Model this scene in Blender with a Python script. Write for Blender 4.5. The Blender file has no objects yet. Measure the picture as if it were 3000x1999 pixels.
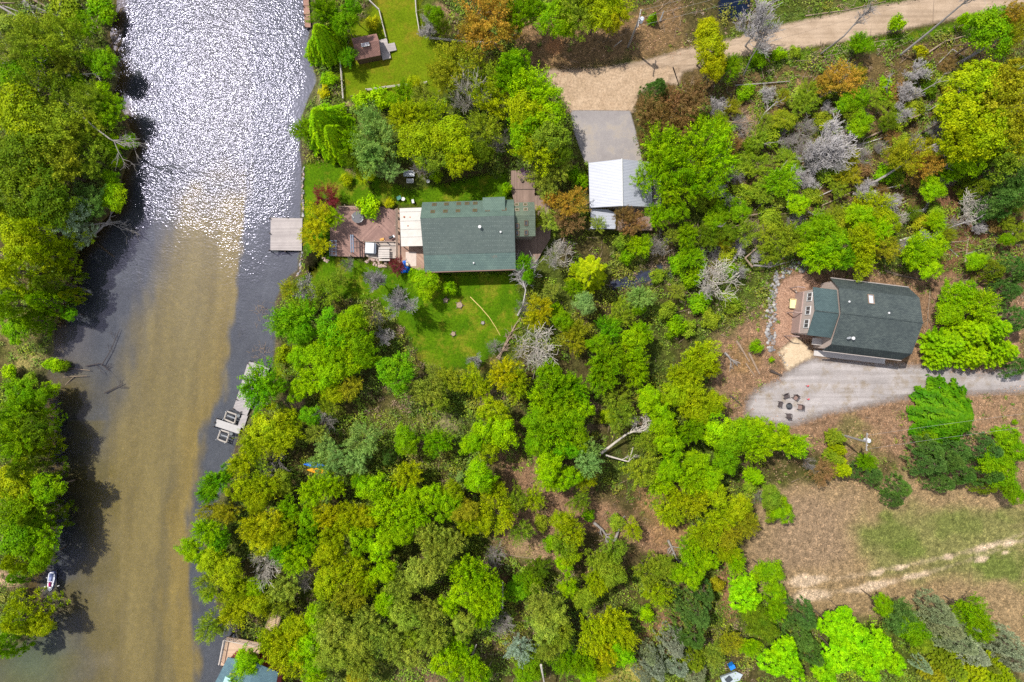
import bpy, math, random
import numpy as np
from mathutils import Vector, Matrix
sc = bpy.context.scene
R_ = math.radians
# ------------------------------------------------------------------ camera, sky, sun, exposure
CAM_H = 100.0                      # drone height over the water (m)
cam_d = bpy.data.cameras.new('camera'); cam_d.lens = 24; cam_d.sensor_width = 36; cam_d.clip_end = 3000
cam = bpy.data.objects.new('camera', cam_d); sc.collection.objects.link(cam)
cam.location = (0, 0, CAM_H); sc.camera = cam
SUN_DIR = Vector((-0.44, 0.36, 1.0)).normalized()     # towards the sun
EL = math.asin(SUN_DIR.z); AZ = math.atan2(SUN_DIR.x, SUN_DIR.y)
w = bpy.data.worlds.new('World'); sc.world = w; w.use_nodes = True
nt = w.node_tree; nt.nodes.clear()
wo = nt.nodes.new('ShaderNodeOutputWorld'); bg = nt.nodes.new('ShaderNodeBackground')
sk = nt.nodes.new('ShaderNodeTexSky'); sk.sky_type = 'NISHITA'; sk.sun_disc = False
sk.sun_elevation = EL; sk.sun_rotation = AZ
tc = nt.nodes.new('ShaderNodeTexCoord'); no = nt.nodes.new('ShaderNodeTexNoise'); no.inputs['Scale'].default_value = 2.2
no.inputs['Detail'].default_value = 5; rp = nt.nodes.new('ShaderNodeValToRGB')
rp.color_ramp.elements[0].position = 0.44; rp.color_ramp.elements[1].position = 0.60
mx = nt.nodes.new('ShaderNodeMixRGB'); mx.inputs[2].default_value = (9.5, 9.6, 10.5, 1)
nt.links.new(tc.outputs['Generated'], no.inputs['Vector']); nt.links.new(no.outputs['Fac'], rp.inputs['Fac'])
nt.links.new(rp.outputs['Color'], mx.inputs['Fac']); nt.links.new(sk.outputs[0], mx.inputs[1])
nt.links.new(mx.outputs[0], bg.inputs['Color']); bg.inputs['Strength'].default_value = 0.105
nt.links.new(bg.outputs[0], wo.inputs['Surface'])
sd_ = bpy.data.lights.new('sun', 'SUN'); sd_.energy = 4.6; sd_.angle = R_(0.53); sd_.color = (1, 0.95, 0.87)
sun = bpy.data.objects.new('sun', sd_); sc.collection.objects.link(sun)
sun.rotation_euler = SUN_DIR.to_track_quat('Z', 'Y').to_euler(); sun.location = SUN_DIR * 150
sc.view_settings.view_transform = 'Standard'; sc.view_settings.look = 'None'; sc.view_settings.gamma = 1
sc.view_settings.exposure = 0.47
sc.cycles.max_bounces = 6; sc.cycles.diffuse_bounces = 3; sc.cycles.glossy_bounces = 2
sc.cycles.transparent_max_bounces = 8; sc.cycles.caustics_reflective = False; sc.cycles.caustics_refractive = False
sc.cycles.sample_clamp_indirect = 4; sc.cycles.use_denoising = False

# ------------------------------------------------------------------ helpers
rnd = random.Random(7); NR = np.random.RandomState(11)
GZ = 0.6                                                # level of the land
def P(x, y, h=GZ):                                      # point of the 3000x1999 survey grid at height h
    s = (CAM_H - h) / 2000.0
    return Vector(((x - 1500) * s, (999.5 - y) * s, h))
def T(tile, zx, zy, h=GZ):                              # same, from a survey tile (3 columns x 3 rows)
    c, r = (tile - 1) % 3, (tile - 1) // 3
    return P(c * 1000 + zx / 2.351, (0, 667, 1332)[r] + zy / 2.351, h)
def npx(tile, zx, zy):
    c, r = (tile - 1) % 3, (tile - 1) // 3
    return (c * 1000 + zx / 2.351, (0, 667, 1332)[r] + zy / 2.351)
def lin(r, g, b, k=1.0):
    f = lambda v: ((v / 255) / 12.92 if v <= 10 else (((v / 255) + 0.055) / 1.055) ** 2.4) * k
    return (f(r), f(g), f(b))
LINK = sc.collection.objects.link
def tag(o, label=None, cat=None, group=None, kind=None):
    if label: o['label'] = label
    if cat: o['category'] = cat
    if group: o['group'] = group
    if kind: o['kind'] = kind
    return o
def thing(name, label, cat, loc=(0, 0, 0), rz=0, group=None):
    o = bpy.data.objects.new(name, None); LINK(o); o.empty_display_size = 0.3
    o.location = loc; o.rotation_euler = (0, 0, rz)
    return tag(o, label, cat, group)
class MB:
    def __init__(s): s.v = []; s.f = []
    def add(s, vs, fs):
        n = len(s.v); s.v += [tuple(v) for v in vs]; s.f += [tuple(i + n for i in f) for f in fs]; return s
    def box(s, c, d, rz=0, M=None):
        x, y, z = d[0] / 2, d[1] / 2, d[2] / 2
        ca, sa = math.cos(rz), math.sin(rz); out = []
        for k in ((-x, -y, -z), (x, -y, -z), (x, y, -z), (-x, y, -z), (-x, -y, z), (x, -y, z), (x, y, z), (-x, y, z)):
            p = Vector((k[0] * ca - k[1] * sa + c[0], k[0] * sa + k[1] * ca + c[1], k[2] + c[2]))
            out.append(M @ p if M else p)
        return s.add(out, [(3, 2, 1, 0), (4, 5, 6, 7), (0, 1, 5, 4), (1, 2, 6, 5), (2, 3, 7, 6), (3, 0, 4, 7)])
    def tube(s, a, b, r0, r1=None, n=6, cap=True):
        a, b = Vector(a), Vector(b); r1 = r0 if r1 is None else r1
        d = (b - a);
        if d.length < 1e-5: return s
        q = d.to_track_quat('Z', 'Y'); vs = []
        for p, r in ((a, r0), (b, r1)):
            for i in range(n):
                t = 2 * math.pi * i / n; vs.append(p + q @ Vector((r * math.cos(t), r * math.sin(t), 0)))
        fs = [(i, (i + 1) % n, n + (i + 1) % n, n + i) for i in range(n)]
        if cap: fs += [tuple(range(n - 1, -1, -1)), tuple(range(n, 2 * n))]
        return s.add(vs, fs)
    def path(s, pts, rs, n=6):
        for i in range(len(pts) - 1): s.tube(pts[i], pts[i + 1], rs[i], rs[i + 1], n)
        return s
    def slab(s, pts, th, down=Vector((0, 0, -1))):      # polygon (counter-clockwise from above) thickened downwards
        n = len(pts); pts = [Vector(p) for p in pts]
        vs = pts + [p + down * th for p in pts]
        return s.add(vs, [tuple(range(n)), tuple(range(2 * n - 1, n - 1, -1))] + [((i + 1) % n, i, n + i, n + (i + 1) % n) for i in range(n)])
    def loft(s, A, B):                                  # two closed profiles with end caps
        n = len(A)
        return s.add(list(A) + list(B), [tuple(range(n - 1, -1, -1)), tuple(range(n, 2 * n))] + [(i, (i + 1) % n, n + (i + 1) % n, n + i) for i in range(n)])
    def disc(s, c, r, h, n=16, r2=None):
        return s.tube(c, Vector(c) + Vector((0, 0, h)), r, r if r2 is None else r2, n)
    def build(s, name, m, parent=None, smooth=False, loc=None):
        me = bpy.data.meshes.new(name); me.from_pydata(s.v, [], s.f); me.validate(); me.update()
        import bmesh
        bm = bmesh.new(); bm.from_mesh(me); bmesh.ops.recalc_face_normals(bm, faces=bm.faces); bm.to_mesh(me); bm.free()
        if smooth: me.polygons.foreach_set('use_smooth', [True] * len(me.polygons))
        me.materials.append(m)
        o = bpy.data.objects.new(name, me); LINK(o)
        if parent is not None:
            o.parent = parent
            if loc is None:                             # geometry given in world space: bring it into the parent's frame
                mi = (Matrix.Translation(parent.location) @ Matrix.Rotation(parent.rotation_euler.z, 4, 'Z')).inverted() if parent.type == 'EMPTY' else None
                if mi is None and parent.parent is not None:
                    q = parent.parent; mi = (Matrix.Translation(q.location) @ Matrix.Rotation(q.rotation_euler.z, 4, 'Z')).inverted()
                if mi is not None: me.transform(mi)
            else: o.location = loc
        return o
def dup(o, parent=None):
    c = o.copy(); LINK(c); c.parent = parent
    for ch in list(o.children): dup(ch, c)
    return c

# ------------------------------------------------------------------ materials
def mat(name):
    m = bpy.data.materials.new(name); m.use_nodes = True
    return m, m.node_tree, m.node_tree.nodes['Principled BSDF']
def nd(nt, t, **kw):
    n = nt.nodes.new('ShaderNode' + t)
    for k, v in kw.items():
        if k in n.inputs: n.inputs[k].default_value = v
        else: setattr(n, k, v)
    return n
def ramp(nt, src, stops):
    r = nt.nodes.new('ShaderNodeValToRGB'); e = r.color_ramp.elements
    while len(e) < len(stops): e.new(0.5)
    for i, (p, c) in enumerate(stops):
        e[i].position = p; e[i].color = (*c, 1) if len(c) == 3 else c
    nt.links.new(src, r.inputs['Fac']); return r.outputs['Color']
def coords(nt, kind='Object', scale=(1, 1, 1), rot=0):
    t = nt.nodes.new('ShaderNodeTexCoord'); mp = nt.nodes.new('ShaderNodeMapping')
    mp.inputs['Scale'].default_value = scale; mp.inputs['Rotation'].default_value = (0, 0, rot)
    nt.links.new(t.outputs[kind], mp.inputs['Vector']); return mp.outputs['Vector']
def noise(nt, vec, scale, detail=4, rough=0.55):
    n = nd(nt, 'TexNoise', Scale=scale, Detail=detail, Roughness=rough); nt.links.new(vec, n.inputs['Vector']); return n.outputs['Fac']
def mixc(nt, fac, a, b, mode='MIX'):
    m = nt.nodes.new('ShaderNodeMixRGB'); m.blend_type = mode
    for i, v in ((0, fac), (1, a), (2, b)):
        if isinstance(v, (int, float)): m.inputs[i].default_value = v
        elif isinstance(v, tuple): m.inputs[i].default_value = (*v, 1) if len(v) == 3 else v
        else: nt.links.new(v, m.inputs[i])
    return m.outputs[0]
def mth(nt, op, a, b=None, clamp=False):
    m = nt.nodes.new('ShaderNodeMath'); m.operation = op; m.use_clamp = clamp
    for i, v in ((0, a), (1, b)):
        if v is None: continue
        if isinstance(v, (int, float)): m.inputs[i].default_value = v
        else: nt.links.new(v, m.inputs[i])
    return m.outputs[0]
def bump(nt, bs, h, strength=0.5, dist=0.05):
    b = nd(nt, 'Bump', Strength=strength, Distance=dist); nt.links.new(h, b.inputs['Height']); nt.links.new(b.outputs[0], bs.inputs['Normal'])
def var_mat(name, c, c2=None, scale=1.5, rough=0.8, detail=6, spec=0.3, bmp=0.3, contrast=0.35, fine=0):
    m, nt, bs = mat(name); v = coords(nt); c2 = c2 or tuple(x * (1 - contrast) for x in c)
    n = noise(nt, v, scale, detail, 0.65)
    col = ramp(nt, n, [(0.3, c2), (0.7, c)])
    if fine:
        f = noise(nt, v, fine, 3, 0.7); col = mixc(nt, 0.55, col, ramp(nt, f, [(0.3, (0.35,) * 3), (0.7, (1.0,) * 3)]), 'MULTIPLY')
    nt.links.new(col, bs.inputs['Base Color']); bs.inputs['Roughness'].default_value = rough
    bs.inputs['Specular IOR Level'].default_value = spec
    if bmp: bump(nt, bs, n, bmp, 0.03)
    return m
def boards(name, c, c2, width=0.14, rot=0, gap=0.25, kind='Object', herring=False, stain=0.5):
    m, nt, bs = mat(name)
    v = coords(nt, kind, (1, 1, 1), rot)
    if herring:                                         # two diagonal board directions meeting along seams
        s = nt.nodes.new('ShaderNodeSeparateXYZ'); nt.links.new(v, s.inputs[0])
        tri = mth(nt, 'ABSOLUTE', mth(nt, 'SUBTRACT', mth(nt, 'MODULO', mth(nt, 'ADD', s.outputs[0], 400.0), 5.0), 2.5))
        lane = mth(nt, 'DIVIDE', mth(nt, 'ADD', tri, s.outputs[1]), width * 1.41)
    else:
        s = nt.nodes.new('ShaderNodeSeparateXYZ'); nt.links.new(v, s.inputs[0]); lane = mth(nt, 'DIVIDE', s.outputs[1], width)
    fr = mth(nt, 'FRACT', lane); fl = mth(nt, 'FLOOR', lane)
    wn = nt.nodes.new('ShaderNodeTexWhiteNoise'); wn.noise_dimensions = '1D'; nt.links.new(fl, wn.inputs['W'])
    col = mixc(nt, wn.outputs['Value'], c, c2)
    line = mth(nt, 'LESS_THAN', fr, 0.12)
    col = mixc(nt, mth(nt, 'MULTIPLY', line, gap), col, (0.02, 0.015, 0.01))
    n = noise(nt, coords(nt, kind), 0.9, 6, 0.7)
    col = mixc(nt, stain, col, ramp(nt, n, [(0.3, (0.45, 0.42, 0.4)), (0.65, (1.1, 1.08, 1.05))]), 'MULTIPLY')
    nt.links.new(col, bs.inputs['Base Color']); bs.inputs['Roughness'].default_value = 0.85
    return m
def shingles(name, c, c2, rot=0, dots=0.0, sx=0.33, sy=0.2, stain=None, patch=(0.35, 0.7)):
    m, nt, bs = mat(name); v = coords(nt, 'Object', (1, 1, 1), rot)
    br = nd(nt, 'TexBrick', Scale=1.0); br.inputs['Brick Width'].default_value = sx; br.inputs['Row Height'].default_value = sy
    br.inputs['Mortar Size'].default_value = 0.02; br.inputs['Color1'].default_value = (*c, 1)
    br.inputs['Color2'].default_value = (*c2, 1); br.inputs['Mortar'].default_value = (*[x * (0.93 if dots > 0 else 0.6) for x in c2], 1)
    nt.links.new(v, br.inputs['Vector'])
    n = noise(nt, v, 0.5, 6, 0.7)
    col = mixc(nt, 0.6, br.outputs['Color'], ramp(nt, n, [(patch[0], (0.62, 0.64, 0.68)), (patch[1], (1.12, 1.1, 1.06))]), 'MULTIPLY')
    g = noise(nt, v, 14, 2, 0.7); col = mixc(nt, 0.5, col, ramp(nt, g, [(0.3, (0.6,) * 3), (0.7, (1.2,) * 3)]), 'MULTIPLY')
    if dots > 0:                                        # light worn spots between the tabs
        ck = nd(nt, 'TexVoronoi', Scale=3.3); ck.inputs['Randomness'].default_value = 0.2; nt.links.new(v, ck.inputs['Vector'])
        col = mixc(nt, ramp(nt, ck.outputs['Distance'], [(0.13, (dots,) * 3), (0.2, (0, 0, 0))]), col, tuple(min(0.6, x * 2.0 + 0.06) for x in c))
    if stain:
        s2 = noise(nt, v, 1.1, 5, 0.75); col = mixc(nt, ramp(nt, s2, [(0.63, (0, 0, 0)), (0.7, (0.7,) * 3)]), col, stain)
    nt.links.new(col, bs.inputs['Base Color']); bs.inputs['Roughness'].default_value = 0.9; bs.inputs['Specular IOR Level'].default_value = 0.2
    return m
def plain(name, c, rough=0.6, metal=0.0):
    m = var_mat(name, c, scale=2.5, rough=rough, bmp=0, contrast=0.18)
    m.node_tree.nodes["Principled BSDF"].inputs["Metallic"].default_value = metal
    return m
# ------------------------------------------------------------------ terrain
def sdist(X, Y, poly):                                  # + inside, - outside
    pts = np.array([(p[0], p[1]) for p in poly]); Q = np.roll(pts, -1, 0)
    x = X.ravel(); y = Y.ravel(); d = np.full(x.shape, 1e9); ins = np.zeros(x.shape, bool)
    for (ax, ay), (bx, by) in zip(pts, Q):
        dx, dy = bx - ax, by - ay; L = dx * dx + dy * dy + 1e-9
        t = np.clip(((x - ax) * dx + (y - ay) * dy) / L, 0, 1)
        d = np.minimum(d, (x - ax - t * dx) ** 2 + (y - ay - t * dy) ** 2)
        c = (ay > y) != (by > y)
        ins ^= c & (x < (bx - ax) * (y - ay) / ((by - ay) if abs(by - ay) > 1e-9 else 1e-9) + ax)
    d = np.sqrt(d); return np.where(ins, d, -d).reshape(X.shape)
def W(pts, h=GZ): return [P(x, y, h) for x, y in pts]
RIVER = W([(250, -3000), (330, -300), (335, 0), (336, 51), (318, 98), (330, 157), (350, 205), (330, 272), (352, 323), (378, 383), (388, 430),
           (366, 468), (352, 530), (345, 600), (300, 640), (262, 700), (225, 740), (212, 800), (190, 850), (168, 925), (155, 965), (153, 1020), (140, 1080), (126, 1109),
           (140, 1140), (128, 1190), (132, 1260), (140, 1334), (150, 1400), (140, 1480), (125, 1560), (118, 1630), (87, 1702), (84, 1740), (100, 1770),
           (105, 1830), (70, 1875), (0, 1915), (-300, 1960), (-2500, 2050), (-2500, 5000), (640, 5000), (700, 2300), (735, 2000), (745, 1935), (755, 1895),
           (700, 1870), (688, 1838), (672, 1815), (640, 1780), (625, 1700), (600, 1600), (615, 1520), (655, 1440), (682, 1353), (700, 1280), (731, 1207), (783, 1182), (792, 1120),
           (800, 1075), (808, 1028), (812, 960), (808, 888), (824, 854), (851, 811), (876, 795), (885, 710), (886, 608), (888, 489), (884, 425), (885, 345),
           (904, 298), (930, 238), (912, 170), (905, 123), (917, 72), (914, 0), (905, -300), (900, -3000)], 0)
def ground_h(X, Y, d=None):
    d = sdist(X, Y, RIVER) if d is None else d          # + in the water
    land = 0.12 + (GZ - 0.12) * np.clip(-d / 1.3, 0, 1) ** 0.7
    wet = 0.12 - 1.45 * (1 - np.exp(-np.clip(d, 0, 60) / 2.6))
    return np.where(d > 0, wet, land)
def gh(x, y): return float(ground_h(np.array([x]), np.array([y]))[0])
def axis(a, b, st):
    core = np.arange(a, b + 1e-6, st); g = [st]
    while sum(g) < 750: g.append(g[-1] * 1.5)
    ext = np.cumsum(g); return np.concatenate([(a - ext)[::-1], core, b + ext])
def vnoise(X, Y, s, seed):                              # smooth value noise on the world plane
    r = np.random.RandomState(seed); G = r.rand(257, 257)
    u, v = X / s + 1000.3, Y / s + 1000.7; iu, iv = np.floor(u).astype(int), np.floor(v).astype(int); fu, fv = u - iu, v - iv
    fu = fu * fu * (3 - 2 * fu); fv = fv * fv * (3 - 2 * fv)
    g = lambda a, b: G[a % 257, b % 257]
    return (g(iu, iv) * (1 - fu) * (1 - fv) + g(iu + 1, iv) * fu * (1 - fv) + g(iu, iv + 1) * (1 - fu) * fv + g(iu + 1, iv + 1) * fu * fv)
def fbm(X, Y, s, seed): return (vnoise(X, Y, s, seed) + .5 * vnoise(X, Y, s / 2.1, seed + 1) + .25 * vnoise(X, Y, s / 4.3, seed + 2)) / 1.75
def smooth(a, b, x): t = np.clip((x - a) / (b - a), 0, 1); return t * t * (3 - 2 * t)
def grid_mesh(name, X, Y, Z, keep=None, attrs=None, cols=None):
    ny, nx = X.shape; idx = np.arange(nx * ny).reshape(ny, nx)
    q = np.stack([idx[:-1, :-1], idx[:-1, 1:], idx[1:, 1:], idx[1:, :-1]], -1).reshape(-1, 4)
    if keep is not None: q = q[keep.reshape(-1)[q].any(1)]
    used = np.unique(q); remap = np.full(nx * ny, -1); remap[used] = np.arange(len(used)); q = remap[q]
    V = np.stack([X.ravel(), Y.ravel(), Z.ravel()], -1)[used]
    me = bpy.data.meshes.new(name); me.vertices.add(len(V)); me.vertices.foreach_set('co', V.astype(np.float32).ravel())
    me.loops.add(q.size); me.loops.foreach_set('vertex_index', q.astype(np.int32).ravel())
    me.polygons.add(len(q)); me.polygons.foreach_set('loop_start', np.arange(0, q.size, 4, dtype=np.int32))
    me.polygons.foreach_set('use_smooth', np.ones(len(q), bool)); me.update()
    for k, a in (attrs or {}).items():
        at = me.attributes.new(k, 'FLOAT', 'POINT'); at.data.foreach_set('value', a.ravel()[used].astype(np.float32))
    for k, a in (cols or {}).items():
        at = me.attributes.new(k, 'FLOAT_COLOR', 'POINT')
        c = np.concatenate([a.reshape(-1, 3)[used], np.ones((len(used), 1))], 1); at.data.foreach_set('color', c.astype(np.float32).ravel())
    o = bpy.data.objects.new(name, me); LINK(o); return o
xs, ys = axis(-78, 78, 0.4), axis(-54, 54, 0.4)
GX, GY = np.meshgrid(xs, ys); GD = sdist(GX, GY, RIVER); GH = ground_h(GX, GY, GD)
GH = GH + np.where(GD > 0, (fbm(GX, GY, 3.5, 5) - .5) * .25, 0)
# real colours of the soil, leaf litter and dry grass, region by region
C_ = lambda *a: np.array(a)
col = np.ones(GX.shape + (3,)) * C_(0.085, 0.075, 0.03)
n1 = fbm(GX, GY, 6, 21); n2 = fbm(GX, GY, 2.2, 31); n3 = fbm(GX, GY, 14, 41)
col = col * (1 - (smooth(.42, .62, n1))[..., None]) + C_(0.075, 0.105, 0.018) * smooth(.42, .62, n1)[..., None]
def zone(pts, c, soft=2.0, wob=3.0, amt=1.0, seed=51):
    global col
    d = sdist(GX, GY, W(pts)) + (fbm(GX, GY, 3.0, seed) - .5) * wob
    f = (smooth(-soft / 2, soft / 2, d) * amt)[..., None]; col = col * (1 - f) + C_(*c) * f
def blob(x, y, r, c, amt=.8, ry=None, rot=0, seed=61):
    global col
    p = P(x, y); dx, dy = GX - p.x, GY - p.y; ry = ry or r; ca, sa = math.cos(rot), math.sin(rot)
    d = np.sqrt(((dx * ca + dy * sa) / (r / 20)) ** 2 + ((-dx * sa + dy * ca) / (ry / 20)) ** 2) + (fbm(GX, GY, 1.8, seed) - .5) * 1.1
    f = (smooth(1.15, .55, d) * amt)[..., None]; col = col * (1 - f) + C_(*c) * f
LIT, TAN, GRN, SND, PNK = (0.26, 0.17, 0.108), (0.29, 0.215, 0.12), (0.12, 0.17, 0.035), (0.47, 0.35, 0.235), (0.28, 0.205, 0.14)
zone([(1520, 60), (1900, 0), (2010, 0), (2010, 150), (1700, 215), (1560, 215), (1500, 150)], (0.20, 0.135, 0.07), 3, 4)
zone([(1930, 240), (2600, 130), (3000, 60), (3000, 700), (2500, 640), (2000, 520), (1960, 300)], (0.15, 0.105, 0.05), 4, 7, .85)
zone([(2200, 60), (2560, -20), (2900, -60), (2860, 30), (2500, 100), (2280, 160)], GRN, 2, 3, .8)
zone([(2080, 980), (2230, 920), (2300, 790), (2400, 770), (2720, 800), (2900, 780), (3010, 900), (3010, 1320), (2750, 1350), (2400, 1340), (2190, 1280), (2120, 1240), (2100, 1100)], LIT, 3, 4)
zone([(2700, 560), (3010, 560), (3010, 780), (2800, 800), (2660, 760)], (0.19, 0.105, 0.06), 3, 4)
zone([(2740, 1150), (3010, 1150), (3010, 1420), (2700, 1400)], (0.30, 0.2, 0.125), 3, 4)
zone([(2170, 1640), (2230, 1440), (2350, 1400), (2600, 1390), (3010, 1440), (3010, 2010), (2960, 1880), (2700, 1790), (2450, 1800), (2300, 1780), (2180, 1720)], TAN, 3, 4)
zone([(2200, 1600), (2330, 1440), (2500, 1450), (2480, 1650), (2300, 1690)], PNK, 6, 4, .8)
zone([(2490, 1540), (2600, 1500), (2830, 1500), (3010, 1530), (3010, 1700), (2700, 1690), (2560, 1690)], (0.17, 0.2, 0.06), 4, 5, .75)
for a in [(2610, 1560, 80, GRN, .6, 50), (2670, 1610, 45, GRN, .7, 30), (2930, 1655, 90, GRN, .8, 50), (2800, 1540, 80, GRN, .5, 45), (2590, 1510, 30, GRN, .7, 20), (2960, 1510, 50, GRN, .5, 30), (2280, 1800, 60, (0.3, .16, .08), .6, 30),
          (2480, 1265, 50, (.17, .16, .06), .8, 50), (2540, 1330, 60, (.2, .17, .07), .7, 70)]: blob(a[0], a[1], a[2], a[3], a[4], a[5])
for a in [(2380, 1700, 55, 15, .12), (2370, 1745, 60, 16, .1), (2570, 1715, 75, 9, .2), (2680, 1688, 34, 8, .2), (2900, 1600, 45, 9, .3), (2960, 1590, 25, 8, .1), (2570, 1677, 20, 7, .2), (2640, 1662, 22, 5, .2), (2778, 1632, 12, 8, 0), (2880, 1638, 18, 6, 0.2), (2945, 1621, 12, 5, 0)]:
    blob(a[0], a[1], a[2] * 1.15, (0.62, 0.5, 0.38), .9, a[3] * 1.25, a[4])
zone([(1440, 1330), (1560, 1340), (1700, 1420), (1850, 1510), (1990, 1540), (2010, 1640), (1960, 1660), (1830, 1590), (1700, 1560), (1640, 1680), (1560, 1640), (1420, 1600), (1440, 1560), (1500, 1500)], (0.25, 0.16, 0.1), 2.5, 4)
zone([(1500, 1560), (1600, 1560), (1620, 1640), (1560, 1660), (1490, 1620)], (0.36, 0.26, 0.16), 3, 2, .8)
zone([(1880, 1400), (2030, 1430), (2060, 1620), (1960, 1620), (1880, 1520)], (0.33, 0.21, 0.10), 3, 4, .8)
for a in [(1430, 1170, 60, PNK, .9, 40), (1300, 1240, 60, (.28, .26, .14), .8, 30), (1380, 1050, 70, (.25, .19, .06), .8, 40), (1190, 1230, 90, (.14, .16, .04), .7, 60), (2060, 1580, 50, (.26, .16, .1), .8, 60), (850, 1180, 45, PNK, .9, 22),
          (1860, 1850, 60, (.2, .13, .07), .8, 100), (1950, 1860, 60, (.28, .17, .1), .9, 80), (1830, 1980, 80, (.36, .34, .08), .9, 35), (1450, 1700, 60, (.2, .12, .07), .7, 80), (1250, 1990, 90, (.2, .14, .09), .8, 40), (1640, 1130, 40, PNK, .8, 30), (1700, 1250, 60, PNK, .8, 30),
          (2140, 1740, 40, (.3, .17, .1), .9, 90), (1850, 1240, 60, PNK, .8, 25), (1720, 1190, 60, PNK, .8, 20), (720, 1830, 55, PNK, .8, 40), (2180, 1050, 50, (.26, .17, .08), .8, 60),
          (2800, 230, 35, (.36, .28, .2), .8, 55), (2330, 560, 40, (.25, .2, .13), .8, 30), (2190, 370, 45, (.36, .24, .15), .8, 55), (2380, 170, 70, (.38, .28, .18), .8, 20), (2470, 200, 40, (.36, .29, .22), .8, 25), (2320, 240, 40, (.33, .22, .12), .8, 14), (1625, 130, 28, (.42, .21, .1), .8, 30),
          (1020, 525, 30, (.5, .37, .24), .9, 28), (1015, 345, 30, (.38, .31, .17), .8, 45), (955, 290, 25, (.38, .33, .15), .8, 50), (1060, 375, 20, (.35, .28, .15), .8, 25), (15, 1700, 60, (.5, .34, .25), 1, 22), (90, 1060, 70, (.3, .27, .1), .95, 30), (60, 960, 100, (.17, .15, .06), .8, 70), (30, 540, 60, (.1, .13, .03), .6, 60),
          (2950, 15, 70, (.5, .38, .28), .9, 20), (1480, 60, 30, (.22, .15, .08), .8, 60), (1310, 30, 60, (.28, .19, .12), .8, 25), (2360, 670, 60, (.22, .14, .08), .7, 40), (1990, 560, 40, (.22, .14, .08), .6, 40)]: blob(*a[:6])
for Ln in ([(2310, 1752), (2420, 1738), (2520, 1726), (2640, 1700), (2800, 1655), (2960, 1598), (3050, 1560)], [(2310, 1706), (2420, 1702), (2560, 1676), (2660, 1655), (2780, 1630), (2900, 1598), (3010, 1560)]):
    for i in range(len(Ln) - 1):
        (x0, y0), (x1, y1) = Ln[i], Ln[i + 1]; L_ = math.hypot(x1 - x0, y1 - y0); blob((x0 + x1) / 2, (y0 + y1) / 2, L_ * .62, (.5, .4, .29), .36, 6.5, -math.atan2(y1 - y0, x1 - x0))
# river bed: a pale sandy run down the middle, lilac grey of reflected cloud painted at the sides
LE = W([(560, -600), (540, 350), (525, 560), (510, 667), (480, 773), (447, 871), (408, 965), (395, 1050), (370, 1135), (349, 1220), (306, 1305), (290, 1460), (262, 1630), (225, 1757), (213, 1995), (180, 3000)], 0)
RE = W([(740, -600), (722, 350), (715, 560), (708, 667), (680, 837), (676, 922), (663, 1007), (646, 1092), (634, 1177), (595, 1262), (585, 1334), (574, 1417), (549, 1523), (540, 1650), (544, 1778), (574, 1970), (600, 3000)], 0)
fx = lambda Ln: np.interp(-GY, [-p.y for p in Ln], [p.x for p in Ln])
wx = (fbm(GX * 2.2, GY * .5, 2.2, 71) - .5) * 3.2
li, ri = fx(LE), fx(RE); u = (GX + wx - li) / (ri - li); wid = ri - li
band = smooth(-.38, .2, u) * (1 - smooth(.94, 1.06, u))
st = fbm((GX - 0.35 * GY * 0.6 - (GY * -0.12)) * 1.6, GY * .22, 2.0, 81)
bed = C_(.074, .079, .100) * (.75 + .5 * n2)[..., None]
sand = C_(.20, .155, .062)[None, None] * (.78 + .44 * st)[..., None]
warm = smooth(.55, .95, u)[..., None] * (.55 + .45 * smooth(-10, 15, -GY))[..., None]; sand = sand * (1 - warm * .55) + C_(.235, .165, .04) * (.8 + .4 * st)[..., None] * warm * .55
low = smooth(15, 45, -GY)[..., None] * (1 - smooth(.28, .40, np.abs(u - .82)))[..., None] * 0
str2 = (1 - smooth(.04, .1, np.abs(u - (.70 + .1 * (st - .5))))) * smooth(12, 26, -GY)
sand = sand * (1 - .3 * str2)[..., None] + C_(.06, .06, .05) * (.3 * str2)[..., None]
band = band * (1 - .4 * smooth(-18, -42, GY) * smooth(.45, .1, u)) * (.86 + .28 * fbm(GX, GY * .3, 3.3, 301)); band = np.clip(band, 0, 1); band = band * (1 - .9 * smooth(17, 27, GY + (n2 - .5) * 8)); bed = bed * (1 - band[..., None]) + sand * band[..., None]  # sand gives way to painted lilac grey under the sun glare
near = smooth(2.2, .3, GD)[..., None] * (GX < -50)[..., None]; bed = bed * (1 - near) + C_(.13, .085, .03) * near
shal = smooth(6.5, 2.5, GD)[..., None] * ((GX < -50) & (GY < 2) & (GY > -8))[..., None]; bed = bed * (1 - .6 * shal) + C_(.13, .115, .12) * .6 * shal
lit_l = smooth(.45, .7, fbm(GX, GY, 5, 91))[..., None] * (GX < -58)[..., None] * (GY < -12)[..., None]
bed = bed * (1 - .5 * lit_l) + C_(.14, .11, .03) * .5 * lit_l
for (x_, y_, r_b, c_b) in ((60, 1985, 5, (.17, .15, .03)), (75, 1940, 5, (.10, .13, .09)), (190, 1150, 4, (.13, .10, .03)), (230, 1400, 4, (.13, .105, .03))):  # yellow and teal corner blobs: surface reflection painted into the bed colour
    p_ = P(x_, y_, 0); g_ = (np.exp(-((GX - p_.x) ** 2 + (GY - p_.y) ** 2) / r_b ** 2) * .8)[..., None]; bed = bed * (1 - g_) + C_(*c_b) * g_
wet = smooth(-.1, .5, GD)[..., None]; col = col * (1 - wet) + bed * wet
edge = (smooth(-1.6, -.3, GD) * (1 - smooth(0, .4, GD)))[..., None] * .5; col = col * (1 - edge) + C_(.12, .10, .07) * edge
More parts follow.
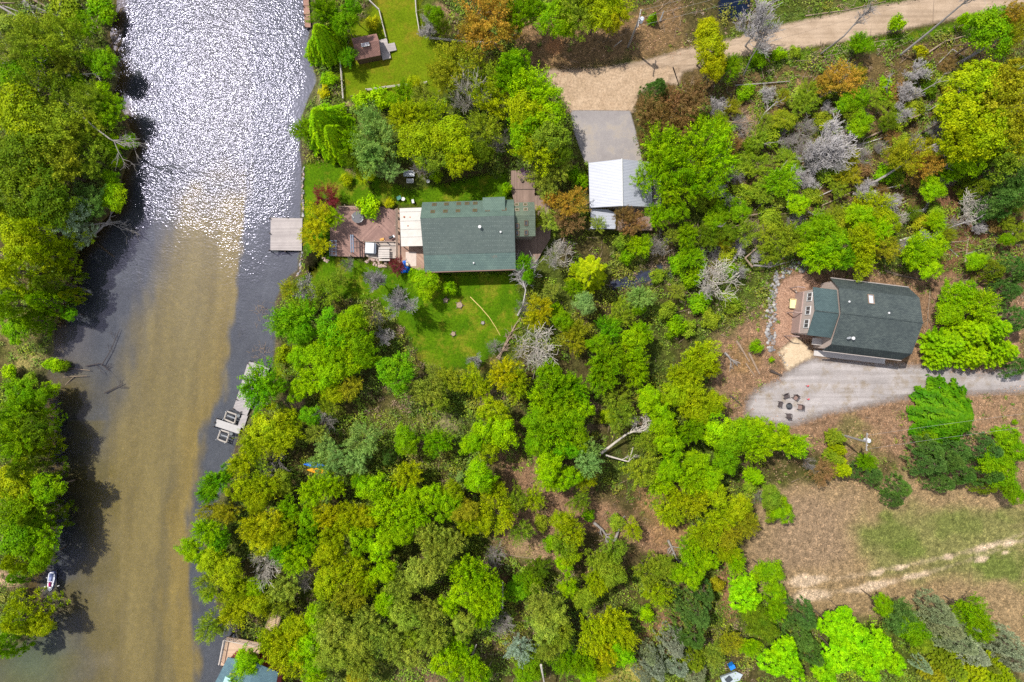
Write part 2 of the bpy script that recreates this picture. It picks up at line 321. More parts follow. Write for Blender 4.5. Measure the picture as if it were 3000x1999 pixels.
col = col * np.where(wet > .5, 1.0, .74); ground = grid_mesh('ground', GX, GY, GH, attrs={'wet': wet[..., 0]}, cols={'soil': col}); tag(ground, kind='structure')
m, nt, bs = mat('forest soil')
at = nd(nt, 'Attribute', attribute_name='soil'); wt = nd(nt, 'Attribute', attribute_name='wet'); v = coords(nt)
nA = noise(nt, v, 1.3, 8, 0.75); nB = noise(nt, v, 7.0, 3, 0.7); vo = nd(nt, 'TexVoronoi', Scale=4.5); nt.links.new(v, vo.inputs['Vector'])
k = mixc(nt, 1.0, ramp(nt, nA, [(.3, (.45, .45, .42)), (.7, (1.5, 1.45, 1.4))]), ramp(nt, nB, [(.35, (.5, .5, .5)), (.68, (1.55, 1.5, 1.45))]), 'MULTIPLY')
k = mixc(nt, .6, k, ramp(nt, mth(nt, 'FRACT', mth(nt, 'MULTIPLY', vo.outputs['Color'], 1.0)), [(.55, (.8, .8, .8)), (.95, (1.7, 1.6, 1.5))]), 'MULTIPLY')
k = mixc(nt, mth(nt, 'MULTIPLY', wt.outputs['Fac'], .68), k, (1, 1, 1))
nt.links.new(mixc(nt, 1.0, at.outputs['Color'], k, 'MULTIPLY'), bs.inputs['Base Color']); bs.inputs['Roughness'].default_value = .95
bs.inputs['Specular IOR Level'].default_value = .03; bump(nt, bs, nB, .8, .12); ground.data.materials.append(m)

# water: clear, slightly tinted, with wind ripples that catch the sun
WX, WY = np.meshgrid(np.concatenate([np.arange(-78, -22, .5)]), ys[::2])
wd = sdist(WX, WY, RIVER)
wcol = np.concatenate([[-760], np.arange(-120, -20, .6), ])
WX, WY = np.meshgrid(wcol, np.concatenate([[-760, -300], np.arange(-100, 100, .6), [300, 760]])); wd = sdist(WX, WY, RIVER)
pc = P(600, 265, 0); dd = np.sqrt(((WX - pc.x) / 28) ** 2 + ((WY - pc.y) / 26) ** 2)
nn = fbm(WX, WY, 6.5, 101)
wind = smooth(1.35, .45, dd + (nn - .5) * .9) * smooth(.1, 3.0, wd + (nn - .5) * 4.5) + .12
wind = wind * (1 - .75 * smooth(-23.5, -21.0, WY * 0 + WX + 0 * nn + 0) * 0)
water = grid_mesh('water', WX, WY, np.zeros_like(WX), keep=wd > -.8, attrs={'wind': np.clip(wind, 0, 1)}); tag(water, kind='structure')
def water_mat():
    m, nt, bs = mat('river water'); nt.nodes.remove(bs); out = nt.nodes['Material Output']
    v = coords(nt, 'Object', (1, 1.25, 1), .35); at = nd(nt, 'Attribute', attribute_name='wind')
    h1 = noise(nt, v, 2.9, 2, .5); h2 = noise(nt, v, 1.0, 1, .5)
    h = mth(nt, 'ADD', h1, mth(nt, 'MULTIPLY', h2, .8))
    b = nd(nt, 'Bump', Distance=.05); nt.links.new(h, b.inputs['Height'])
    nt.links.new(mth(nt, 'MULTIPLY', mth(nt, 'ADD', at.outputs['Fac'], .02), 1.08), b.inputs['Strength'])
    g = nd(nt, 'BsdfGlossy'); g.inputs['Roughness'].default_value = .115; g.inputs['Color'].default_value = (.70, .70, .88, 1); nt.links.new(b.outputs[0], g.inputs['Normal'])
    t = nd(nt, 'BsdfTransparent'); t.inputs['Color'].default_value = (.86, .88, .84, 1)
    fr = nd(nt, 'Fresnel', IOR=1.34); nt.links.new(b.outputs[0], fr.inputs['Normal'])
    g2 = nd(nt, 'BsdfGlossy'); g2.inputs['Roughness'].default_value = .37; g2.inputs['Color'].default_value = (.52, .52, .80, 1); nt.links.new(b.outputs[0], g2.inputs['Normal'])
    gm_ = nd(nt, 'MixShader'); gm_.inputs[0].default_value = .5; nt.links.new(g.outputs[0], gm_.inputs[1]); nt.links.new(g2.outputs[0], gm_.inputs[2])
    mx = nd(nt, 'MixShader'); nt.links.new(mth(nt, 'MULTIPLY', fr.outputs[0], 1.0, True), mx.inputs[0]); nt.links.new(t.outputs[0], mx.inputs[1]); nt.links.new(gm_.outputs[0], mx.inputs[2])
    nt.links.new(mx.outputs[0], out.inputs['Surface']); return m
WATER = water_mat(); water.data.materials.append(WATER)

# sheets lying on the land, with ragged edges
def sheet(name, pts, k, m, step=.4, h=GZ, wob=1.0):
    poly = W(pts, h); x = [p.x for p in poly]; y = [p.y for p in poly]
    a0, a1 = np.searchsorted(xs, [min(x) - 2, max(x) + 2]); b0, b1 = np.searchsorted(ys, [min(y) - 2, max(y) + 2])
    a0, b0 = max(a0 - 1, 0), max(b0 - 1, 0)
    X, Y = np.meshgrid(xs[a0:a1 + 1], ys[b0:b1 + 1]); d = sdist(X, Y, poly)
    wdist = sdist(X, Y, RIVER)
    o = grid_mesh(name, X, Y, ground_h(X, Y, wdist) + .006 * k, keep=(d > -1.3) & (wdist < .1), attrs={'inside': d * 1.0}); o.data.materials.append(m)
    return tag(o, kind='structure')
def sheet_mat(name, c1, c2, wob=1.2, s=1.2, fine=9, contrast=(.45, 1.3), streak=None, c3=None, soft=.3, bmp=.5, s3=.35):
    m, nt, bs = mat(name); v = coords(nt); n = noise(nt, v, s, 7, .72); f = noise(nt, v, fine, 4, .75)
    col = ramp(nt, n, [(.32, c1), (.68, c2)])
    if c3: col = mixc(nt, ramp(nt, noise(nt, v, s3, 5, .7), [(.5, (0, 0, 0)), (.66, (1, 1, 1))]), col, c3)
    if streak is not None:
        sv = coords(nt, 'Object', (.06, 1.5, 1), streak); sn = noise(nt, sv, 1.0, 5, .6)
        col = mixc(nt, .45, col, ramp(nt, sn, [(.35, (.62, .6, .58)), (.62, (1.25, 1.25, 1.25))]), 'MULTIPLY')
    col = mixc(nt, 1.0, col, ramp(nt, f, [(.3, (contrast[0],) * 3), (.7, (contrast[1],) * 3)]), 'MULTIPLY')
    nt.links.new(col, bs.inputs['Base Color']); bs.inputs['Roughness'].default_value = .95; bs.inputs['Specular IOR Level'].default_value = .03
    if bmp: bump(nt, bs, f, bmp, .08)
    at = nd(nt, 'Attribute', attribute_name='inside')
    e = mth(nt, 'ADD', at.outputs['Fac'], mth(nt, 'MULTIPLY', mth(nt, 'SUBTRACT', noise(nt, v, 1.7, 6, .75), .5), wob * 3))
    fac = mth(nt, 'MULTIPLY', mth(nt, 'ADD', e, soft), .5 / soft, True)
    tr = nd(nt, 'BsdfTransparent'); mx = nd(nt, 'MixShader'); out = nt.nodes['Material Output']
    nt.links.new(fac, mx.inputs[0]); nt.links.new(tr.outputs[0], mx.inputs[1]); nt.links.new(bs.outputs[0], mx.inputs[2]); nt.links.new(mx.outputs[0], out.inputs['Surface'])
    return m
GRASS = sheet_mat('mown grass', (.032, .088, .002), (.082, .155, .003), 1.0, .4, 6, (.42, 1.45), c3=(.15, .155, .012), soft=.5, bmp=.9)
GRASS2 = sheet_mat('yellowish grass', (.080, .125, .003), (.12, .165, .005), 1.0, .4, 6, (.5, 1.35), c3=(.15, .135, .01), soft=.5, bmp=.8)  # lighter, yellower grass for the shed lawn and the bank
SAND = sheet_mat('packed sand', (.30, .21, .135), (.43, .32, .22), .8, .9, 3.5, (.62, 1.2), c3=(.32, .23, .15), bmp=1.0)
ROAD = sheet_mat('sandy road surface', (.265, .195, .135), (.36, .275, .20), .35, .5, 8, (.8, 1.12), streak=-.17, bmp=.3)
GRAVEL = sheet_mat('crushed gravel', (.265, .242, .235), (.36, .33, .322), .6, .35, 10, (.6, 1.22), streak=-.05, soft=.7, c3=(.25, .21, .17), s3=.6, bmp=.5)
ASPH = sheet_mat('worn asphalt', (.20, .183, .182), (.265, .245, .24), .05, .35, 12, (.86, 1.1), c3=(.27, .235, .2), soft=.1, bmp=.15)
CHIP = sheet_mat('wood chip bed', (.24, .14, .095), (.36, .225, .155), .3, 1.5, 6, (.4, 1.4), soft=.2, bmp=1.0)
PALES = sheet_mat('pale sand', (.42, .32, .21), (.52, .41, .28), .5, 1.2, 6, (.72, 1.12), bmp=.6)
CONC = sheet_mat('grey paving', (.40, .37, .36), (.48, .45, .43), .03, .5, 9, (.9, 1.06), soft=.05, bmp=.1)
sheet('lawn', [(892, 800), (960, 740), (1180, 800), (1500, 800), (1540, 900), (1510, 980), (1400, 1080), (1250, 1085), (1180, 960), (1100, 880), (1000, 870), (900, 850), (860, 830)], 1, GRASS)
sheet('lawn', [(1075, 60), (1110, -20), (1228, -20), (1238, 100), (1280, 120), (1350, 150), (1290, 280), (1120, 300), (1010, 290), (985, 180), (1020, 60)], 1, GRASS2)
sheet('lawn', [(888, 480), (960, 462), (1080, 540), (1100, 600), (980, 590), (965, 690), (955, 760), (895, 830), (888, 700)], 1, GRASS)
sheet('lawn', [(1080, 510), (1200, 560), (1480, 500), (1492, 560), (1480, 590), (1240, 600), (1100, 600)], 2, GRASS)
sheet('grass_verge', [(2130, 150), (2300, 70), (2560, 5), (2700, -30), (2600, 30), (2300, 80), (2160, 125)], 1, GRASS)
sheet('grass_verge', [(2130, 190), (2300, 158), (2450, 135), (2600, 108), (2850, 60), (2850, 85), (2600, 140), (2450, 165), (2300, 185), (2160, 215)], 1, GRASS)
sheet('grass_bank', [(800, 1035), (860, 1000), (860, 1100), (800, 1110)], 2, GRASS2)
sheet('dirt_road', [(1600, 206), (1744, 203), (1893, 178), (2000, 145), (2149, 112), (2298, 72), (2450, 40), (2595, 13), (2851, -30), (3300, -130), (3300, -60), (3000, 12), (2808, 51), (2574, 102), (2425, 128), (2298, 149), (2149, 166), (2000, 212), (1985, 250), (1925, 235), (1880, 270), (1760, 290), (1620, 280)], 2, ROAD)
sheet('parking_area', [(1596, 216), (1744, 206), (1893, 190), (1990, 200), (1950, 245), (1914, 240), (1872, 272), (1850, 330), (1668, 330), (1640, 290), (1608, 262)], 3, SAND)
sheet('driveway', [(1671, 324), (1846, 325), (1862, 383), (1884, 480), (1715, 480), (1680, 383)], 4, ASPH)
sheet('gravel_drive', [(3400, 1120), (3000, 1090), (2872, 1092), (2723, 1078), (2638, 1074), (2553, 1067), (2425, 1055), (2374, 1050), (2306, 1090), (2285, 1116), (2213, 1148), (2193, 1177), (2187, 1216), (2255, 1237), (2306, 1247), (2362, 1230), (2425, 1207), (2553, 1184), (2723, 1148), (2851, 1150), (3000, 1145), (3400, 1170)], 1, GRAVEL)
sheet('wood_chip_bed', [(2300, 815), (2362, 795), (2400, 832), (2440, 850), (2400, 1000), (2330, 990), (2285, 1022), (2270, 1008), (2266, 920), (2275, 850)], 2, CHIP)
sheet('sand_patch', [(2332, 988), (2366, 1016), (2384, 1045), (2345, 1062), (2306, 1086), (2296, 1060), (2281, 1032)], 3, PALES)
MUD = sheet_mat('bare worn earth', (.28, .2, .12), (.42, .32, .2), .9, 1.2, 6, (.6, 1.2), bmp=.6)
# a dark pond beside the road
pond = sheet('pond_water', [(2110, -40), (2200, -40), (2195, 50), (2150, 62), (2105, 50)], 6, None or sheet_mat('dark pond water', (.004, .008, .02), (.008, .014, .035), .6, .7, 3, (.8, 1.1), bmp=.05))
sheet('swamp_water', [(1960, 770), (2010, 765), (2000, 800), (1900, 830), (1790, 850), (1790, 825), (1870, 800)], 6, sheet_mat('swamp water', (.02, .025, .045), (.05, .055, .08), 1.2, .7, 3, (.7, 1.2), bmp=.05))
# ------------------------------------------------------------------ foliage
def leaf_mat():
    m, nt, bs = mat('leaves'); oi = nt.nodes.new('ShaderNodeObjectInfo'); at = nd(nt, 'Attribute', attribute_name='tint')
    hs = nt.nodes.new('ShaderNodeHueSaturation'); nt.links.new(oi.outputs['Color'], hs.inputs['Color'])
    nt.links.new(mth(nt, 'ADD', .490, mth(nt, 'MULTIPLY', at.outputs['Fac'], .03)), hs.inputs['Hue'])
    nt.links.new(mth(nt, 'ADD', 1.28, mth(nt, 'MULTIPLY', at.outputs['Fac'], -.6)), hs.inputs['Value'])
    v = coords(nt); gm = nd(nt, 'NewGeometry'); wn = noise(nt, gm.outputs['Position'], .35, 3, .6); on_ = noise(nt, v, .9, 3, .6)
    h2 = nt.nodes.new('ShaderNodeHueSaturation'); nt.links.new(hs.outputs[0], h2.inputs['Color']); nt.links.new(mth(nt, 'ADD', .466, mth(nt, 'MULTIPLY', wn, .07)), h2.inputs['Hue']); nt.links.new(mth(nt, 'ADD', .55, mth(nt, 'MULTIPLY', on_, .9)), h2.inputs['Value'])
    c = h2.outputs[0]; nt.links.new(c, bs.inputs['Base Color']); bs.inputs['Roughness'].default_value = .55; bs.inputs['Specular IOR Level'].default_value = .06
    tl = nd(nt, 'BsdfTranslucent'); nt.links.new(mixc(nt, .25, c, (.35, .4, .01)), tl.inputs['Color'])
    mx = nd(nt, 'MixShader', ); mx.inputs[0].default_value = .30; nt.links.new(bs.outputs[0], mx.inputs[1]); nt.links.new(tl.outputs[0], mx.inputs[2])
    nt.links.new(mx.outputs[0], nt.nodes['Material Output'].inputs['Surface']); return m
LEAF = leaf_mat()
def bark_mat(name, c):
    m, nt, bs = mat(name); v = coords(nt, 'Object', (3, 3, .8)); n = noise(nt, v, 3, 5, .7)
    nt.links.new(ramp(nt, n, [(.3, tuple(x * .5 for x in c)), (.7, c)]), bs.inputs['Base Color']); bs.inputs['Roughness'].default_value = .9; bump(nt, bs, n, .6, .03); return m
BARK = bark_mat('brown bark', (.16, .115, .08)); WHITE_W = bark_mat('bleached dead wood', (.52, .47, .41)); GREY_W = bark_mat('grey dead wood', (.30, .27, .25)); TAN_W = bark_mat('weathered tan wood', (.31, .225, .16)); DARK_W = bark_mat('dark wet wood', (.07, .05, .04))
LILAC_W = bark_mat('pale twig wood', (.47, .44, .43))
def unit(n, r): a = r.normal(size=(n, 3)); return a / np.linalg.norm(a, axis=1, keepdims=True)
def nz(a): return a / (np.linalg.norm(a, axis=-1, keepdims=True) + 1e-9)
def leaves(name, C, N, L, Wd, tint, D=None, r=None, m=None):
    """C centres, N normals, L half lengths, Wd half widths, D long axis"""
    n = len(C); r = r or NR
    A = nz(np.cross(N, D if D is not None else unit(n, r))) if D is None else nz(D)
    B = nz(np.cross(N, A)); A = nz(A)
    L = np.asarray(L).reshape(-1, 1) * np.ones((n, 1)); Wd = np.asarray(Wd).reshape(-1, 1) * np.ones((n, 1))
    V = np.stack([C - A * L, C + B * Wd - A * L * .15, C + A * L, C - B * Wd - A * L * .15], 1).reshape(-1, 3)
    me = bpy.data.meshes.new(name); me.vertices.add(4 * n); me.vertices.foreach_set('co', V.astype(np.float32).ravel())
    me.loops.add(4 * n); me.loops.foreach_set('vertex_index', np.arange(4 * n, dtype=np.int32)); me.polygons.add(n)
    me.polygons.foreach_set('loop_start', np.arange(0, 4 * n, 4, dtype=np.int32)); me.update()
    at = me.attributes.new('tint', 'FLOAT', 'POINT'); at.data.foreach_set('value', np.repeat(np.clip(tint, 0, 1), 4).astype(np.float32))
    me.materials.append(m or LEAF); return me
def shape_az(az, r, k=5, amp=.16):
    s = np.ones_like(az)
    for j in range(2, 2 + k): s += amp / (j * .5) * np.sin(j * az + r.rand() * 6.28)
    return s
def crown_broad(seed, R=4.0, Hh=3.0, nl=46, per=130, leaf=.17, lump=(.20, .34), inner=0, flat=.6, name='crown'):
    """rounded lumps of leaves over an uneven dome; origin at crown centre"""
    r = np.random.RandomState(seed); d = unit(nl * 3, r); d = d[d[:, 2] > -.25][:nl]; az = np.arctan2(d[:, 1], d[:, 0])
    s = shape_az(az, r) * r.uniform(.62, .92, len(d)); c = d * s[:, None] * np.array([R, R, Hh]) * .86
    k2 = max(4, nl // 5); c = np.concatenate([c, unit(k2, r) * np.array([R, R, Hh]) * .4]); lr = r.uniform(lump[0], lump[1], len(c)) * R
    C, N, Tn = [], [], []
    for i in range(len(c)):
        n = int(per * (lr[i] / (lump[1] * R)) ** 1.6) + 12; u = unit(n, r); u[:, 2] = np.where(u[:, 2] < -.35, -u[:, 2], u[:, 2])
        rad = lr[i] * r.uniform(.72, 1.12, n) * (1 + .25 * np.sin(3 * np.arctan2(u[:, 1], u[:, 0]) + i)); p = c[i] + u * rad[:, None] * np.array([1, 1, flat + .15]) * np.where(r.rand(n) < .12, r.uniform(1.1, 1.7, n), 1.0)[:, None]
        C.append(p); N.append(nz(u * .8 + nz(c[i][None] + .01) * .25 + unit(n, r) * .75 + np.array([0, 0, .25]))); t = r.uniform(.15, .85); Tn.append(np.clip(t + r.normal(0, .16, n), 0, 1))
    C, N, Tn = map(np.concatenate, (C, N, Tn)); L = leaf * r.uniform(.6, 1.35, len(C))
    return leaves(name, C, N, L, L * .68, Tn, r=r), c
def crown_airy(seed, R=4.0, Hh=3.4, nb=90, per=38, leaf=.13, name='crown', up=.9):
    """thin spring foliage: small tufts along rising twigs"""
    r = np.random.RandomState(seed); C, N, Tn, ends = [], [], [], []
    for i in range(nb):
        az = r.uniform(0, 6.283); rr = R * math.sqrt(r.uniform(.02, 1)) * r.uniform(.75, 1.08) * float(shape_az(np.array([az]), np.random.RandomState(seed + 5))[0])
        top = Hh * math.sqrt(max(0, 1 - (rr / (R * 1.2)) ** 2)) * r.uniform(-.1, 1.0); e = np.array([rr * math.cos(az), rr * math.sin(az), top]); ends.append(e)
        dr = nz(np.array([math.cos(az) * rr / R, math.sin(az) * rr / R, up])); n = int(per * r.uniform(.5, 1.4)); t = r.uniform(-1.0, .35, n)
        p = e + dr * t[:, None] * 1.5 + unit(n, r) * (.42 * (1.05 - .3 * t))[:, None] * r.uniform(.3, 1, n)[:, None]
        C.append(p); N.append(nz(unit(n, r) + np.array([0, 0, .55]))); tt = r.uniform(.1, .9); Tn.append(np.clip(tt + r.normal(0, .2, n), 0, 1))
    C, N, Tn = map(np.concatenate, (C, N, Tn)); L = leaf * r.uniform(.55, 1.5, len(C))
    return leaves(name, C, N, L, L * .6, Tn, r=r), np.array(ends)
def crown_branchy(seed, R=4.0, H=9.0, levels=11, arms=9, leaf=.2, droop=.25, wid=.5, top=.12, curl=0, dens=1.0, power=1.0, name='crown'):
    """whorled limbs carrying flat sprays (spruce, larch); origin at the foot"""
    r = np.random.RandomState(seed); C, N, Tn, D, ends = [], [], [], [], []
    for l in range(levels):
        f = l / (levels - 1.0); z = H * (.16 + .80 * f); ln = R * ((1 - f) ** power * (1 - top) + top)
        na = max(5, int(arms * (1 - .45 * f)))
        for a in range(na):
            az = 6.283 * (a + r.uniform(-.3, .3)) / na + l * 1.7; L0 = ln * r.uniform(.72, 1.12); n = int(L0 * 26 * dens) + 8; t = r.uniform(.12, 1, n) ** .8
            dr = np.array([math.cos(az), math.sin(az), 0]); sd = np.array([-dr[1], dr[0], 0]); tt = r.uniform(.2, .8)
            off = r.uniform(-1, 1, n) * wid * (1.08 - t) ** .6 * (.35 + L0 * .16)
            p = dr * (t * L0)[:, None] + sd * off[:, None] + np.array([0, 0, 1]) * (z - droop * L0 * t ** 1.5 + curl * L0 * t ** 2 + r.normal(0, .07, n))[:, None]
            C.append(p); D.append(nz(dr * 1.0 + sd * (np.sign(off) * .8)[:, None] + np.array([0, 0, -.15]) + unit(n, r) * .25)); N.append(nz(np.array([0, 0, 1.0]) + unit(n, r) * .6)); Tn.append(np.clip(tt + .25 * (.6 - t) + r.normal(0, .15, n), 0, 1)); ends.append((z, dr * L0 * .8 + np.array([0, 0, z - droop * L0 * .7 + curl * L0 * .6])))
    C, N, Tn, D = map(np.concatenate, (C, N, Tn, D)); L = leaf * r.uniform(.7, 1.4, len(C))
    D = nz(D - N * (D * N).sum(1, keepdims=True)); return leaves(name, C, N, L, L * .36, Tn, D=D, r=r), ends
def crown_pine(seed, R=3.2, H=6.5, nt_=150, per=34, leaf=.2, name='crown'):
    """needle tufts that bristle outwards, set over a tapering body; origin at the foot"""
    r = np.random.RandomState(seed); C, N, Tn, D = [], [], [], []; sh = np.random.RandomState(seed + 9); ph = sh.rand(6) * 6.28
    for i in range(nt_):
        f = r.uniform(0, 1) ** 1.25; az = r.uniform(0, 6.283); s = 1 + sum(.12 * math.sin((j + 2) * az + ph[j]) for j in range(4))
        rr = R * (1 - f) ** .62 * s * r.uniform(.72, 1.05); c = np.array([rr * math.cos(az), rr * math.sin(az), H * (.18 + .8 * f)])
        n = int(per * r.uniform(.6, 1.3)); out = nz(np.array([c[0], c[1], R * .5])); u = nz(unit(n, r) + out * .9); lr = r.uniform(.32, .55)
        C.append(c + u * (lr * r.uniform(.35, 1, n))[:, None]); D.append(u); N.append(nz(np.cross(u, unit(n, r)) + np.array([0, 0, .3]))); t = r.uniform(.2, .8); Tn.append(np.clip(t + r.normal(0, .15, n), 0, 1))
    C, N, Tn, D = map(np.concatenate, (C, N, Tn, D)); L = leaf * r.uniform(.7, 1.3, len(C)); D = nz(D - N * (D * N).sum(1, keepdims=True))
    return leaves(name, C, N, L, L * .32, Tn, D=D, r=r), None
def crown_cone(seed, R=2.4, H=8.5, n=7000, leaf=.17, name='crown'):
    """soft upright evergreen cone with ribs of drooping spray; origin at the foot"""
    r = np.random.RandomState(seed); f = r.uniform(0, 1, n) ** 1.5; az = r.uniform(0, 6.283, n); ribs = 1 + .13 * np.sin(9 * az + f * 5) + .10 * np.sin(17 * az - f * 11) + .12 * np.sin(2 * az + 1)
    rr = R * (1 - f) ** .8 * ribs * r.uniform(.8, 1.05, n) + .05; C = np.stack([rr * np.cos(az), rr * np.sin(az), H * (.05 + .95 * f)], 1)
    o = np.stack([np.cos(az), np.sin(az), np.full(n, .95)], 1); D = nz(np.stack([np.cos(az) * .5, np.sin(az) * .5, np.full(n, .7)], 1) + unit(n, r) * .3)
    N = nz(o + unit(n, r) * .5); D = nz(D - N * (D * N).sum(1, keepdims=True)); L = leaf * r.uniform(.7, 1.5, n)
    return leaves(name, C, N, L, L * .42, np.clip(.5 + .35 * np.sin(9 * az + f * 5) + r.normal(0, .15, n), 0, 1), D=D, r=r), None
def twig_tree(seed, H=8.0, spread=1.0, levels=4, r0=.16, kids=(4, 5, 4, 3), lean=(0, 0), first=.35, m=None, name='trunk', rmin=.018, up=.35, sides=5, wiggle=.22):
    r = random.Random(seed); mb = MB()
    def grow(p, d, L, rad, lv):
        q = p; n = 3; dd = d
        pts = [p]; 
        for i in range(n):
            w_ = wiggle * (1 if lv < 2 else .6); dd = (dd + Vector((r.gauss(0, w_), r.gauss(0, w_), r.gauss(0, w_ * .6)))).normalized(); q = q + dd * (L / n); pts.append(q)
        rs = [max(rmin, rad * (1 - .62 * i / n)) for i in range(n + 1)]; mb.path(pts, rs, sides if lv < 2 else 3)
        if lv >= levels: return
        for k in range(kids[min(lv, len(kids) - 1)]):
            t = r.uniform(first if lv == 0 else .25, 1.0) if k else 1.0; i = min(n - 1, int(t * n)); b = pts[i].lerp(pts[i + 1], min(1, t * n - i))
            az = r.uniform(0, 6.283); side = Vector((math.cos(az), math.sin(az), r.uniform(-.1, .5))); nd_ = (dd * (.9 if lv else .55) + side * spread * (1.0 if lv == 0 else .8) + Vector((0, 0, up))).normalized()
            grow(b, nd_, L * r.uniform(.5, .72), max(rmin, rs[i] * .55), lv + 1)
    grow(Vector((0, 0, -.2)), Vector((lean[0], lean[1], 1)).normalized(), H * .5, r0, 0)
    return mb
def trunk_for(seed, zc, ends, r0=.17, centred=True, m=None):
    """tapered trunk with limbs running out into the crown"""
    r = random.Random(seed); mb = MB(); top = Vector((r.uniform(-.2, .2), r.uniform(-.2, .2), zc + 1.0)); pts = [Vector((0, 0, -.25)), Vector((r.uniform(-.12, .12), r.uniform(-.12, .12), zc * .45)), Vector((r.uniform(-.2, .2), 0, zc * .8)), top]
    mb.path(pts, [r0, r0 * .75, r0 * .5, r0 * .18], 7)
    E = list(ends); r.shuffle(E)
    for e in E[:16]:
        e = Vector(e); b = pts[1].lerp(pts[3], r.uniform(.05, .75)); mid = b.lerp(e, .55) + Vector((0, 0, .25)); mb.path([b, mid, e], [r0 * .33, r0 * .2, .015], 4)
    return mb
PROTO = {}
def proto(kind, crown_me, trunk_mb, bark, R, zc, H):
    tm = bpy.data.meshes.new('trunk'); tm.from_pydata(trunk_mb.v, [], trunk_mb.f); tm.update(); tm.materials.append(bark)
    PROTO.setdefault(kind, []).append(dict(crown=crown_me, trunk=tm, R=R, zc=zc, H=H))
for s in range(5):
    me, c = crown_broad(100 + s, 4.0, 2.5 + .3 * s, 125, 85 + 8 * s, .12, (.08, .175 + .012 * s)); me.transform(Matrix.Translation((0, 0, 7.2))); proto('b', me, trunk_for(s, 6.2, [(x * .8, y * .8, z + 7.0) for x, y, z in c if z > -1], .19), BARK, 4.0, 8.5, 10.3)
for s in range(4):
    me, c = crown_airy(200 + s, 4.0, 3.4, 125, 62, .112); me.transform(Matrix.Translation((0, 0, 6.6))); proto('a', me, trunk_for(20 + s, 6.0, [(x * .92, y * .92, z + 6.3) for x, y, z in c], .16), BARK, 4.0, 7.8, 10.0)
for s in range(3):
    me, c = crown_airy(250 + s, 4.0, 3.0, 190, 62, .118, up=.7); me.transform(Matrix.Translation((0, 0, 6.6))); proto('h', me, trunk_for(80 + s, 6.0, [(x * .92, y * .92, z + 6.3) for x, y, z in c], .16), BARK, 4.0, 7.8, 9.8)
for s in range(2):
    me, c = crown_broad(300 + s, 4.6, 3.0, 150, 85, .15, (.07, .13), flat=.5); me.transform(Matrix.Translation((0, 0, 6.4))); proto('m', me, trunk_for(30 + s, 5.6, [(x * .8, y * .8, z + 6.2) for x, y, z in c if z > -1], .2), BARK, 4.6, 7.6, 9.3)
for s in range(2):
    me, e = crown_branchy(400 + s, 4.2, 7.5, 11, 13, .16, -.02, 1.0, .2, .16, 2.1, .7); proto('f', me, trunk_for(40 + s, 6.5, [x[1] for x in e[::5]], .17), BARK, 4.2, 4.6, 7.6)
for s in range(2):
    me, e = crown_branchy(500 + s, 3.2, 11.5, 17, 11, .15, .22, .75, .06, 0, 2.2, .9); proto('s', me, trunk_for(50 + s, 10.5, [x[1] for x in e[::7]], .19), BARK, 3.2, 5.5, 11.5)
for s in range(3):
    me, _ = crown_pine(600 + s, 3.2, 6.5, 230, 40, .15); proto('p', me, trunk_for(60 + s, 5.2, [(1.6 * math.cos(a), 1.6 * math.sin(a), 2.6 + (a % 2)) for a in range(9)], .17), BARK, 3.2, 3.6, 6.4)
for s in range(2):
    me, _ = crown_cone(700 + s); proto('c', me, trunk_for(70 + s, 7.0, [], .16), BARK, 2.4, 4.0, 8.5)
for s in range(4):
    me, c = crown_broad(800 + s, 1.7, 1.1, 22, 95, .12, (.2, .36), flat=.8); me.transform(Matrix.Translation((0, 0, 1.25))); mb = MB()
    for k in range(9):
        e = Vector(c[k % len(c)]) * .8 + Vector((0, 0, 1.2)); mb.path([Vector((0, 0, -.1)), e * .5 + Vector((0, 0, .1)), e], [.05, .035, .012], 4)
    proto('k', me, mb, BARK, 1.7, 1.6, 2.4)
for s in range(3): proto('d', None, twig_tree(900 + s, 9, 1.25, 3, .2, (13, 7, 5), up=.14, rmin=.026, wiggle=.14), WHITE_W, 4.3, 6.5, 9)
for s in range(3): proto('e', None, twig_tree(930 + s, 8, .75, 4, .13, (9, 8, 7, 4), up=.45, rmin=.022, wiggle=.1), LILAC_W, 3.0, 6.2, 8.5)
for s in range(2): proto('g', None, twig_tree(960 + s, 8, 1.25, 3, .15, (14, 8, 5), up=.2, rmin=.02, wiggle=.14), GREY_W, 3.4, 6, 8)
for q in PROTO.values():
    for pr in q:
        k = 'w' if pr['crown'] is None else None
        n = len(pr['trunk'].vertices) * 3; co = np.empty(n, np.float32); pr['trunk'].vertices.foreach_get('co', co); co = co.reshape(-1, 3)
        if k: pr['R'] = float(np.percentile(np.hypot(co[:, 0], co[:, 1]), 96)); pr['H'] = float(co[:, 2].max()); pr['zc'] = pr['H'] * .7
PROTO['q'] = PROTO['p']
KNAME = dict(q='cedar_tree', b='broadleaf_tree', a='budding_tree', m='maple_tree', f='larch_tree', s='spruce_tree', p='pine_tree', c='cedar_tree', k='shrub', d='bare_tree', e='bare_tree', g='bare_tree')
KTEXT = dict(q='bushy cedar', b='broadleaf tree', a='thinly leafed tree', m='dense maple', f='feathery tree', s='spruce', p='pine', c='conical evergreen', k='shrub', d='bare spreading tree', e='leafless fine-twigged tree', g='leafless brown tree')
LC = {k: lin(*v) for k, v in dict(K=(82, 128, 8),
    L=(146, 184, 6), G=(120, 160, 6), B=(112, 164, 12), Y=(156, 172, 12), O=(176, 138, 48), R=(138, 108, 66), T=(138, 172, 84), D=(98, 122, 16), S=(150, 166, 54), E=(134, 156, 34),
    P=(96, 132, 56), N=(156, 166, 132), W=(142, 196, 8), M=(120, 44, 60), A=(178, 178, 14), C=(154, 154, 26), F=(136, 152, 30), H=(160, 182, 150)).items()}
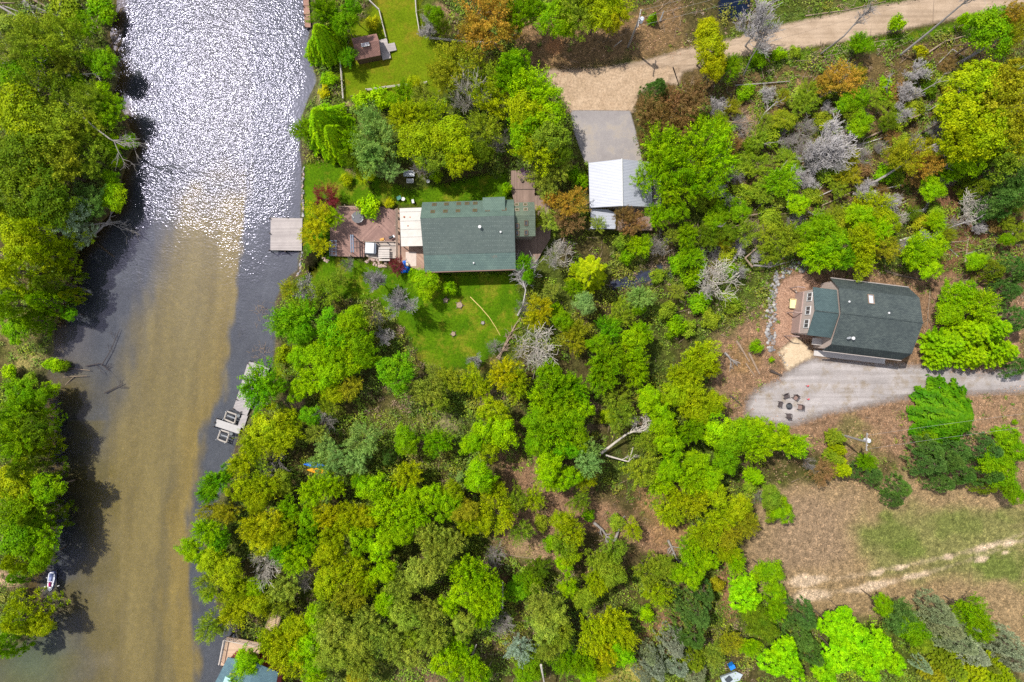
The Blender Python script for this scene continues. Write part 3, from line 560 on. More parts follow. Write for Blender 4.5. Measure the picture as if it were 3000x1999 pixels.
CT = dict(K='deep green', L='lime green', G='mid green', B='emerald green', Y='yellow-green', O='orange', R='rust red', T='pale teal green', D='dark olive', S='dull sage', E='olive green', P='dark pine green',
          N='silvery grey-green', W='neon lime', M='maroon', A='bright yellow', C='golden olive', F='muted olive', H='pale frosty')
LANDMARKS = [('square dock', (836, 686)), ('angled dock', (660, 1210)), ('main house', (1370, 690)), ('white garage', (1820, 540)), ('brown-roofed shed', (1072, 137)),
    ('dark green cabin', (2560, 940)), ('fire pit', (2308, 1188)), ('jet ski', (155, 1700)), ('blue kayak', (918, 1361)), ('boathouse', (690, 1960)), ('wooden stairs', (797, 1825)), ('big white bare tree', (1563, 1020)),
    ('concrete slab', (1770, 400)), ('sand lot', (1750, 265)), ('curved stone border', (2262, 920)), ('lower utility pole', (2540, 1300)), ('upper utility pole', (1858, 95)), ('river glare', (620, 280)),
    ('long yellow pole', (1420, 925)), ('sandy wheel tracks', (2560, 1710)), ('forked fallen tree', (1850, 1290)), ('dark roadside pond', (2150, 20)), ('hot tub', (1086, 727)), ('clearing', (1620, 1460)), ('white-roofed porch', (1205, 665)),
    ('grey brush heap', (2420, 410)), ('top-left log tangle', (50, 40)), ('bottom-right corner', (2990, 1990)), ('bottom-left corner', (10, 1990)), ('top-right corner', (2990, 10)), ('top dock', (900, 40)), ('dirt road bend', (2400, 100)), ('three bleached logs', (2195, 1050)),
    ('right edge middle', (2990, 1000)), ('left bank clearing', (90, 1060)), ('blue gear', (2140, 1950)), ('brown east deck', (1590, 660)), ('gravel drive end', (2900, 1110)), ('bottom edge centre', (1500, 1995)), ('neon lime maple', (2550, 1900))]
USED = {}
def where(x, y, k=0):
    o = sorted(LANDMARKS, key=lambda l: (l[1][0] - x) ** 2 + (l[1][1] - y) ** 2)[k]; dx, dy = x - o[1][0], y - o[1][1]; d = math.hypot(dx, dy) / 20
    a = math.degrees(math.atan2(-dy, dx)) % 360; names = ['right of', 'above-right of', 'above', 'above-left of', 'left of', 'below-left of', 'below', 'below-right of']
    dirn = names[int((a + 22.5) // 45) % 8]
    return f"about {max(1, round(d))} m {dirn} the {o[0]}"
TREES = []
def plant(x, y, r, kind, ck, h=None, label=None):
    """x, y: crown centre on the survey grid; r: crown radius there (grid units)"""
    if kind == 'b' and x < 240 and y > 600 and rnd.random() < .5: kind = 'q'
    q = PROTO['h' if kind == 'b' and rnd.random() < .42 else kind]; pr = q[rnd.randrange(len(q))]
    r *= {'b': 1.1, 'a': 1.14, 'e': 1.1, 'd': 1.05}.get(kind, 1.0); R0 = r / 20.0; hh = h if h else {'q': 7, 'b': 6.5 + R0 * .7, 'a': 6.0 + R0 * .8, 'm': 6 + R0 * .6, 'f': 4 + R0, 's': 9.5, 'p': 4 + R0 * .9, 'c': 7, 'k': .7 + R0 * .8, 'd': 7, 'e': 6, 'g': 5}[kind]
    sz = hh / pr['H']; zc = pr['zc'] * sz + GZ; s = (CAM_H - zc) / 2000.0; sx = r * s / pr['R']
    p = P(x, y, zc); g = gh(p.x, p.y)
    if g < .1: g = max(g, -.4)
    n = KNAME[kind]; o = thing(n, None, n.split('_')[0] if n == 'shrub' else 'tree', (p.x, p.y, g), rnd.uniform(0, 6.28))
    t = bpy.data.objects.new('trunk', pr['trunk']); LINK(t); t.parent = o
    if pr['crown']:
        c = bpy.data.objects.new('crown', pr['crown']); LINK(c); c.parent = o
        b = LC[ck]; j = rnd.uniform(.86, 1.1) * LEAF_K; c.color = (min(1, b[0] * j * rnd.uniform(.93, 1.07)), b[1] * j, b[2] * j * rnd.uniform(.8, 1.2), 1)
    o.scale = (sx * rnd.uniform(.88, 1.12), sx * rnd.uniform(.88, 1.12), sz)
    size = ('small ' if r < 38 else 'broad ' if r > 72 else '') if kind != 'k' else ('tiny ' if r < 22 else 'low ')
    colr = '' if kind in 'deg' else CT[ck] + ' '
    if label is None:
        for k in range(0, 7):
            label = f"{size}{colr}{KTEXT[kind]} {where(x, y, k)}".replace('  ', ' ')
            if label not in USED: break
        else: label = f"{size}{colr}{KTEXT[kind]} {where(x, y, 0)}, next to its twin"
    USED[label] = 1; o['label'] = label; gname = {'k': 'shrubs and bushes along the banks and woods'}.get(kind, {'q': 'bushy cedars of the left bank', 'b': 'leafy trees of the woods', 'a': 'thinly leafed spring trees', 'm': 'dense maples', 'f': 'feathery trees', 's': 'spruces', 'p': 'pines', 'c': 'conical evergreens', 'd': 'bare trees', 'e': 'bare trees', 'g': 'bare trees'}.get(kind))
    o['group'] = gname; TREES.append((x, y, r, o)); return o
LEAF_K = 0.95
def planting(tile, txt):
    for ln in txt.strip().split(';'):
        f = ln.strip().split(',')
        if len(f) < 5: continue
        x, y = npx(tile, float(f[0]), float(f[1])); plant(x, y, float(f[2]) / 2.351, f[3], f[4], float(f[5]) if len(f) > 5 and f[5] else None, f[6] if len(f) > 6 else None)
planting(1, """200,250,150,a,F;420,250,140,a,F;560,175,95,a,G,5;440,60,120,k,F;690,60,100,k,G,3;665,405,118,b,G,6;90,500,120,b,G,7;50,340,110,a,S;240,610,170,a,D;110,780,220,b,Y,10;
330,900,190,b,F,10;600,640,90,a,E;720,740,105,b,G,6;570,880,130,a,F,7;750,980,80,b,L,3.5;870,955,58,k,L,2.5;100,1080,220,b,D,11;330,1150,190,b,F,10;580,1080,140,a,E,7;90,1330,200,b,D,11;320,1360,190,b,D,10;
790,1090,60,k,L,2.5;730,1210,68,b,G,4;740,1340,95,b,L,4.5;600,1390,115,a,P,6;410,1490,150,a,H,7;70,1545,170,b,Y,9;150,180,70,k,E;330,150,60,k,F;230,400,90,k,L,3;420,430,90,a,F,5;330,330,80,k,G;520,560,70,k,G,2;700,600,60,k,L,2.5;480,750,110,a,S,6;640,820,70,k,G;20,160,70,k,S;
2220,60,90,b,G,8;2230,270,118,c,L,8;2180,330,80,c,L,5;2320,150,80,b,G,7;2260,540,55,k,L;2230,640,45,k,A;2235,850,150,c,L,10;2310,950,120,c,L,9;2085,890,78,b,G,5;2240,1370,84,a,M,3.5,maroon ornamental tree at the corner of the shoreline lawn;2180,1500,110,a,A,5.5,yellow-lime tree overhanging the landward end of the lakeside dock;2290,1490,70,a,L,5""")
planting(2, """10,130,95,b,G,8;60,40,80,b,B,7;40,390,60,b,B,4;210,160,55,k,A;640,90,75,b,G,7;600,195,65,e,S,4;700,190,60,a,F,4;1000,110,190,a,O,11,big orange budding tree at the top edge beside the dead swamp;900,200,100,a,O,8;1150,180,100,a,O,8;1220,80,115,b,G,9;1330,40,90,b,G,8;1480,110,140,b,G,9;1620,70,140,b,E,9;1760,60,120,b,Y,9;1880,120,100,b,A,8;1880,40,110,b,Y,8;1560,170,70,b,G,7;
2150,120,42,s,G,3;790,420,150,a,C,9;860,330,60,a,O,7;700,520,110,a,C,8;1200,400,112,b,G,11;1170,520,110,b,G,10;990,560,120,a,E,8;560,660,90,a,S,6;870,650,130,d,S,11,pale bare tree standing in the thicket above the main house;1040,660,120,a,Y,8;1300,600,140,b,L,11;1260,760,150,b,Y,11;1420,740,150,b,L,11;1270,870,150,b,G,10;1440,920,150,b,E,11;1330,1020,140,b,Y,10;1500,1030,110,b,D,9;
210,830,110,a,T,9;230,960,130,a,T,9;200,1060,110,b,T,8;330,1170,80,a,T,6;420,790,110,b,Y,8;600,770,100,a,Y,8;550,960,160,b,Y,9;760,930,160,b,Y,9;620,1080,120,b,E,8;800,1080,130,b,Y,8;980,880,110,a,F,8;960,1030,110,b,D,7;1080,960,90,g,S,7;260,660,90,k,L,3;420,650,90,b,G,5;130,700,60,k,L;360,700,60,b,L,4;500,560,60,k,Y;
60,960,90,b,G,7;110,1080,90,b,D,6;160,1190,80,b,Y,4;540,1130,75,d,S,6,leafless white tree on the shaded lawn above the house;650,1210,48,k,L,3;1390,1210,90,a,S,6;1500,1150,90,a,S,6;1420,1310,70,a,S,5;1660,1240,52,k,G,3;1600,1200,60,k,G,3;1580,1400,110,a,O,7;1560,1500,110,a,R,6;1440,1380,60,a,O,5;1140,1300,42,k,G,2;190,1420,88,k,L,3,lime green bush at the top edge of the river deck;
2170,640,110,p,P,8;2120,770,100,a,R,8;2200,830,110,a,R,8;2090,950,60,a,R,6;2270,700,90,a,R,7;2310,890,100,a,R,7;2230,1000,130,a,L,10;2180,1130,110,a,L,10;2300,1150,120,a,G,11;2080,1220,85,a,L,9,green branches spreading over the right slope of the garage roof;2250,1300,100,a,L,10;2180,1480,80,b,L,7;2320,1450,90,b,G,8;1940,1490,75,a,R,6;2020,1530,80,a,R,6;1775,1540,50,a,S,5;1345,1500,80,a,C,3.5;1440,1520,80,a,S,5;30,1240,50,k,Y;330,1400,40,k,A""")
planting(3, """200,300,130,b,A,9;170,190,90,b,A,8;230,440,90,b,A,8,bright yellow tree rising at the lower edge of the dirt road;540,180,130,e,S,9,leafless grey tree leaning over the dirt road;90,640,110,a,R,8;30,720,100,a,R,8;170,960,150,a,L,11;240,1080,130,a,L,10;80,1120,130,a,L,10;180,1250,120,a,G,10;40,1280,100,a,L,9;260,880,80,a,L,7;
430,630,60,k,G;520,390,70,k,G;660,370,60,k,L;780,360,50,k,E;340,450,80,b,G,5;1230,290,72,b,G,4;1110,540,130,a,O,6;1210,520,60,a,C,5;1000,560,70,a,O,5;1180,680,110,b,G,5;1230,850,90,b,G,4.5;880,630,75,a,E,4;830,720,80,a,E,4;1000,960,150,e,S,8,dense heap-shaped grey bare tree in the middle of the brushland;900,1060,100,e,S,6;1060,1060,100,e,S,7;
2150,200,170,b,G,10;2300,90,90,a,O,10;2290,240,100,a,C,10;1950,130,50,k,L,4;2080,560,190,b,Y,12;1950,760,180,b,Y,12;2200,700,200,b,C,12;2120,880,190,b,Y,12;2280,900,160,b,C,12;1960,980,150,b,Y,11;2250,1050,130,b,E,11;2000,1100,110,b,G,8;2290,520,130,b,C,12;1580,1060,120,a,C,8;1680,1130,100,a,O,7;1480,1080,80,a,C,7;1730,1290,85,b,L,5;
800,1400,85,b,L,4.5;1330,1420,110,a,Y,6;1230,1480,100,b,L,6;1420,1520,90,b,Y,6;2200,1230,150,p,P,9;2150,1380,130,p,P,8;2280,1350,130,p,P,9;2020,1300,80,p,F,6;1510,1490,70,d,S,3.5,small white bare tree low in the brush;2020,1430,120,d,S,5,white antler-like dead tree beside the dark pine;1750,1530,70,b,L,4;1640,360,50,k,A,2.5;1670,500,55,k,E,3;1480,160,60,k,L,3;700,820,90,b,F,4;600,960,80,k,E,3;500,1000,70,k,S;
420,1150,80,k,E;560,1300,90,b,E,4;680,1250,100,b,G,5;760,1180,80,k,G;1000,1200,80,k,E;1150,1200,70,a,C,4;900,1340,70,k,F;400,1450,80,b,G,4;300,1400,80,k,G;240,1500,90,b,G,5;600,1500,80,k,E;950,1540,80,b,G,4;1100,1500,70,k,F;1500,820,80,k,F;1600,740,80,k,F;1400,620,80,k,G;1500,1000,70,k,F;1850,1180,80,b,G,5;1830,720,70,b,L,6;1300,150,0.1,k,F""")
planting(4, """320,30,190,b,Y,10;130,90,150,b,Y,9;170,300,190,b,Y,10;330,190,120,b,Y,9;350,380,130,b,D,9;300,500,140,b,G,8;430,590,60,b,B,4.5;110,540,150,b,G,9;462,465,60,b,Y,6;80,690,110,b,G,6;240,640,100,b,G,6;360,950,50,k,L,2;415,950,40,k,D,1.5;310,940,45,k,L;60,1000,60,k,L,2;200,1060,60,k,E;
100,1150,120,b,G,7;300,1120,68,b,L,4;200,1200,100,b,G,6;70,1290,120,b,G,8;290,1320,82,b,L,5;170,1400,130,b,D,8;60,1480,130,b,G,9;220,1500,120,b,Y,8;540,30,90,a,H,5;480,80,60,a,F,4;
2140,30,90,a,A,5;2200,130,70,a,A,4;2110,420,75,e,S,5;1990,430,75,a,C,4.5;2060,480,80,a,E,4.5;2240,450,100,a,E,6;2330,350,60,a,S,4;2040,620,115,b,B,9;1950,660,100,b,B,8;2080,720,90,b,B,8;2280,700,130,b,B,9;2320,820,130,b,L,9;2170,880,110,b,L,7;2060,880,90,b,L,6;1950,870,70,k,Y,3;
1772,1095,142,b,B,9,emerald green tree overhanging the middle of the angled grey dock;1895,1085,78,b,B,8;2040,1130,80,b,L,6;2150,1050,120,b,L,7;2280,1000,110,b,L,7;2280,1130,90,b,Y,6;2130,1300,78,b,B,6;1830,1370,150,b,Y,8;1920,1450,130,b,Y,8;1740,1490,110,b,Y,7;1990,1330,80,b,Y,6;2200,1340,90,g,S,6;2180,1420,80,a,S,6;2260,1240,60,a,F,5;2250,1520,85,a,T,6""")
planting(5, """575,385,100,b,L,5;740,415,50,k,G,2.5;385,265,60,a,M,2.8,dark maroon bush between the boulder bank and the blue tarp;30,240,65,g,S,5;240,370,70,e,S,9,fine silver bare treetop nearest the maroon bush;380,520,105,e,S,11,largest silvery bare treetop beside the main lawn;295,740,55,e,S,5;230,620,60,g,S,5;500,320,50,k,L;
60,640,110,b,L,9;110,780,120,b,G,9;60,920,110,b,L,8;160,900,90,b,G,8;370,1000,140,b,B,9,round emerald green tree at the lower left corner of the main lawn;590,1120,110,b,S,8;660,1200,80,b,E,7;740,1050,90,b,F,6;640,990,60,a,S,5;900,1060,90,a,Y,6;980,1120,70,a,Y,5;1120,1010,95,b,A,8;1200,1080,100,b,Y,8;60,1100,90,a,C,6;
140,1470,115,a,T,7;440,1470,105,b,G,7;660,1480,95,b,G,7;1050,1270,105,b,Y,9;980,1400,120,b,L,10;1110,1420,130,b,L,10;900,1490,90,b,L,9;1010,1520,100,b,Y,9;1265,240,60,b,B,6;1290,330,55,b,B,5;1480,220,125,d,S,8,white bare tree growing right of the main house;1540,130,60,g,S,6;1720,310,165,s,Y,12,tall yellow-green spruce below the garage;
1370,560,90,a,A,6;1340,640,80,a,A,6;1440,440,60,a,S,4;1680,520,90,b,T,7;1530,640,75,b,G,6;1640,700,75,a,C,6;1600,780,90,a,C,6;1850,700,95,b,B,8;1330,830,165,d,S,10,big white bare tree spreading below the fallen trunk;1780,800,90,b,G,8;1820,930,120,b,G,10;1800,1030,110,b,G,9;2020,780,105,b,L,8;2070,720,70,b,L,7;2010,920,95,b,L,8;2040,1010,75,b,L,7;1440,1000,90,b,G,8;
1480,1130,130,b,G,10;1590,1100,110,b,G,9;1390,1200,110,b,L,9;1400,1330,130,b,G,10;1540,1290,110,b,G,9;1470,1430,130,b,G,10;1620,1440,110,b,G,9;1350,1480,100,b,G,9;1650,1250,90,b,L,8;1560,1530,90,b,B,9;1700,1530,85,a,T,8;1930,600,90,a,E,6;2060,480,80,b,T,6;2050,560,60,b,G,5;2060,120,75,b,L,5;1930,110,60,k,E,3;1960,210,60,k,G,3;
2200,110,80,g,S,5;2280,60,60,a,S,5;1900,1180,90,a,E,7;1930,1310,100,a,E,8;1830,1300,60,k,Y;2120,1180,100,b,L,8;2200,1260,90,b,L,8;2290,1160,90,b,Y,8;2230,1370,110,b,L,9;2270,1500,110,b,L,9;2130,1480,90,b,E,7;2310,1020,70,b,Y,6;2310,680,80,k,G,3;2250,570,70,k,E,3;2180,330,60,k,E;2310,440,60,a,S,4;1600,420,60,b,G,5;1480,560,50,k,G,2;1230,550,55,g,S,5;1060,820,60,g,S,3;930,910,50,e,S,5""")
planting(6, """210,400,175,d,S,7,large grey bare tree on the slope left of the stone border;960,190,120,b,L,7;860,130,80,b,L,6;1060,80,130,b,G,8;1110,220,80,b,B,7;1240,90,120,b,Y,8;1240,230,100,b,Y,7;1400,130,100,a,C,7;740,80,100,b,E,6;600,60,90,a,F,5;600,180,70,a,F,4;880,20,90,b,G,7;1360,20,90,b,L,7;
1620,150,110,b,L,7;1720,270,95,b,L,6;1760,130,90,b,L,6;1600,240,60,k,L,3;2030,230,80,b,L,4;2230,80,45,b,G,4;2270,90,30,b,G,3;2270,290,110,p,P,7;2130,300,90,p,F,5;1900,470,105,b,L,6;2080,540,110,b,L,7;1850,590,90,b,L,5;1990,440,70,b,G,6;2230,440,90,p,P,6;
1830,800,130,f,L,7;1990,730,150,f,L,8;2140,700,140,f,L,8;2000,880,130,f,L,6,feathery lime tree whose sprays hang over the gravel drive;2200,850,130,f,L,7;1780,900,100,f,L,5;2290,640,100,p,P,7;2300,950,80,p,P,5;510,820,52,k,G,2,dark green round bush beside the bleached logs;610,910,22,k,L,1,tiny green plant below the leafy bed;
130,890,115,b,Y,7;60,1000,100,b,Y,7;200,960,70,b,Y,6;230,1210,95,b,Y,7;60,1170,120,b,Y,8;120,1290,90,b,Y,7;250,1400,120,b,L,8;420,1400,110,b,L,8;560,1390,100,b,L,8;680,1450,110,b,L,8;340,1500,120,b,G,8;780,1500,80,b,L,7;530,1510,110,b,L,8;60,1400,90,b,G,8;
1850,1295,222,c,K,7.5,big round deep green tree left below the gravel drive bend;1700,1430,70,f,G,4;1070,1450,62,f,E,5;1080,1530,60,f,Y,5;1700,1530,110,p,P,6;1870,1540,110,p,P,6;2080,1530,110,p,P,7;2250,1460,110,b,G,7;2310,1540,100,b,G,7;2290,1340,20,k,G;
70,330,90,k,G,3;60,200,90,b,G,5;330,300,60,k,G,3;120,520,90,k,G,2;330,520,80,k,E,2;200,640,80,k,F,2;40,700,70,k,E;300,200,70,k,F;30,50,80,b,G,6;180,60,80,b,D,5;330,40,80,b,D,5;450,30,80,a,E,5""")
planting(7, """190,100,170,b,D,9;60,200,170,b,Y,9;250,260,140,b,G,9;90,380,170,b,G,9;250,430,130,b,D,9;70,560,160,b,G,9;230,580,125,b,G,8;130,720,140,b,Y,8;230,740,90,b,G,7;110,840,70,b,G,4;
130,1130,165,b,Y,8;60,1290,120,b,G,7;220,1200,95,b,Y,6;1470,200,90,b,B,8;1420,270,75,b,B,7;1540,140,70,b,B,7;1660,70,95,b,Y,7;1760,110,90,a,E,6;1880,60,100,g,S,6;1640,250,105,b,Y,8;1800,240,110,b,Y,8;1930,200,100,b,F,6;1450,390,90,a,C,5;1560,400,80,a,C,6;1420,530,95,b,L,7;1500,600,90,b,B,6;1280,670,85,b,L,6;1350,700,75,b,L,6;
1750,510,105,b,A,9;1850,480,100,b,A,9;1800,600,100,b,A,8;1960,540,90,b,Y,8;2120,470,105,b,G,8;1990,400,90,b,L,7;1930,680,72,b,B,7;2040,730,95,b,L,8;2110,620,80,b,G,7;1780,790,115,d,S,9,forked white dead treetop left of the lower woods;1450,740,100,b,Y,7;1560,830,110,b,Y,8;1420,900,70,a,E,5;1430,960,60,b,L,4;1640,950,90,b,Y,7;1750,920,80,b,L,7;
1950,920,110,a,S,7;2080,860,70,g,S,5;1600,1070,110,b,Y,7;1760,1030,100,b,Y,7;1900,1040,90,a,F,6;1430,1210,95,a,E,7,sparse olive tree leaning over the water above the boathouse;1520,1180,60,a,F,5;1690,1440,100,b,L,8,lime green tree growing over the boathouse roof;1640,1540,70,b,L,7;1880,1300,110,b,Y,8;2030,1200,110,b,Y,8;1990,1380,130,b,Y,9;2110,1330,110,b,L,9;
2150,260,90,b,L,8;2280,210,90,b,L,8;2290,120,70,a,T,7;2320,30,80,a,T,7;2180,60,60,a,T,6;2270,430,105,b,A,8;2300,560,95,b,Y,9;2250,680,100,b,Y,9;2290,800,110,b,Y,9;2240,920,110,b,Y,9;2270,1040,100,b,E,9;2180,1130,100,b,L,8;2290,1180,110,b,S,10;2220,1290,100,b,S,9;2300,1400,110,b,S,10;2160,1440,100,b,L,8;1760,350,80,b,Y,8;2150,1530,90,b,L,8""")
planting(8, """100,50,95,a,T,7;330,20,70,p,P,5;450,150,100,b,Y,7,round yellow-green tree right of the teal trees;210,240,110,b,L,9;130,200,80,b,G,8;330,380,120,b,L,9;60,440,100,b,Y,9;170,440,80,b,A,8;500,430,105,b,L,9;480,300,80,b,L,8;620,300,95,b,L,9;730,370,105,b,G,9;760,260,90,b,Y,8;820,170,50,s,T,5,tiny blue-green spruce among yellow maples;950,160,115,b,L,10;
1070,430,110,a,Y,9;860,400,95,b,C,9;960,480,80,b,Y,8;870,480,70,b,Y,8;250,640,120,b,L,9;120,600,110,b,L,9;390,560,100,b,L,9;620,580,100,b,S,10;740,600,100,b,S,10;660,700,110,b,S,10;540,830,110,b,S,10;880,820,120,b,L,10;1010,900,100,b,L,10;1000,1020,110,b,L,10;860,980,110,b,L,10;970,1110,80,b,G,8;400,930,110,b,S,10;290,820,100,b,L,9;60,800,110,b,Y,9;60,980,110,b,C,9;170,880,80,b,Y,9;
430,1110,110,b,S,10;590,1110,110,b,S,10;300,1030,100,b,L,10;170,1170,110,b,S,9;330,1300,115,b,S,10;110,1330,110,b,S,10;620,1270,105,b,S,10;480,1280,90,b,E,9;840,1190,100,b,S,9;730,1060,100,b,L,9;720,1460,115,b,L,9;880,1470,110,b,L,9;460,1410,90,b,S,9;120,1460,100,b,S,9;800,1330,70,b,L,7;
1200,940,90,b,B,4;1290,880,80,b,G,5;1350,800,95,b,D,5;1400,1050,120,b,S,10;1480,1110,105,b,S,10;1420,1220,115,b,S,10;1510,1250,90,b,E,9;1230,1350,90,a,H,7;1320,1410,85,b,E,7;1560,1440,90,b,G,8;1290,1500,100,b,G,7;1530,470,90,b,Y,9;1590,560,85,b,Y,9;1530,620,90,b,E,9;1580,700,85,b,Y,8;1540,770,75,b,L,7;1870,660,90,a,E,8;1780,740,90,b,E,8;1850,810,110,b,E,8;1760,880,85,b,Y,8;1570,930,75,b,L,7;1680,1000,85,b,E,7;
1740,1250,120,b,Y,9;1860,1170,120,b,Y,9;1950,1270,90,b,Y,8;1830,1350,95,b,A,8;1930,1380,100,b,W,8;1670,1420,90,b,G,8;1430,90,110,b,L,11;1560,170,90,b,L,10;1430,180,80,b,L,9;1700,60,95,b,T,10;1680,180,70,b,Y,8;2080,110,115,a,F,8;2200,200,90,b,L,7;2260,110,100,b,L,8;2250,410,90,b,Y,7;2310,300,70,b,Y,7;2120,830,105,a,F,8;2210,760,85,b,E,8;2180,960,100,a,Y,7;2310,820,80,b,L,7;2100,1100,60,k,L,2.5;
2170,1460,85,p,N,8;2290,1300,95,p,N,8;2310,1430,90,p,N,8;2120,1380,60,p,N,6;2080,1510,60,p,N,6;1700,1530,70,b,L,6;1790,1470,70,b,Y,6;1050,250,90,b,Y,7;1240,540,75,a,E,7;1330,310,80,a,Y,6;1440,610,60,k,G,2;1640,330,70,a,E,6;1900,470,60,k,E,2;1210,300,75,a,E,7;2000,520,65,a,Y,5;1380,470,60,k,F,2;1700,420,50,k,G,2;1150,380,60,a,Y,6;100,1540,80,b,C,8;950,1540,80,b,G,6;1430,1330,80,b,S,9;1060,700,80,g,S,4;1090,1180,90,g,S,5,brown leafless branch tangle between sage treetops""")
planting(9, """100,50,95,b,L,8;60,170,100,b,L,8;200,170,95,b,L,8;300,60,90,b,G,7;510,160,70,f,L,5;460,220,50,k,E;970,120,85,a,R,4.5;900,70,60,g,S,4;1100,100,80,f,Y,6;1060,30,70,f,E,5;1290,130,90,p,P,6;1270,50,60,b,G,5;1480,230,85,p,P,6;1450,310,55,p,P,5;1700,60,110,p,P,7;1820,40,110,p,P,7;1900,130,105,p,P,7;1780,190,80,p,P,6;2080,130,100,p,P,7;2080,220,60,p,F,5;2230,140,110,b,G,7;2290,270,85,b,G,6;2160,50,100,b,G,7;
80,330,100,b,Y,8;240,280,90,b,Y,8;400,370,100,b,Y,8;450,480,80,b,C,8;270,440,100,b,Y,8;150,560,105,b,Y,8;310,560,90,b,C,8;70,680,100,b,L,8;170,740,90,b,L,7;320,680,80,b,Y,7;80,850,90,b,L,7;700,390,100,b,G,6,deep green tree standing alone at the left end of the brown field;620,300,90,b,E,6;620,420,60,b,E,4;540,300,50,g,S,4;
430,900,110,m,W,7;440,1020,110,m,W,7;600,830,110,b,G,8;650,960,90,b,G,8;640,1080,80,b,G,7;90,1080,130,p,P,9;60,1230,110,p,P,9;150,940,70,p,P,7;560,1200,120,b,D,8;500,1130,90,b,D,7;820,1110,105,p,P,8;800,1240,110,p,P,8;880,1370,95,p,P,7;720,1350,105,m,W,8;640,1450,110,m,W,8;760,1480,110,m,W,8;1050,1200,110,m,W,9;1200,1270,170,m,W,10,largest neon lime maple at the bottom edge below the field;1360,1330,120,m,W,9;1100,1400,140,m,W,9;1300,1460,150,m,W,9;1000,1510,110,m,W,8;1470,1450,90,m,W,8;
1400,1050,80,b,G,8;1500,1120,95,b,P,9;1590,1210,100,b,G,9;1670,1320,85,b,E,8;1750,1080,90,p,N,9;1790,1170,100,p,N,9;1880,1270,110,p,N,9;1980,1350,100,p,N,8;1940,1150,50,p,N,7;2000,1090,105,b,G,8;2070,1200,85,b,G,8;2230,1310,95,p,N,8;2290,1410,95,p,N,8;1650,1450,50,p,H,5,small frosty blue pine tucked beside the neon maple;1860,1470,100,f,F,7;2010,1510,110,f,Y,7;2180,1510,110,f,Y,7;1750,1530,80,f,C,6;
60,1390,110,p,F,8;90,1520,80,p,N,6;210,1390,80,a,S,6;330,1290,80,a,C,6;470,1330,70,b,L,6;1130,1100,60,m,W,7;240,900,60,k,C,3;370,750,70,b,L,7;2090,1440,60,p,S,6""")

_r = random.Random(99); _n = 0; _put = []
while _n < 105:                                          # the tangle of young growth on the brushland between road, garage and cabin
    x, y = _r.uniform(1960, 3000), _r.uniform(150, 800)
    if y < 330 - (x - 1960) * .2 or (x > 2240 and y > 730) or any((x - a) ** 2 + (y - b_) ** 2 < 34 ** 2 for a, b_ in _put): continue
    if any((x - t[0]) ** 2 + (y - t[1]) ** 2 < (t[2] * .6) ** 2 for t in TREES): continue
    _put.append((x, y)); _n += 1; k_ = _r.choice('kakaagggee'); plant(x, y, _r.uniform(20, 38), k_, _r.choice('FEFEGDCSR'), _r.uniform(1.5, 4.5) if k_ != 'k' else None)
# ------------------------------------------------------------------ buildings
def F(o, ang):                                          # local frame: u along, v across, z up
    ca, sa = math.cos(ang), math.sin(ang)
    return lambda u, v, z: Vector((o[0] + u * ca - v * sa, o[1] + u * sa + v * ca, z))
def roof_pair(mb, f, u0, u1, prof, th=.16):             # thick roof skin following a (v, z) profile
    A = [f(u0, v, z) for v, z in prof] + [f(u0, v, z - th) for v, z in reversed(prof)]
    B = [f(u1, v, z) for v, z in prof] + [f(u1, v, z - th) for v, z in reversed(prof)]
    return mb.loft(A, B)
def body(mb, f, u0, u1, prof, z0=.3, inset=.25, drop=.17):
    p = [(v, z - drop) for v, z in prof]; p[0] = (p[0][0] + inset, p[0][1]); p[-1] = (p[-1][0] - inset, p[-1][1])
    if prof[0][0] > prof[-1][0]: raise ValueError
    A = [f(u0, p[0][0], z0)] + [f(u0, v, z) for v, z in p] + [f(u0, p[-1][0], z0)]
    B = [f(u1, p[0][0], z0)] + [f(u1, v, z) for v, z in p] + [f(u1, p[-1][0], z0)]
    return mb.loft(A, B)
def zprof(prof, v): return float(np.interp(v, [a for a, b in prof], [b for a, b in prof]))
def on_roof(x, y, o, ang, prof, z=6):                   # survey grid point -> (u, v) on that roof
    ca, sa = math.cos(ang), math.sin(ang)
    for _ in range(8):
        p = P(x, y, z); dx, dy = p.x - o[0], p.y - o[1]; u, v = dx * ca + dy * sa, -dx * sa + dy * ca; z = zprof(prof, v)
    return u, v, z
def tilted_box(mb, f, prof, u, v, du, dv, dz, lift=0):
    a, b = v - dv / 2, v + dv / 2; za, zb = zprof(prof, a) + lift, zprof(prof, b) + lift
    return mb.add([f(u - du / 2, a, za), f(u + du / 2, a, za), f(u + du / 2, b, zb), f(u - du / 2, b, zb), f(u - du / 2, a, za + dz), f(u + du / 2, a, za + dz), f(u + du / 2, b, zb + dz), f(u - du / 2, b, zb + dz)],
                  [(3, 2, 1, 0), (4, 5, 6, 7), (0, 1, 5, 4), (1, 2, 6, 5), (2, 3, 7, 6), (3, 0, 4, 7)])
GREEN_TILE = shingles('green roof tiles', (.106, .132, .120), (.085, .11, .101), R_(1.9), .4, .3, .22, patch=(.2, .8))
GREEN_TILE2 = shingles('moss green roof tiles', (.112, .165, .135), (.096, .145, .118), R_(1.9), 0, .3, .22)
DARK_TILE = shingles('dark green shingles', (.084, .104, .098), (.052, .066, .067), R_(-6.9), 0, .3, .14, patch=(.38, .62))
BLUE_TILE = shingles('blue green shingles', (.080, .122, .124), (.058, .090, .094), R_(-6.9), 0, .3, .14, patch=(.3, .7))
BROWN_TILE = shingles('brown shingles', (.30, .165, .135), (.24, .13, .11), R_(5), 0, .28, .14)
SIDING = boards('tan lap siding', (.40, .33, .30), (.37, .31, .28), .2, 0, .15, stain=.2)
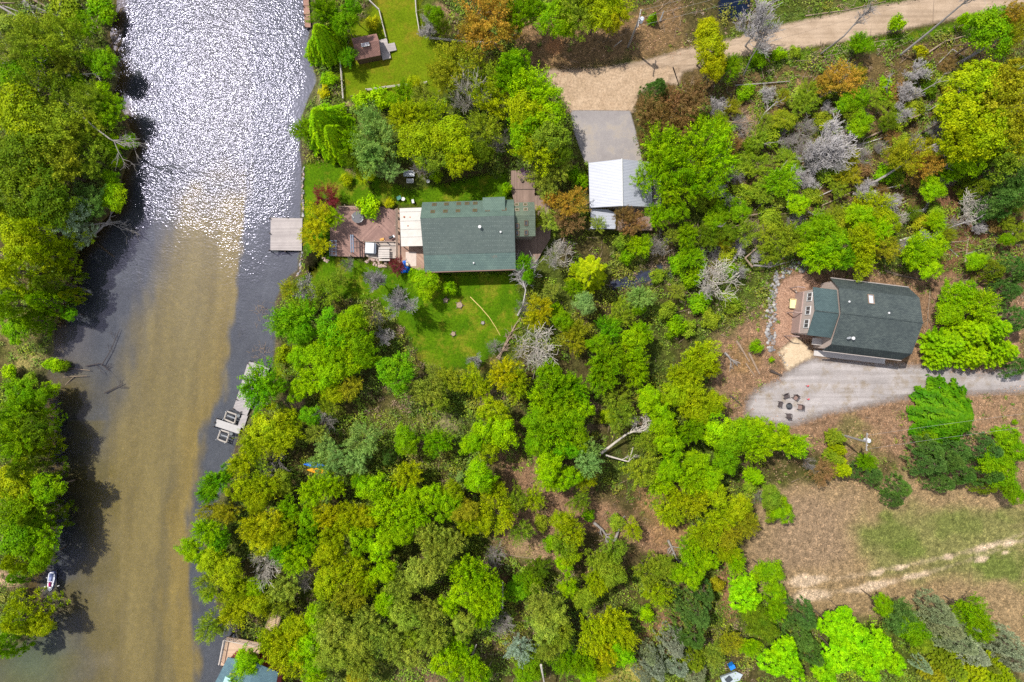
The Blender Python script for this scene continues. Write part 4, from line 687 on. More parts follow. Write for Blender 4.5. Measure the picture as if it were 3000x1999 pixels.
PINKSID = plain('brown pink boards', (.33, .235, .21)); DARKWALL = boards('dark stained wall boards', (.10, .06, .045), (.06, .04, .03), .3, R_(90), .5)
WHITE = plain('white paint', (.50, .50, .50), .5); CREAM = plain('cream plastic', (.72, .62, .33), .5); GLASS = plain('dark window glass', (.05, .06, .07), .15); LGLASS = plain('pale skylight glass', (.45, .50, .60), .15)
BROWNF = plain('brown flashing', (.12, .085, .055), .6); OLIVE = plain('green glass', (.085, .085, .04), .3); GREYM = plain('grey metal', (.38, .40, .43), .4, .3); BLACK = plain('black metal', (.03, .03, .035), .5); BLUEM = plain('blue grey metal', (.16, .20, .27), .5)
WHITE_ROOF = var_mat('off white metal panel', (.40, .38, .35), (.32, .30, .275), 1.2, .5, bmp=0)
DECK = boards('brown deck boards', (.18, .105, .09), (.25, .15, .125), .16, 0, .5, herring=True); DECK2 = boards('brown walkway boards', (.17, .115, .09), (.225, .155, .125), .16, R_(90), .5); GREYDK = boards('grey dock boards', (.27, .24, .235), (.34, .305, .295), .15, R_(-1), .35, stain=.35)
DOCK2 = boards('silvery dock boards', (.26, .24, .245), (.33, .305, .305), .15, R_(-15), .35, stain=.3); TANDK = boards('tan deck boards', (.38, .27, .18), (.46, .34, .24), .15, R_(-13), .35, stain=.35); REDDK = boards('red brown dock boards', (.22, .115, .085), (.28, .16, .12), .15, 0, .4); TANW = plain('tan timber', (.42, .30, .18)); GREYWD = plain('grey timber', (.42, .38, .35)); RAILW = plain('pale rail', (.42, .38, .34))
DECKGR = boards('weathered grey brown boards', (.32, .27, .24), (.40, .35, .31), .16, 0, .5); RED = plain('red wall paint', (.33, .06, .07)); RUST = plain('rust', (.35, .13, .06), .9)

# main house -------------------------------------------------
MO, MA = (-12.13, 9.62), R_(1.75); f = F(MO, MA); MP = [(0, 4.9), (2.2, 5.9), (6.85, 8.2), (9.6, 5.3)]
H = thing('main_house', 'large house with a long sage green tiled roof beside the brown riverside deck', 'house', (-6, 14, GZ), MA)
b = MB(); body(b, f, .35, 12.3, MP); b.build('wall', DARKWALL, H)
b = MB(); roof_pair(b, f, -.01, 12.66, MP[:2]); b.build('lower_roof', shingles('weathered light tiles', (.12, .175, .155), (.10, .15, .135), R_(1.9), 0, .3, .22, stain=(.17, .11, .09)), H)
b = MB(); roof_pair(b, f, 0, 12.65, [(2.22, 5.91), MP[2]]); rf = b.build('roof', GREEN_TILE, H); rf['label'] = 'river-facing lower roof slope in worn dotted green tiles'
b = MB(); roof_pair(b, f, -.02, 12.67, [(6.87, 8.22), (9.62, 5.3)], .15); rf2 = b.build('roof', GREEN_TILE2, H); rf2['label'] = 'smooth green upper roof slope holding two rows of skylights'
b = MB(); b.box(f(6.3, -.06, 4.86), (12.6, .12, .14), MA); b.build('gutter', plain('rusty gutter', (.17, .10, .08), .8), H)
b = MB(); A = [(7.9, 6.78), (9.55, 6.2), (9.55, 5.2), (7.9, 5.2)]; b.loft([f(8.5, *a) for a in A], [f(11.35, *a) for a in A]); dm = b.build('dormer', SIDING, H)
b = MB(); b.slab([f(8.4, 7.75, 7.25), f(11.45, 7.75, 7.25), f(11.45, 9.85, 6.2), f(8.4, 9.85, 6.2)], .12); b.build('dormer_roof', GREEN_TILE2, dm)
crop = lambda x, y: (940 + x / 3.361, 560 + y / 3.361)
def skylight(hs, f, o, ang, prof, x, y, du=.62, dv=.5, gl=OLIVE, fr=BROWNF, th=.1):
    u, v, z = on_roof(x, y, o, ang, prof); fb = MB()
    for s in (-1, 1): tilted_box(fb, f, prof, u + s * (du / 2 - .05), v, .1, dv, th); tilted_box(fb, f, prof, u, v + s * (dv / 2 - .05), du - .2, .1, th)
    sk_ = fb.build('skylight', fr, hs); g = MB(); tilted_box(g, f, prof, u, v, du - .2, dv - .2, .05); g.build('pane', gl, sk_)
for x, y in [(1117, 133), (1236, 128), (1358, 124), (1439, 122), (1520, 120), (1102, 203), (1226, 199), (1350, 195), (1517, 190), (1641, 186), (1806, 180)]: skylight(H, f, MO, MA, MP, *crop(x, y))
for x, y, r, h in [(1565, 358, .15, .6), (1770, 405, .09, .3), (1505, 710, .08, .3)]:
    u, v, z = on_roof(*crop(x, y), MO, MA, MP); b = MB(); b.disc(f(u, v, z - .1), r, h); b.disc(f(u, v, z - .1 + h), r * 1.4, .08); b.build('roof_vent', WHITE, H)
for u in (1.2, 3.5, 6.2, 8.8, 11.0): b = MB(); b.box(f(u, .16, 2.6), (.9, .12, 1.3), MA); b.build('window', GLASS, H)
# east annex
AP = [(2.35, 5.4), (8.35, 7.2), (9.35, 6.6)]; AP = [(4.35, 6.0), (7.0, 7.5), (9.15, 5.5)]
b = MB(); body(b, f, 12.75, 15.25, AP); b.build('annex_wall', SIDING, H)
b = MB(); roof_pair(b, f, 12.7, 15.5, AP); b.build('annex_roof', shingles('pale moss tiles', (.13, .165, .12), (.11, .14, .10), R_(1.9), 0, .3, .22), H)
AX = [(-1, 5.4 - 2)] ; 
for x, y in [(1928, 132), (2013, 132), (1932, 184), (2017, 180)]: skylight(H, f, MO, MA, AP, *crop(x, y), .6, .5, OLIVE, plain('tan frame', (.26, .21, .16)))
for x, y in [(2022, 318), (2022, 412), (1935, 345), (1935, 415)]: skylight(H, f, MO, MA, AP, *crop(x, y), .5, .65, GLASS, BROWNF, .15)
# white-roofed porch
pc_ = lambda x, y, h: P(*crop(x, y), h)
b = MB(); q = [pc_(790, 545, 3.2), pc_(1012, 540, 3.7), pc_(1006, 163, 3.7), pc_(775, 170, 3.2)]; b.slab(q, .14); pr_ = b.build('porch_roof', WHITE_ROOF, H)
b = MB()
for t in (.24, .44, .66, .90): a_, c_ = q[0].lerp(q[3], t) + Vector((0, 0, .015)), q[1].lerp(q[2], t) + Vector((0, 0, .015)); b.tube(a_, c_, .025, n=4)
b.build('roof_seam', plain('grey seam', (.3, .29, .28)), pr_)
b = MB()
for x, y, r in [(902, 370, .16), (858, 343, .11), (945, 362, .07), (820, 255, .14), (880, 258, .12)]: b.disc(pc_(x, y, 3.39), r, .05, 7, r * .7)
lf = b.build('leaf_debris', RUST, pr_)
b = MB()
for x, y in [(800, 535), (785, 185), (787, 360)]: p = pc_(x, y, 3.0); b.tube((p.x, p.y, .6), (p.x, p.y, 3.08), .08, n=6)
b.build('porch_post', GREYWD, H)

# garage ------------------------------------------------------
gA = [P(1728, 609, 3.5), P(1823.4, 603.4, 5.2), P(1911.4, 605.8, 3.5)]; gB = [P(1724.4, 477.3, 3.5), P(1821.8, 466.5, 5.2), P(1909.7, 475.7, 3.5)]
G = thing('garage', 'white ribbed metal roofed garage at the end of the concrete driveway slab', 'garage', (15.3, 22, GZ))
m, nt, bs = mat('ribbed white metal'); v = coords(nt); wv = nd(nt, 'TexWave', Scale=1.5); wv.bands_direction = 'Y'; nt.links.new(v, wv.inputs['Vector']); wv.inputs['Distortion'].default_value = .0
sv_ = noise(nt, coords(nt, 'Object', (.5, 3, 1)), 1.4, 5, .7)
nt.links.new(mixc(nt, .8, ramp(nt, wv.outputs['Fac'], [(.0, (.22, .235, .28)), (.4, (.30, .315, .36)), (1, (.35, .365, .41))]), ramp(nt, sv_, [(.3, (.82, .83, .86)), (.7, (1.08,) * 3)]), 'MULTIPLY'), bs.inputs['Base Color']); bs.inputs['Roughness'].default_value = .45; bump(nt, bs, wv.outputs['Fac'], .3, .04); RIB = m
down = Vector((0, 0, -.12)); b = MB()
b.slab([gA[0], gA[1], gB[1], gB[0]], .12); b.slab([gA[1], gA[2], gB[2], gB[1]], .12); gr = b.build('roof', RIB, G)
b = MB(); b.tube(gA[1] + Vector((0, -.05, .06)), gB[1] + Vector((0, .05, .06)), .1, n=6); b.build('ridge_cap', WHITE, gr)
ins = lambda p, t, z=0: Vector((15.3 + (p.x - 15.3) * t, 22.1 + (p.y - 22.1) * t, p.z - z))
A = [ins(gA[0], .94, .15), ins(gA[1], .94, .2), ins(gA[2], .94, .15)]; B = [ins(gB[0], .94, .15), ins(gB[1], .94, .2), ins(gB[2], .94, .15)]
b = MB(); b.loft([Vector((A[0].x, A[0].y, .4))] + A + [Vector((A[2].x, A[2].y, .4))], [Vector((B[0].x, B[0].y, .4))] + B + [Vector((B[2].x, B[2].y, .4))]); b.build('wall', SIDING, G)
b = MB(); b.box((15.3, 25.0, 1.75), (4.6, .1, 2.3)); b.build('garage_door', WHITE, G)
b = MB(); q = [P(1731, 671, 2.6), P(1803.5, 671, 2.6), P(1803.5, 625, 2.75), P(1781, 614, 2.8), P(1731, 612, 2.8)]; b.slab(q, .1)
LT = thing('lean_to', 'low white ribbed metal roof leaning on the garage rear wall', 'lean-to', (12.9, 17.9, GZ)); b.build('roof', RIB, LT)
b = MB()
for p in q: b.tube((p.x * .995, p.y + (.15 if p.y < 17 else -.15), .4), (p.x * .995, p.y + (.15 if p.y < 17 else -.15), 2.6), .07)
b.build('post', GREYWD, LT)
b = MB(); b.slab([P(1805, 675, 1.6), P(1912, 675, 1.6), P(1912, 609, 1.6), P(1805, 609, 1.6)], .18); DK = thing('rear_deck', 'brown leaf strewn wooden platform behind the garage', 'deck', (17.2, 18, GZ)); b.build('floor', DECK2, DK)
b = MB(); [b.tube((x, y, .3), (x, y, 1.5), .09) for x in (15.2, 17.5, 19.9) for y in (16.3, 18.9)]; b.build('post', GREYWD, DK)
ST = thing('garage_stairs', 'white railed stair running down the right side of the garage', 'stairs', (20.6, 20.5, GZ))
for x, y0, y1 in [(1927, 530, 612), (1935, 520, 616)]: MB().tube(P(x, y0, 3.2), P(x, y1, 2.2), .05, n=5).build('railing', WHITE, ST)
for y in (560, 597, 604, 582): MB().tube(P(1912, y, 2.6), P(1934, y, 2.6), .035, n=4).build('crossbar', WHITE, ST)
b = MB(); [b.box(P(1924 + k * 0, 530 + k * 6.5, 2.6 - k * .13), (1.0, .26, .05)) for k in range(13)]; b.build('step', GREYWD, ST)
b = MB(); [b.tube(P(1902 + k * 4.2, 611 + k * 1.3, 1.7), P(1904 + k * 4.2, 616 + k * 1.3, 2.5), .03, n=4) for k in range(11)]; b.tube(P(1900, 611, 2.6), P(1948, 625, 2.6), .05); b.build('baluster', WHITE, ST)

# cabin -------------------------------------------------------
CO, CA_ = (43.5, -1.35), R_(-6.9); f = F(CO, CA_); CP = [(0, 4.4), (.92, 6.8), (5.17, 8.5), (8.65, 7.0), (10.27, 4.1)]
C = thing('cabin', 'dark green shingled cabin with a barn-shaped roof above the gravel drive', 'cabin', (49, 3.5, GZ), CA_)
b = MB(); roof_pair(b, f, 0, 11.05, CP); cr = b.build('roof', DARK_TILE, C)
b = MB(); body(b, f, .3, 10.75, CP, inset=.4, drop=.19); b.build('wall', SIDING, C)
trim_m = plain('dull trim', (.35, .31, .29)); MB().tube(f(.3, 5.17, 8.5), f(11.05, 5.17, 8.5), .1, n=6).build('ridge_cap', DARK_TILE, cr); MB().tube(f(0, -.05, 4.38), f(11.1, -.05, 4.38), .07, n=6).build('gutter', trim_m, cr); MB().tube(f(0, 10.32, 4.08), f(11.05, 10.32, 4.08), .07, n=6).build('gutter', trim_m, cr)
WP = [(1.8, 6.4), (5.1, 7.9), (8.42, 6.4)]
b = MB(); roof_pair(b, f, -3.25, .02, WP); wr = b.build('wing_roof', BLUE_TILE, C)
b = MB(); b.tube(f(-3.25, 5.1, 7.92), f(0, 5.1, 7.92), .07, n=6); b.build('ridge_cap', DARK_TILE, wr)
b = MB(); body(b, f, -3.05, -.01, WP, inset=.3, drop=.19); ww = b.build('wing_wall', SIDING, C)
b = MB(); b.box(f(-3.13, 5.1, 1.95), (.14, 5.9, 2.7), CA_); b.build('lower_wall', PINKSID, C)
for v in (7.15, 5.25, 3.4):
    b = MB()
    for s in (-1, 1): b.box(f(-3.09, v + s * .56, 5.3), (.14, .12, 1.55), CA_); b.box(f(-3.09, v, 5.3 + s * .72), (.13, 1.0, .12), CA_)
    b.box(f(-3.09, v, 5.3), (.13, .08, 1.4), CA_); wn_ = b.build('window', WHITE, C)
    b = MB(); b.box(f(-3.05, v, 5.3), (.08, 1.02, 1.34), CA_); b.build('pane', GLASS, wn_)
b = MB()
for v in (1.6, 5.0, 8.6): bb = MB(); bb.tube(f(-4.1, v, .5), f(-4.1, v, 3.4), .09); bb.tube(f(-4.1, v, 3.4), f(-3.1, v, 3.5), .08); bb.build('balcony_post', PINKSID, C)
crop2 = lambda x, y: (2220 + x / 4.519, 760 + y / 4.519)
skylight(C, f, CO, CA_, CP, *crop2(1495, 528), .8, 1.3, LGLASS, plain('brown skylight frame', (.25, .18, .13)), .18)
for x, y, r, h in [(1205, 562, .1, .3), (1730, 712, .1, .3), (1245, 1047, .16, .6)]:
    u, v, z = on_roof(*crop2(x, y), CO, CA_, CP); b = MB(); b.disc(f(u, v, z - .1), r, h, 12); b.disc(f(u, v, z - .1 + h), r * 1.5, .06, 12, r * 1.1); b.build('roof_vent', WHITE, C)
b = MB(); u, v, z = on_roof(*crop2(1195, 1052), CO, CA_, CP); b.tube(f(u, v, z - .1), f(u, v, z + .5), .03); b.tube(f(u - .05, v, z + .45), f(u - .12, v + .1, z + .5), .14, .30, 14); b.build('satellite_dish', GREYM, C)
# dishes of the porch corner
b = MB(); b.slab([f(-1.1, .75, 3.2), f(.3, .75, 3.2), f(.3, 1.7, 3.3), f(-1.1, 1.7, 3.3)], .1); b.build('entry_roof', GREYWD, C)
WKY = thing('walkway', 'grey concrete walk along the shaded front wall of the cabin', 'walkway', tuple(P(2480, 1046, GZ))); b = MB(); b.slab([P(2384, 1042, .78), P(2592, 1067, .78), P(2594, 1050, .78), P(2386, 1025, .78)], .3)
WKY2 = b.build('slab', plain('light concrete', (.44, .41, .39)), WKY)

# shed --------------------------------------------------------
SO = P(1042, 176, 3.0); SO = (SO.x, SO.y); SA = R_(8); f = F(SO, SA)
c0, c1, c2, c3 = P(1041, 177, 2.5), P(1115, 162, 2.5), P(1103, 99, 2.6), P(1029, 113, 2.6); r0, r1 = P(1037, 134, 3.6).lerp(P(1033, 128, 3.6), .3), P(1110, 119, 3.6)
SH = thing('garden_shed', 'small shed with brown shingle roof and one skylight on the upper lawn', 'shed', (-19.8, 41.5, GZ))
b = MB(); b.slab([c0, c1, r1, r0], .12); b.slab([r0, r1, c2, c3], .12); sr = b.build('roof', BROWN_TILE, SH)
cen = (c0 + c1 + c2 + c3) / 4; ii = lambda p, t, z: Vector((cen.x + (p.x - cen.x) * t, cen.y + (p.y - cen.y) * t, z))
b = MB(); b.loft([ii(c0, .92, .3), ii(c0, .92, 2.38), ii(r0, .92, 3.42), ii(c3, .92, 2.48), ii(c3, .92, .3)], [ii(c1, .92, .3), ii(c1, .92, 2.38), ii(r1, .92, 3.42), ii(c2, .92, 2.48), ii(c2, .92, .3)]); b.build('wall', plain('dark brown siding', (.12, .07, .055)), SH)
sa = R_(10.5)
b = MB(); p = P(1070, 131, 3.66); b.box(p, (1.15, .5, .07), sa); fr_ = b.build('skylight', WHITE, SH); b = MB(); [b.box(Vector((p.x + s * .27 * math.cos(sa), p.y + s * .27 * math.sin(sa), 3.71)), (.44, .32, .03), sa) for s in (-1, 1)]; b.build('pane', plain('shed glass', (.3, .27, .3), .2), fr_)
SD = thing('shed_deck', 'grey plank landing with a side ramp right of the shed', 'deck', tuple(P(1130, 145)), sa)
b = MB(); b.slab([P(1121, 176, 1.0), P(1145, 170, 1.0), P(1133, 112, 1.0), P(1108, 118, 1.0)], .14); b.build('floor', GREYDK, SD); b = MB(); b.slab([P(1134, 153, 1.12), P(1162, 147, .85), P(1156, 125, .85), P(1129, 130, 1.12)], .1); b.build('ramp', GREYDK, SD)
TP = thing('tarp_bundle', 'black tarp covered bundle leaning on the left wall of the shed', 'tarp', tuple(P(1028, 165))); b = MB(); r_ = random.Random(5)
for k in range(9): b.box(P(1024 + r_.uniform(-5, 6), 145 + k * 5, .95), (r_.uniform(.4, .9), .5, r_.uniform(.4, .9)), r_.uniform(0, 3))
b.build('cover', plain('black green tarp', (.02, .035, .035), .35), TP)

# boathouse ---------------------------------------------------
BH = thing('boathouse', 'blue-green roofed red boathouse at the river bottom edge under a lime tree', 'boathouse', tuple(P(690, 1975, .2)))
b = MB(); q = [P(667, 1926.6, 5.2), P(600, 2060, 5.2), P(700, 2090, 6.8), P(752, 1944, 6.8)]; b.slab(q, .15)
q2 = [P(752, 1944, 6.8), P(700, 2090, 6.8), P(790, 2110, 5.4), P(815, 1970, 5.4)]; b.slab(q2, .15); br_ = b.build('roof', shingles('slate blue shingles', (.11, .19, .22), (.085, .15, .18), R_(-13), 0, .3, .15), BH)
b = MB(); b.loft([Vector((q[0].x + .2, q[0].y - .25, -.6)), Vector((q[0].x + .2, q[0].y - .25, 5.0)), Vector((q[3].x, q[3].y - .25, 6.6)), Vector((q2[3].x - .4, q2[3].y - .2, 5.2)), Vector((q2[3].x - .4, q2[3].y - .2, -.6))],
    [Vector((q[1].x + .2, q[1].y, -.6)), Vector((q[1].x + .2, q[1].y, 5.0)), Vector((q[2].x, q[2].y, 6.6)), Vector((q2[2].x - .4, q2[2].y, 5.2)), Vector((q2[2].x - .4, q2[2].y, -.6))]); b.build('wall', RED, BH)
b = MB(); b.slab([P(662, 1992, 6.6), P(700, 2010, 6.8), P(692, 2040, 6.8), P(650, 2025, 6.6)], .1); b.slab([P(660, 1982, 6.2), P(676, 1990, 6.3), P(668, 2012, 6.3), P(652, 2004, 6.2)], .9); b.build('dormer', plain('pale green dormer', (.3, .5, .48)), BH)
MB().box(P(689, 1977, 5.9), (1.5, .18, .16), R_(-12)).build('trim', TANW, BH); MB().box(P(703, 1923, 3.0), (2.2, .18, .16), R_(-12)).build('trim', TANW, BH)
BD = thing('boathouse_deck', 'raised tan plank deck with pale railings above the boathouse', 'deck', tuple(P(710, 1895, 0)), R_(-13))
b = MB(); q = [P(664, 1866, 2.6), P(646, 1950, 2.6), P(745, 1960, 2.6), P(768, 1886, 2.6)]; b.slab(q, .2); b.build('floor', TANDK, BD)
b = MB(); up = Vector((0, 0, 1.0)); o1, o2, o3 = P(662, 1866, 2.6), P(648, 1938, 2.6), P(762, 1886, 2.6)
for a_, c_ in ((o1, o2), (o1, o3)):
    b = MB()
    b.add([a_ + up, c_ + up, c_ + up + Vector((.12, -.12, 0)), a_ + up + Vector((.12, -.12, 0)), a_ + up * .92, c_ + up * .92, c_ + up * .92 + Vector((.12, -.12, 0)), a_ + up * .92 + Vector((.12, -.12, 0))], [(0, 1, 2, 3), (7, 6, 5, 4), (0, 4, 5, 1), (1, 5, 6, 2), (2, 6, 7, 3), (3, 7, 4, 0)])
    n = max(2, int((c_ - a_).length / 1.6))
    for k in range(n + 1): p = a_.lerp(c_, k / n); b.tube(p - up * .1, p + up * .95, .05, n=4)
    for t in (.3, .6): b.tube(a_ + up * t, c_ + up * t, .02, n=4)
    b.build('railing', RAILW, BD)
b = MB(); [b.tube((p.x + dx, p.y - .3, -1.2), (p.x + dx, p.y - .3, 2.5), .13) for p in q for dx in (.2,)]; b.build('post', DARK_W, BD)
STR = thing('wooden_stairs', 'tan wooden stairs climbing through the trees above the boathouse deck', 'stairs', tuple(P(797, 1825)), R_(-26))
b = MB(); a0, a1 = P(787, 1846, 1.6), P(803, 1800, 3.4)
for k in range(11): p = a0.lerp(a1, k / 10); b.box(p + Vector((.25, 0, 0)), (1.35, .2, .05), R_(-18))
b.build('step', TANW, STR); [MB().tube(a0 + Vector((s, s * -.3, 0)), a1 + Vector((s, s * -.3, 0)), .07, n=4).build('stringer', TANW, STR) for s in (-.5, 1.0)]; MB().tube(P(773, 1878, 2.6), P(793, 1803, 4.4), .06, n=4).build('railing', TANW, STR)

# decks of the main house -------------------------------------
WD = thing('river_deck', 'brown herringbone board deck between the river lawn and the main house', 'deck', tuple(P(1060, 670)), 0)
b = MB(); b.slab([pc_(95, 640, 1.25), pc_(430, 650, 1.25), pc_(430, 500, 1.25), pc_(735, 500, 1.25), pc_(735, 195, 1.25), pc_(640, 155, 1.25), pc_(140, 155, 1.25), pc_(135, 345, 1.25), pc_(90, 360, 1.25)], .2); b.build('floor', DECK, WD)
b = MB(); r0_ = lambda pts, z=2.2: [b.tube(pc_(*pts[i], z), pc_(*pts[i + 1], z), .06, n=4) for i in range(len(pts) - 1)]
r0_([(140, 152), (360, 152)]); r0_([(430, 497), (540, 497), (740, 497)]); r0_([(742, 170), (742, 660)]); r0_([(755, 170), (755, 690)], 2.0)
for x, y in [(140, 152), (250, 152), (360, 152), (430, 497), (540, 497), (640, 497), (742, 500), (742, 200), (742, 350), (742, 650), (440, 600), (300, 640)]: p = pc_(x, y, 1.2); b.box(p + Vector((0, 0, .5)), (.12, .12, 1.1))
b.build('railing', TANW if False else plain('dull tan rail', (.4, .3, .24)), WD)
LP = thing('lower_patio', 'weathered board patio beside the hot tub under the porch steps', 'patio', tuple(P(1140, 730)), 0)
b = MB(); b.slab([pc_(435, 640, .95), pc_(560, 670, .95), pc_(740, 660, .95), pc_(740, 505, .95), pc_(435, 505, .95)], .3); b.build('floor', DECKGR, LP)
PD = thing('porch_deck', 'brown porch deck of diagonal boards at the left wall of the main house', 'deck', tuple(P(1200, 740)), 0)
b = MB(); b.slab([pc_(758, 700, 1.2), pc_(1018, 800, 1.2), pc_(1012, 300, 1.2), pc_(758, 180, 1.2)], .25); b.build('floor', boards('diagonal boards', (.26, .16, .12), (.34, .23, .17), .16, R_(45), .4), PD)
b = MB(); b.slab([pc_(835, 600, 1.23), pc_(835, 740, 1.23), pc_(940, 740, 1.23), pc_(940, 600, 1.23)], .02); b.build('mat', plain('tan mat', (.46, .38, .33)), PD)
ED = thing('east_deck', 'brown board deck wrapping the right end of the main house', 'deck', tuple(P(1560, 640)), 0)
b = MB(); b.slab([P(1497, 556, 1.1), P(1509, 600, 1.1), P(1509, 800, 1.1), P(1535, 800, 1.1), P(1560, 785, 1.1), P(1612, 700, 1.1), P(1618, 575, 1.1), P(1567, 573, 1.1), P(1567, 500, 1.1), P(1497, 500, 1.1)], .3); b.build('floor', DECK2, ED)
b = MB(); b.box(P(1532, 555, 1.14), (3.4, .08, .05)); b.build('step_edge', DARK_W, ED)
# pergola and lattice on the river deck
PG = thing('metal_gazebo', 'blue-grey metal gazebo frame standing on the river deck corner', 'gazebo frame', tuple(pc_(340, 530, 1.25)), 0)
b = MB()
for x0, y0, x1, y1 in [(295, 430, 300, 605), (315, 430, 322, 605)]: b.tube(pc_(x0, y0, 3.2), pc_(x1, y1, 3.2), .09, n=5)
for k in range(5): b.tube(pc_(296, 440 + k * 38, 3.2), pc_(322, 440 + k * 38, 3.2), .05, n=4)
b.build('top_rack', BLUEM, PG); b = MB()
for x0, y0, x1, y1 in [(325, 440, 382, 490), (382, 490, 385, 640), (330, 500, 382, 500), (325, 560, 385, 560), (355, 470, 355, 600)]: b.tube(pc_(x0, y0, 3.0), pc_(x1, y1, 2.9), .045, n=4)
for x, y in [(298, 432), (300, 604), (382, 492), (385, 640)]: p = pc_(x, y, 3.0); b.tube((p.x, p.y, 1.2), p, .05, n=4)
b.build('frame', BLACK, PG)
LA = thing('lattice_screen', 'blue-grey lattice screen at the river end of the deck', 'lattice', tuple(pc_(115, 560, 1.25)), 0)
b = MB()
for x in (88, 110, 150): b.tube(pc_(x, 485, 2.3), pc_(x, 640, 2.3), .045, n=4)
for y in (490, 530, 565, 595, 632): b.tube(pc_(85, y, 2.3), pc_(155, y, 2.3), .045, n=4)
b.build('slats', BLUEM, LA); b = MB(); [b.tube(pc_(x, y, 1.2), pc_(x, y, 2.3), .05) for x, y in ((88, 485), (150, 485), (88, 640), (150, 640))]; b.build('post', BLUEM, LA)
HT = thing('hot_tub', 'grey covered hot tub in the corner of the river deck', 'hot tub', tuple(pc_(480, 560, 1.2)), R_(-3))
b = MB(); b.box(pc_(495, 568, 1.5), (1.5, 1.55, .9), R_(-3)); b.build('tub', plain('slate tub', (.14, .17, .22)), HT); b = MB(); b.box(pc_(480, 560, 2.0), (1.25, 1.5, .12), R_(-3)); b.build('cover', plain('light grey vinyl', (.48, .49, .5)), HT)
b = MB(); b.slab([pc_(512, 508, 2.05), pc_(545, 525, 1.9), pc_(545, 610, 1.9), pc_(512, 620, 2.05)][::-1], .08); b.build('folded_flap', plain('dark vinyl', (.09, .1, .12)), HT)
def table_set():
    t = thing('round_table', 'round dark glass table on the river deck', 'table', tuple(pc_(362, 258, 1.25)), 0); p = pc_(362, 258, 1.98)
    b = MB(); b.disc(p, .85, .04, 24); b.build('tabletop', plain('smoky glass', (.10, .10, .11), .15), t); b = MB(); [b.tube(p + Vector((.5 * math.cos(a), .5 * math.sin(a), -.75)), p + Vector((.2 * math.cos(a), .2 * math.sin(a), 0)), .03) for a in (0, 1.57, 3.14, 4.71)]; b.build('leg', BLACK, t)
table_set()
def chair(name, loc, rz, m, label, cat='chair', group=None, w=.62, back=.5, seatm=None):
    """patio chair; seat, curved back, two arms, four legs"""
    t = thing(name, label, cat, loc, rz, group); L = lambda *a: dict(loc=(0, 0, 0))
    b = MB(); b.box((0, 0, .42), (w, .56, .06)); b.build('seat', seatm or m, t, loc=(0, 0, 0))
    b = MB(); n = 5
    for i in range(n): x0 = -w / 2 + w * i / n; x1 = x0 + w / n - .02; c = abs((i - 2) / 2.0) * .06; b.add([(x0, .28 - c, .42), (x1, .28 - c, .42), (x1, .40 - c, .42 + back), (x0, .40 - c, .42 + back), (x0, .32 - c, .42), (x1, .32 - c, .42), (x1, .44 - c, .42 + back), (x0, .44 - c, .42 + back)], [(3, 2, 1, 0), (4, 5, 6, 7), (0, 1, 5, 4), (1, 2, 6, 5), (2, 3, 7, 6), (3, 0, 4, 7)])
    b.tube((-w / 2, .42, .42 + back), (w / 2, .42, .42 + back), .035, n=5); b.build('backrest', m, t, loc=(0, 0, 0))
    for s in (-1, 1):
        b = MB(); b.box((s * (w / 2 + .04), .03, .66), (.09, .58, .04)); b.tube((s * (w / 2 + .04), -.24, 0), (s * (w / 2 + .04), -.24, .66), .03); b.build('armrest', m, t, loc=(0, 0, 0))
        b = MB(); b.tube((s * w / 2, -.24, 0), (s * w / 2, -.24, .42), .03); b.build('leg', m, t, loc=(0, 0, 0)); b = MB(); b.tube((s * w / 2, .26, 0), (s * w / 2, .26, .42), .03); b.build('leg', m, t, loc=(0, 0, 0))
    return t
DKBR = plain('dark brown wicker', (.065, .05, .05)); BRCU = plain('brown cushion', (.20, .13, .11))
def facing(x, y, cx, cy):                               # rotation that turns the seat front (-y) to the centre
    a, c = P(x, y), P(cx, cy); return math.atan2(c.x - a.x, -(c.y - a.y))
fx_, fy_ = npx(6, 725, 1227)
fc = None
for zx, zy, lb in [(705, 1160, 'dark brown wicker patio chair above and slightly left of the fire pit'), (768, 1170, 'dark patio chair with a brown cushion above and right of the fire pit'), (665, 1215, 'dark brown wicker patio chair left of the fire pit'),
                   (800, 1235, 'brown cushioned patio chair right of the fire pit'), (722, 1293, 'dark brown wicker patio chair nearest the woods below the fire pit')]:
    x, y = npx(6, zx, zy); p = P(x, y, GZ); c = chair('patio_chair', (p.x, p.y, GZ), facing(x, y, fx_, fy_), DKBR, lb, group='patio chairs round the fire pit', seatm=BRCU if 'cushion' in lb else None)
    c.scale = (1.05, 1.05, 1.05)
FP = thing('fire_pit', 'round black metal fire pit in the middle of five patio chairs', 'fire pit', tuple(P(fx_, fy_)), 0)
b = MB(); n = 20
for k in range(n): a = 6.283 * k / n; a2 = 6.283 * (k + 1) / n; b.add([(.42 * math.cos(a), .42 * math.sin(a), .45), (.42 * math.cos(a2), .42 * math.sin(a2), .45), (.18 * math.cos(a2), .18 * math.sin(a2), .15), (.18 * math.cos(a), .18 * math.sin(a), .15)], [(0, 1, 2, 3)])
b.tube((0, 0, .13), (0, 0, .16), .2, n=16); b.build('bowl', BLACK, FP, loc=(0, 0, 0)); b = MB()
for k in range(n): a = 6.283 * k / n; a2 = 6.283 * (k + 1) / n; b.tube((.43 * math.cos(a), .43 * math.sin(a), .46), (.43 * math.cos(a2), .43 * math.sin(a2), .46), .035, n=5)
b.build('rim', BLACK, FP, loc=(0, 0, 0)); b = MB(); [b.tube((.3 * math.cos(a), .3 * math.sin(a), 0), (.25 * math.cos(a), .25 * math.sin(a), .3), .025) for a in (.4, 2.5, 4.6)]; b.build('leg', BLACK, FP, loc=(0, 0, 0))
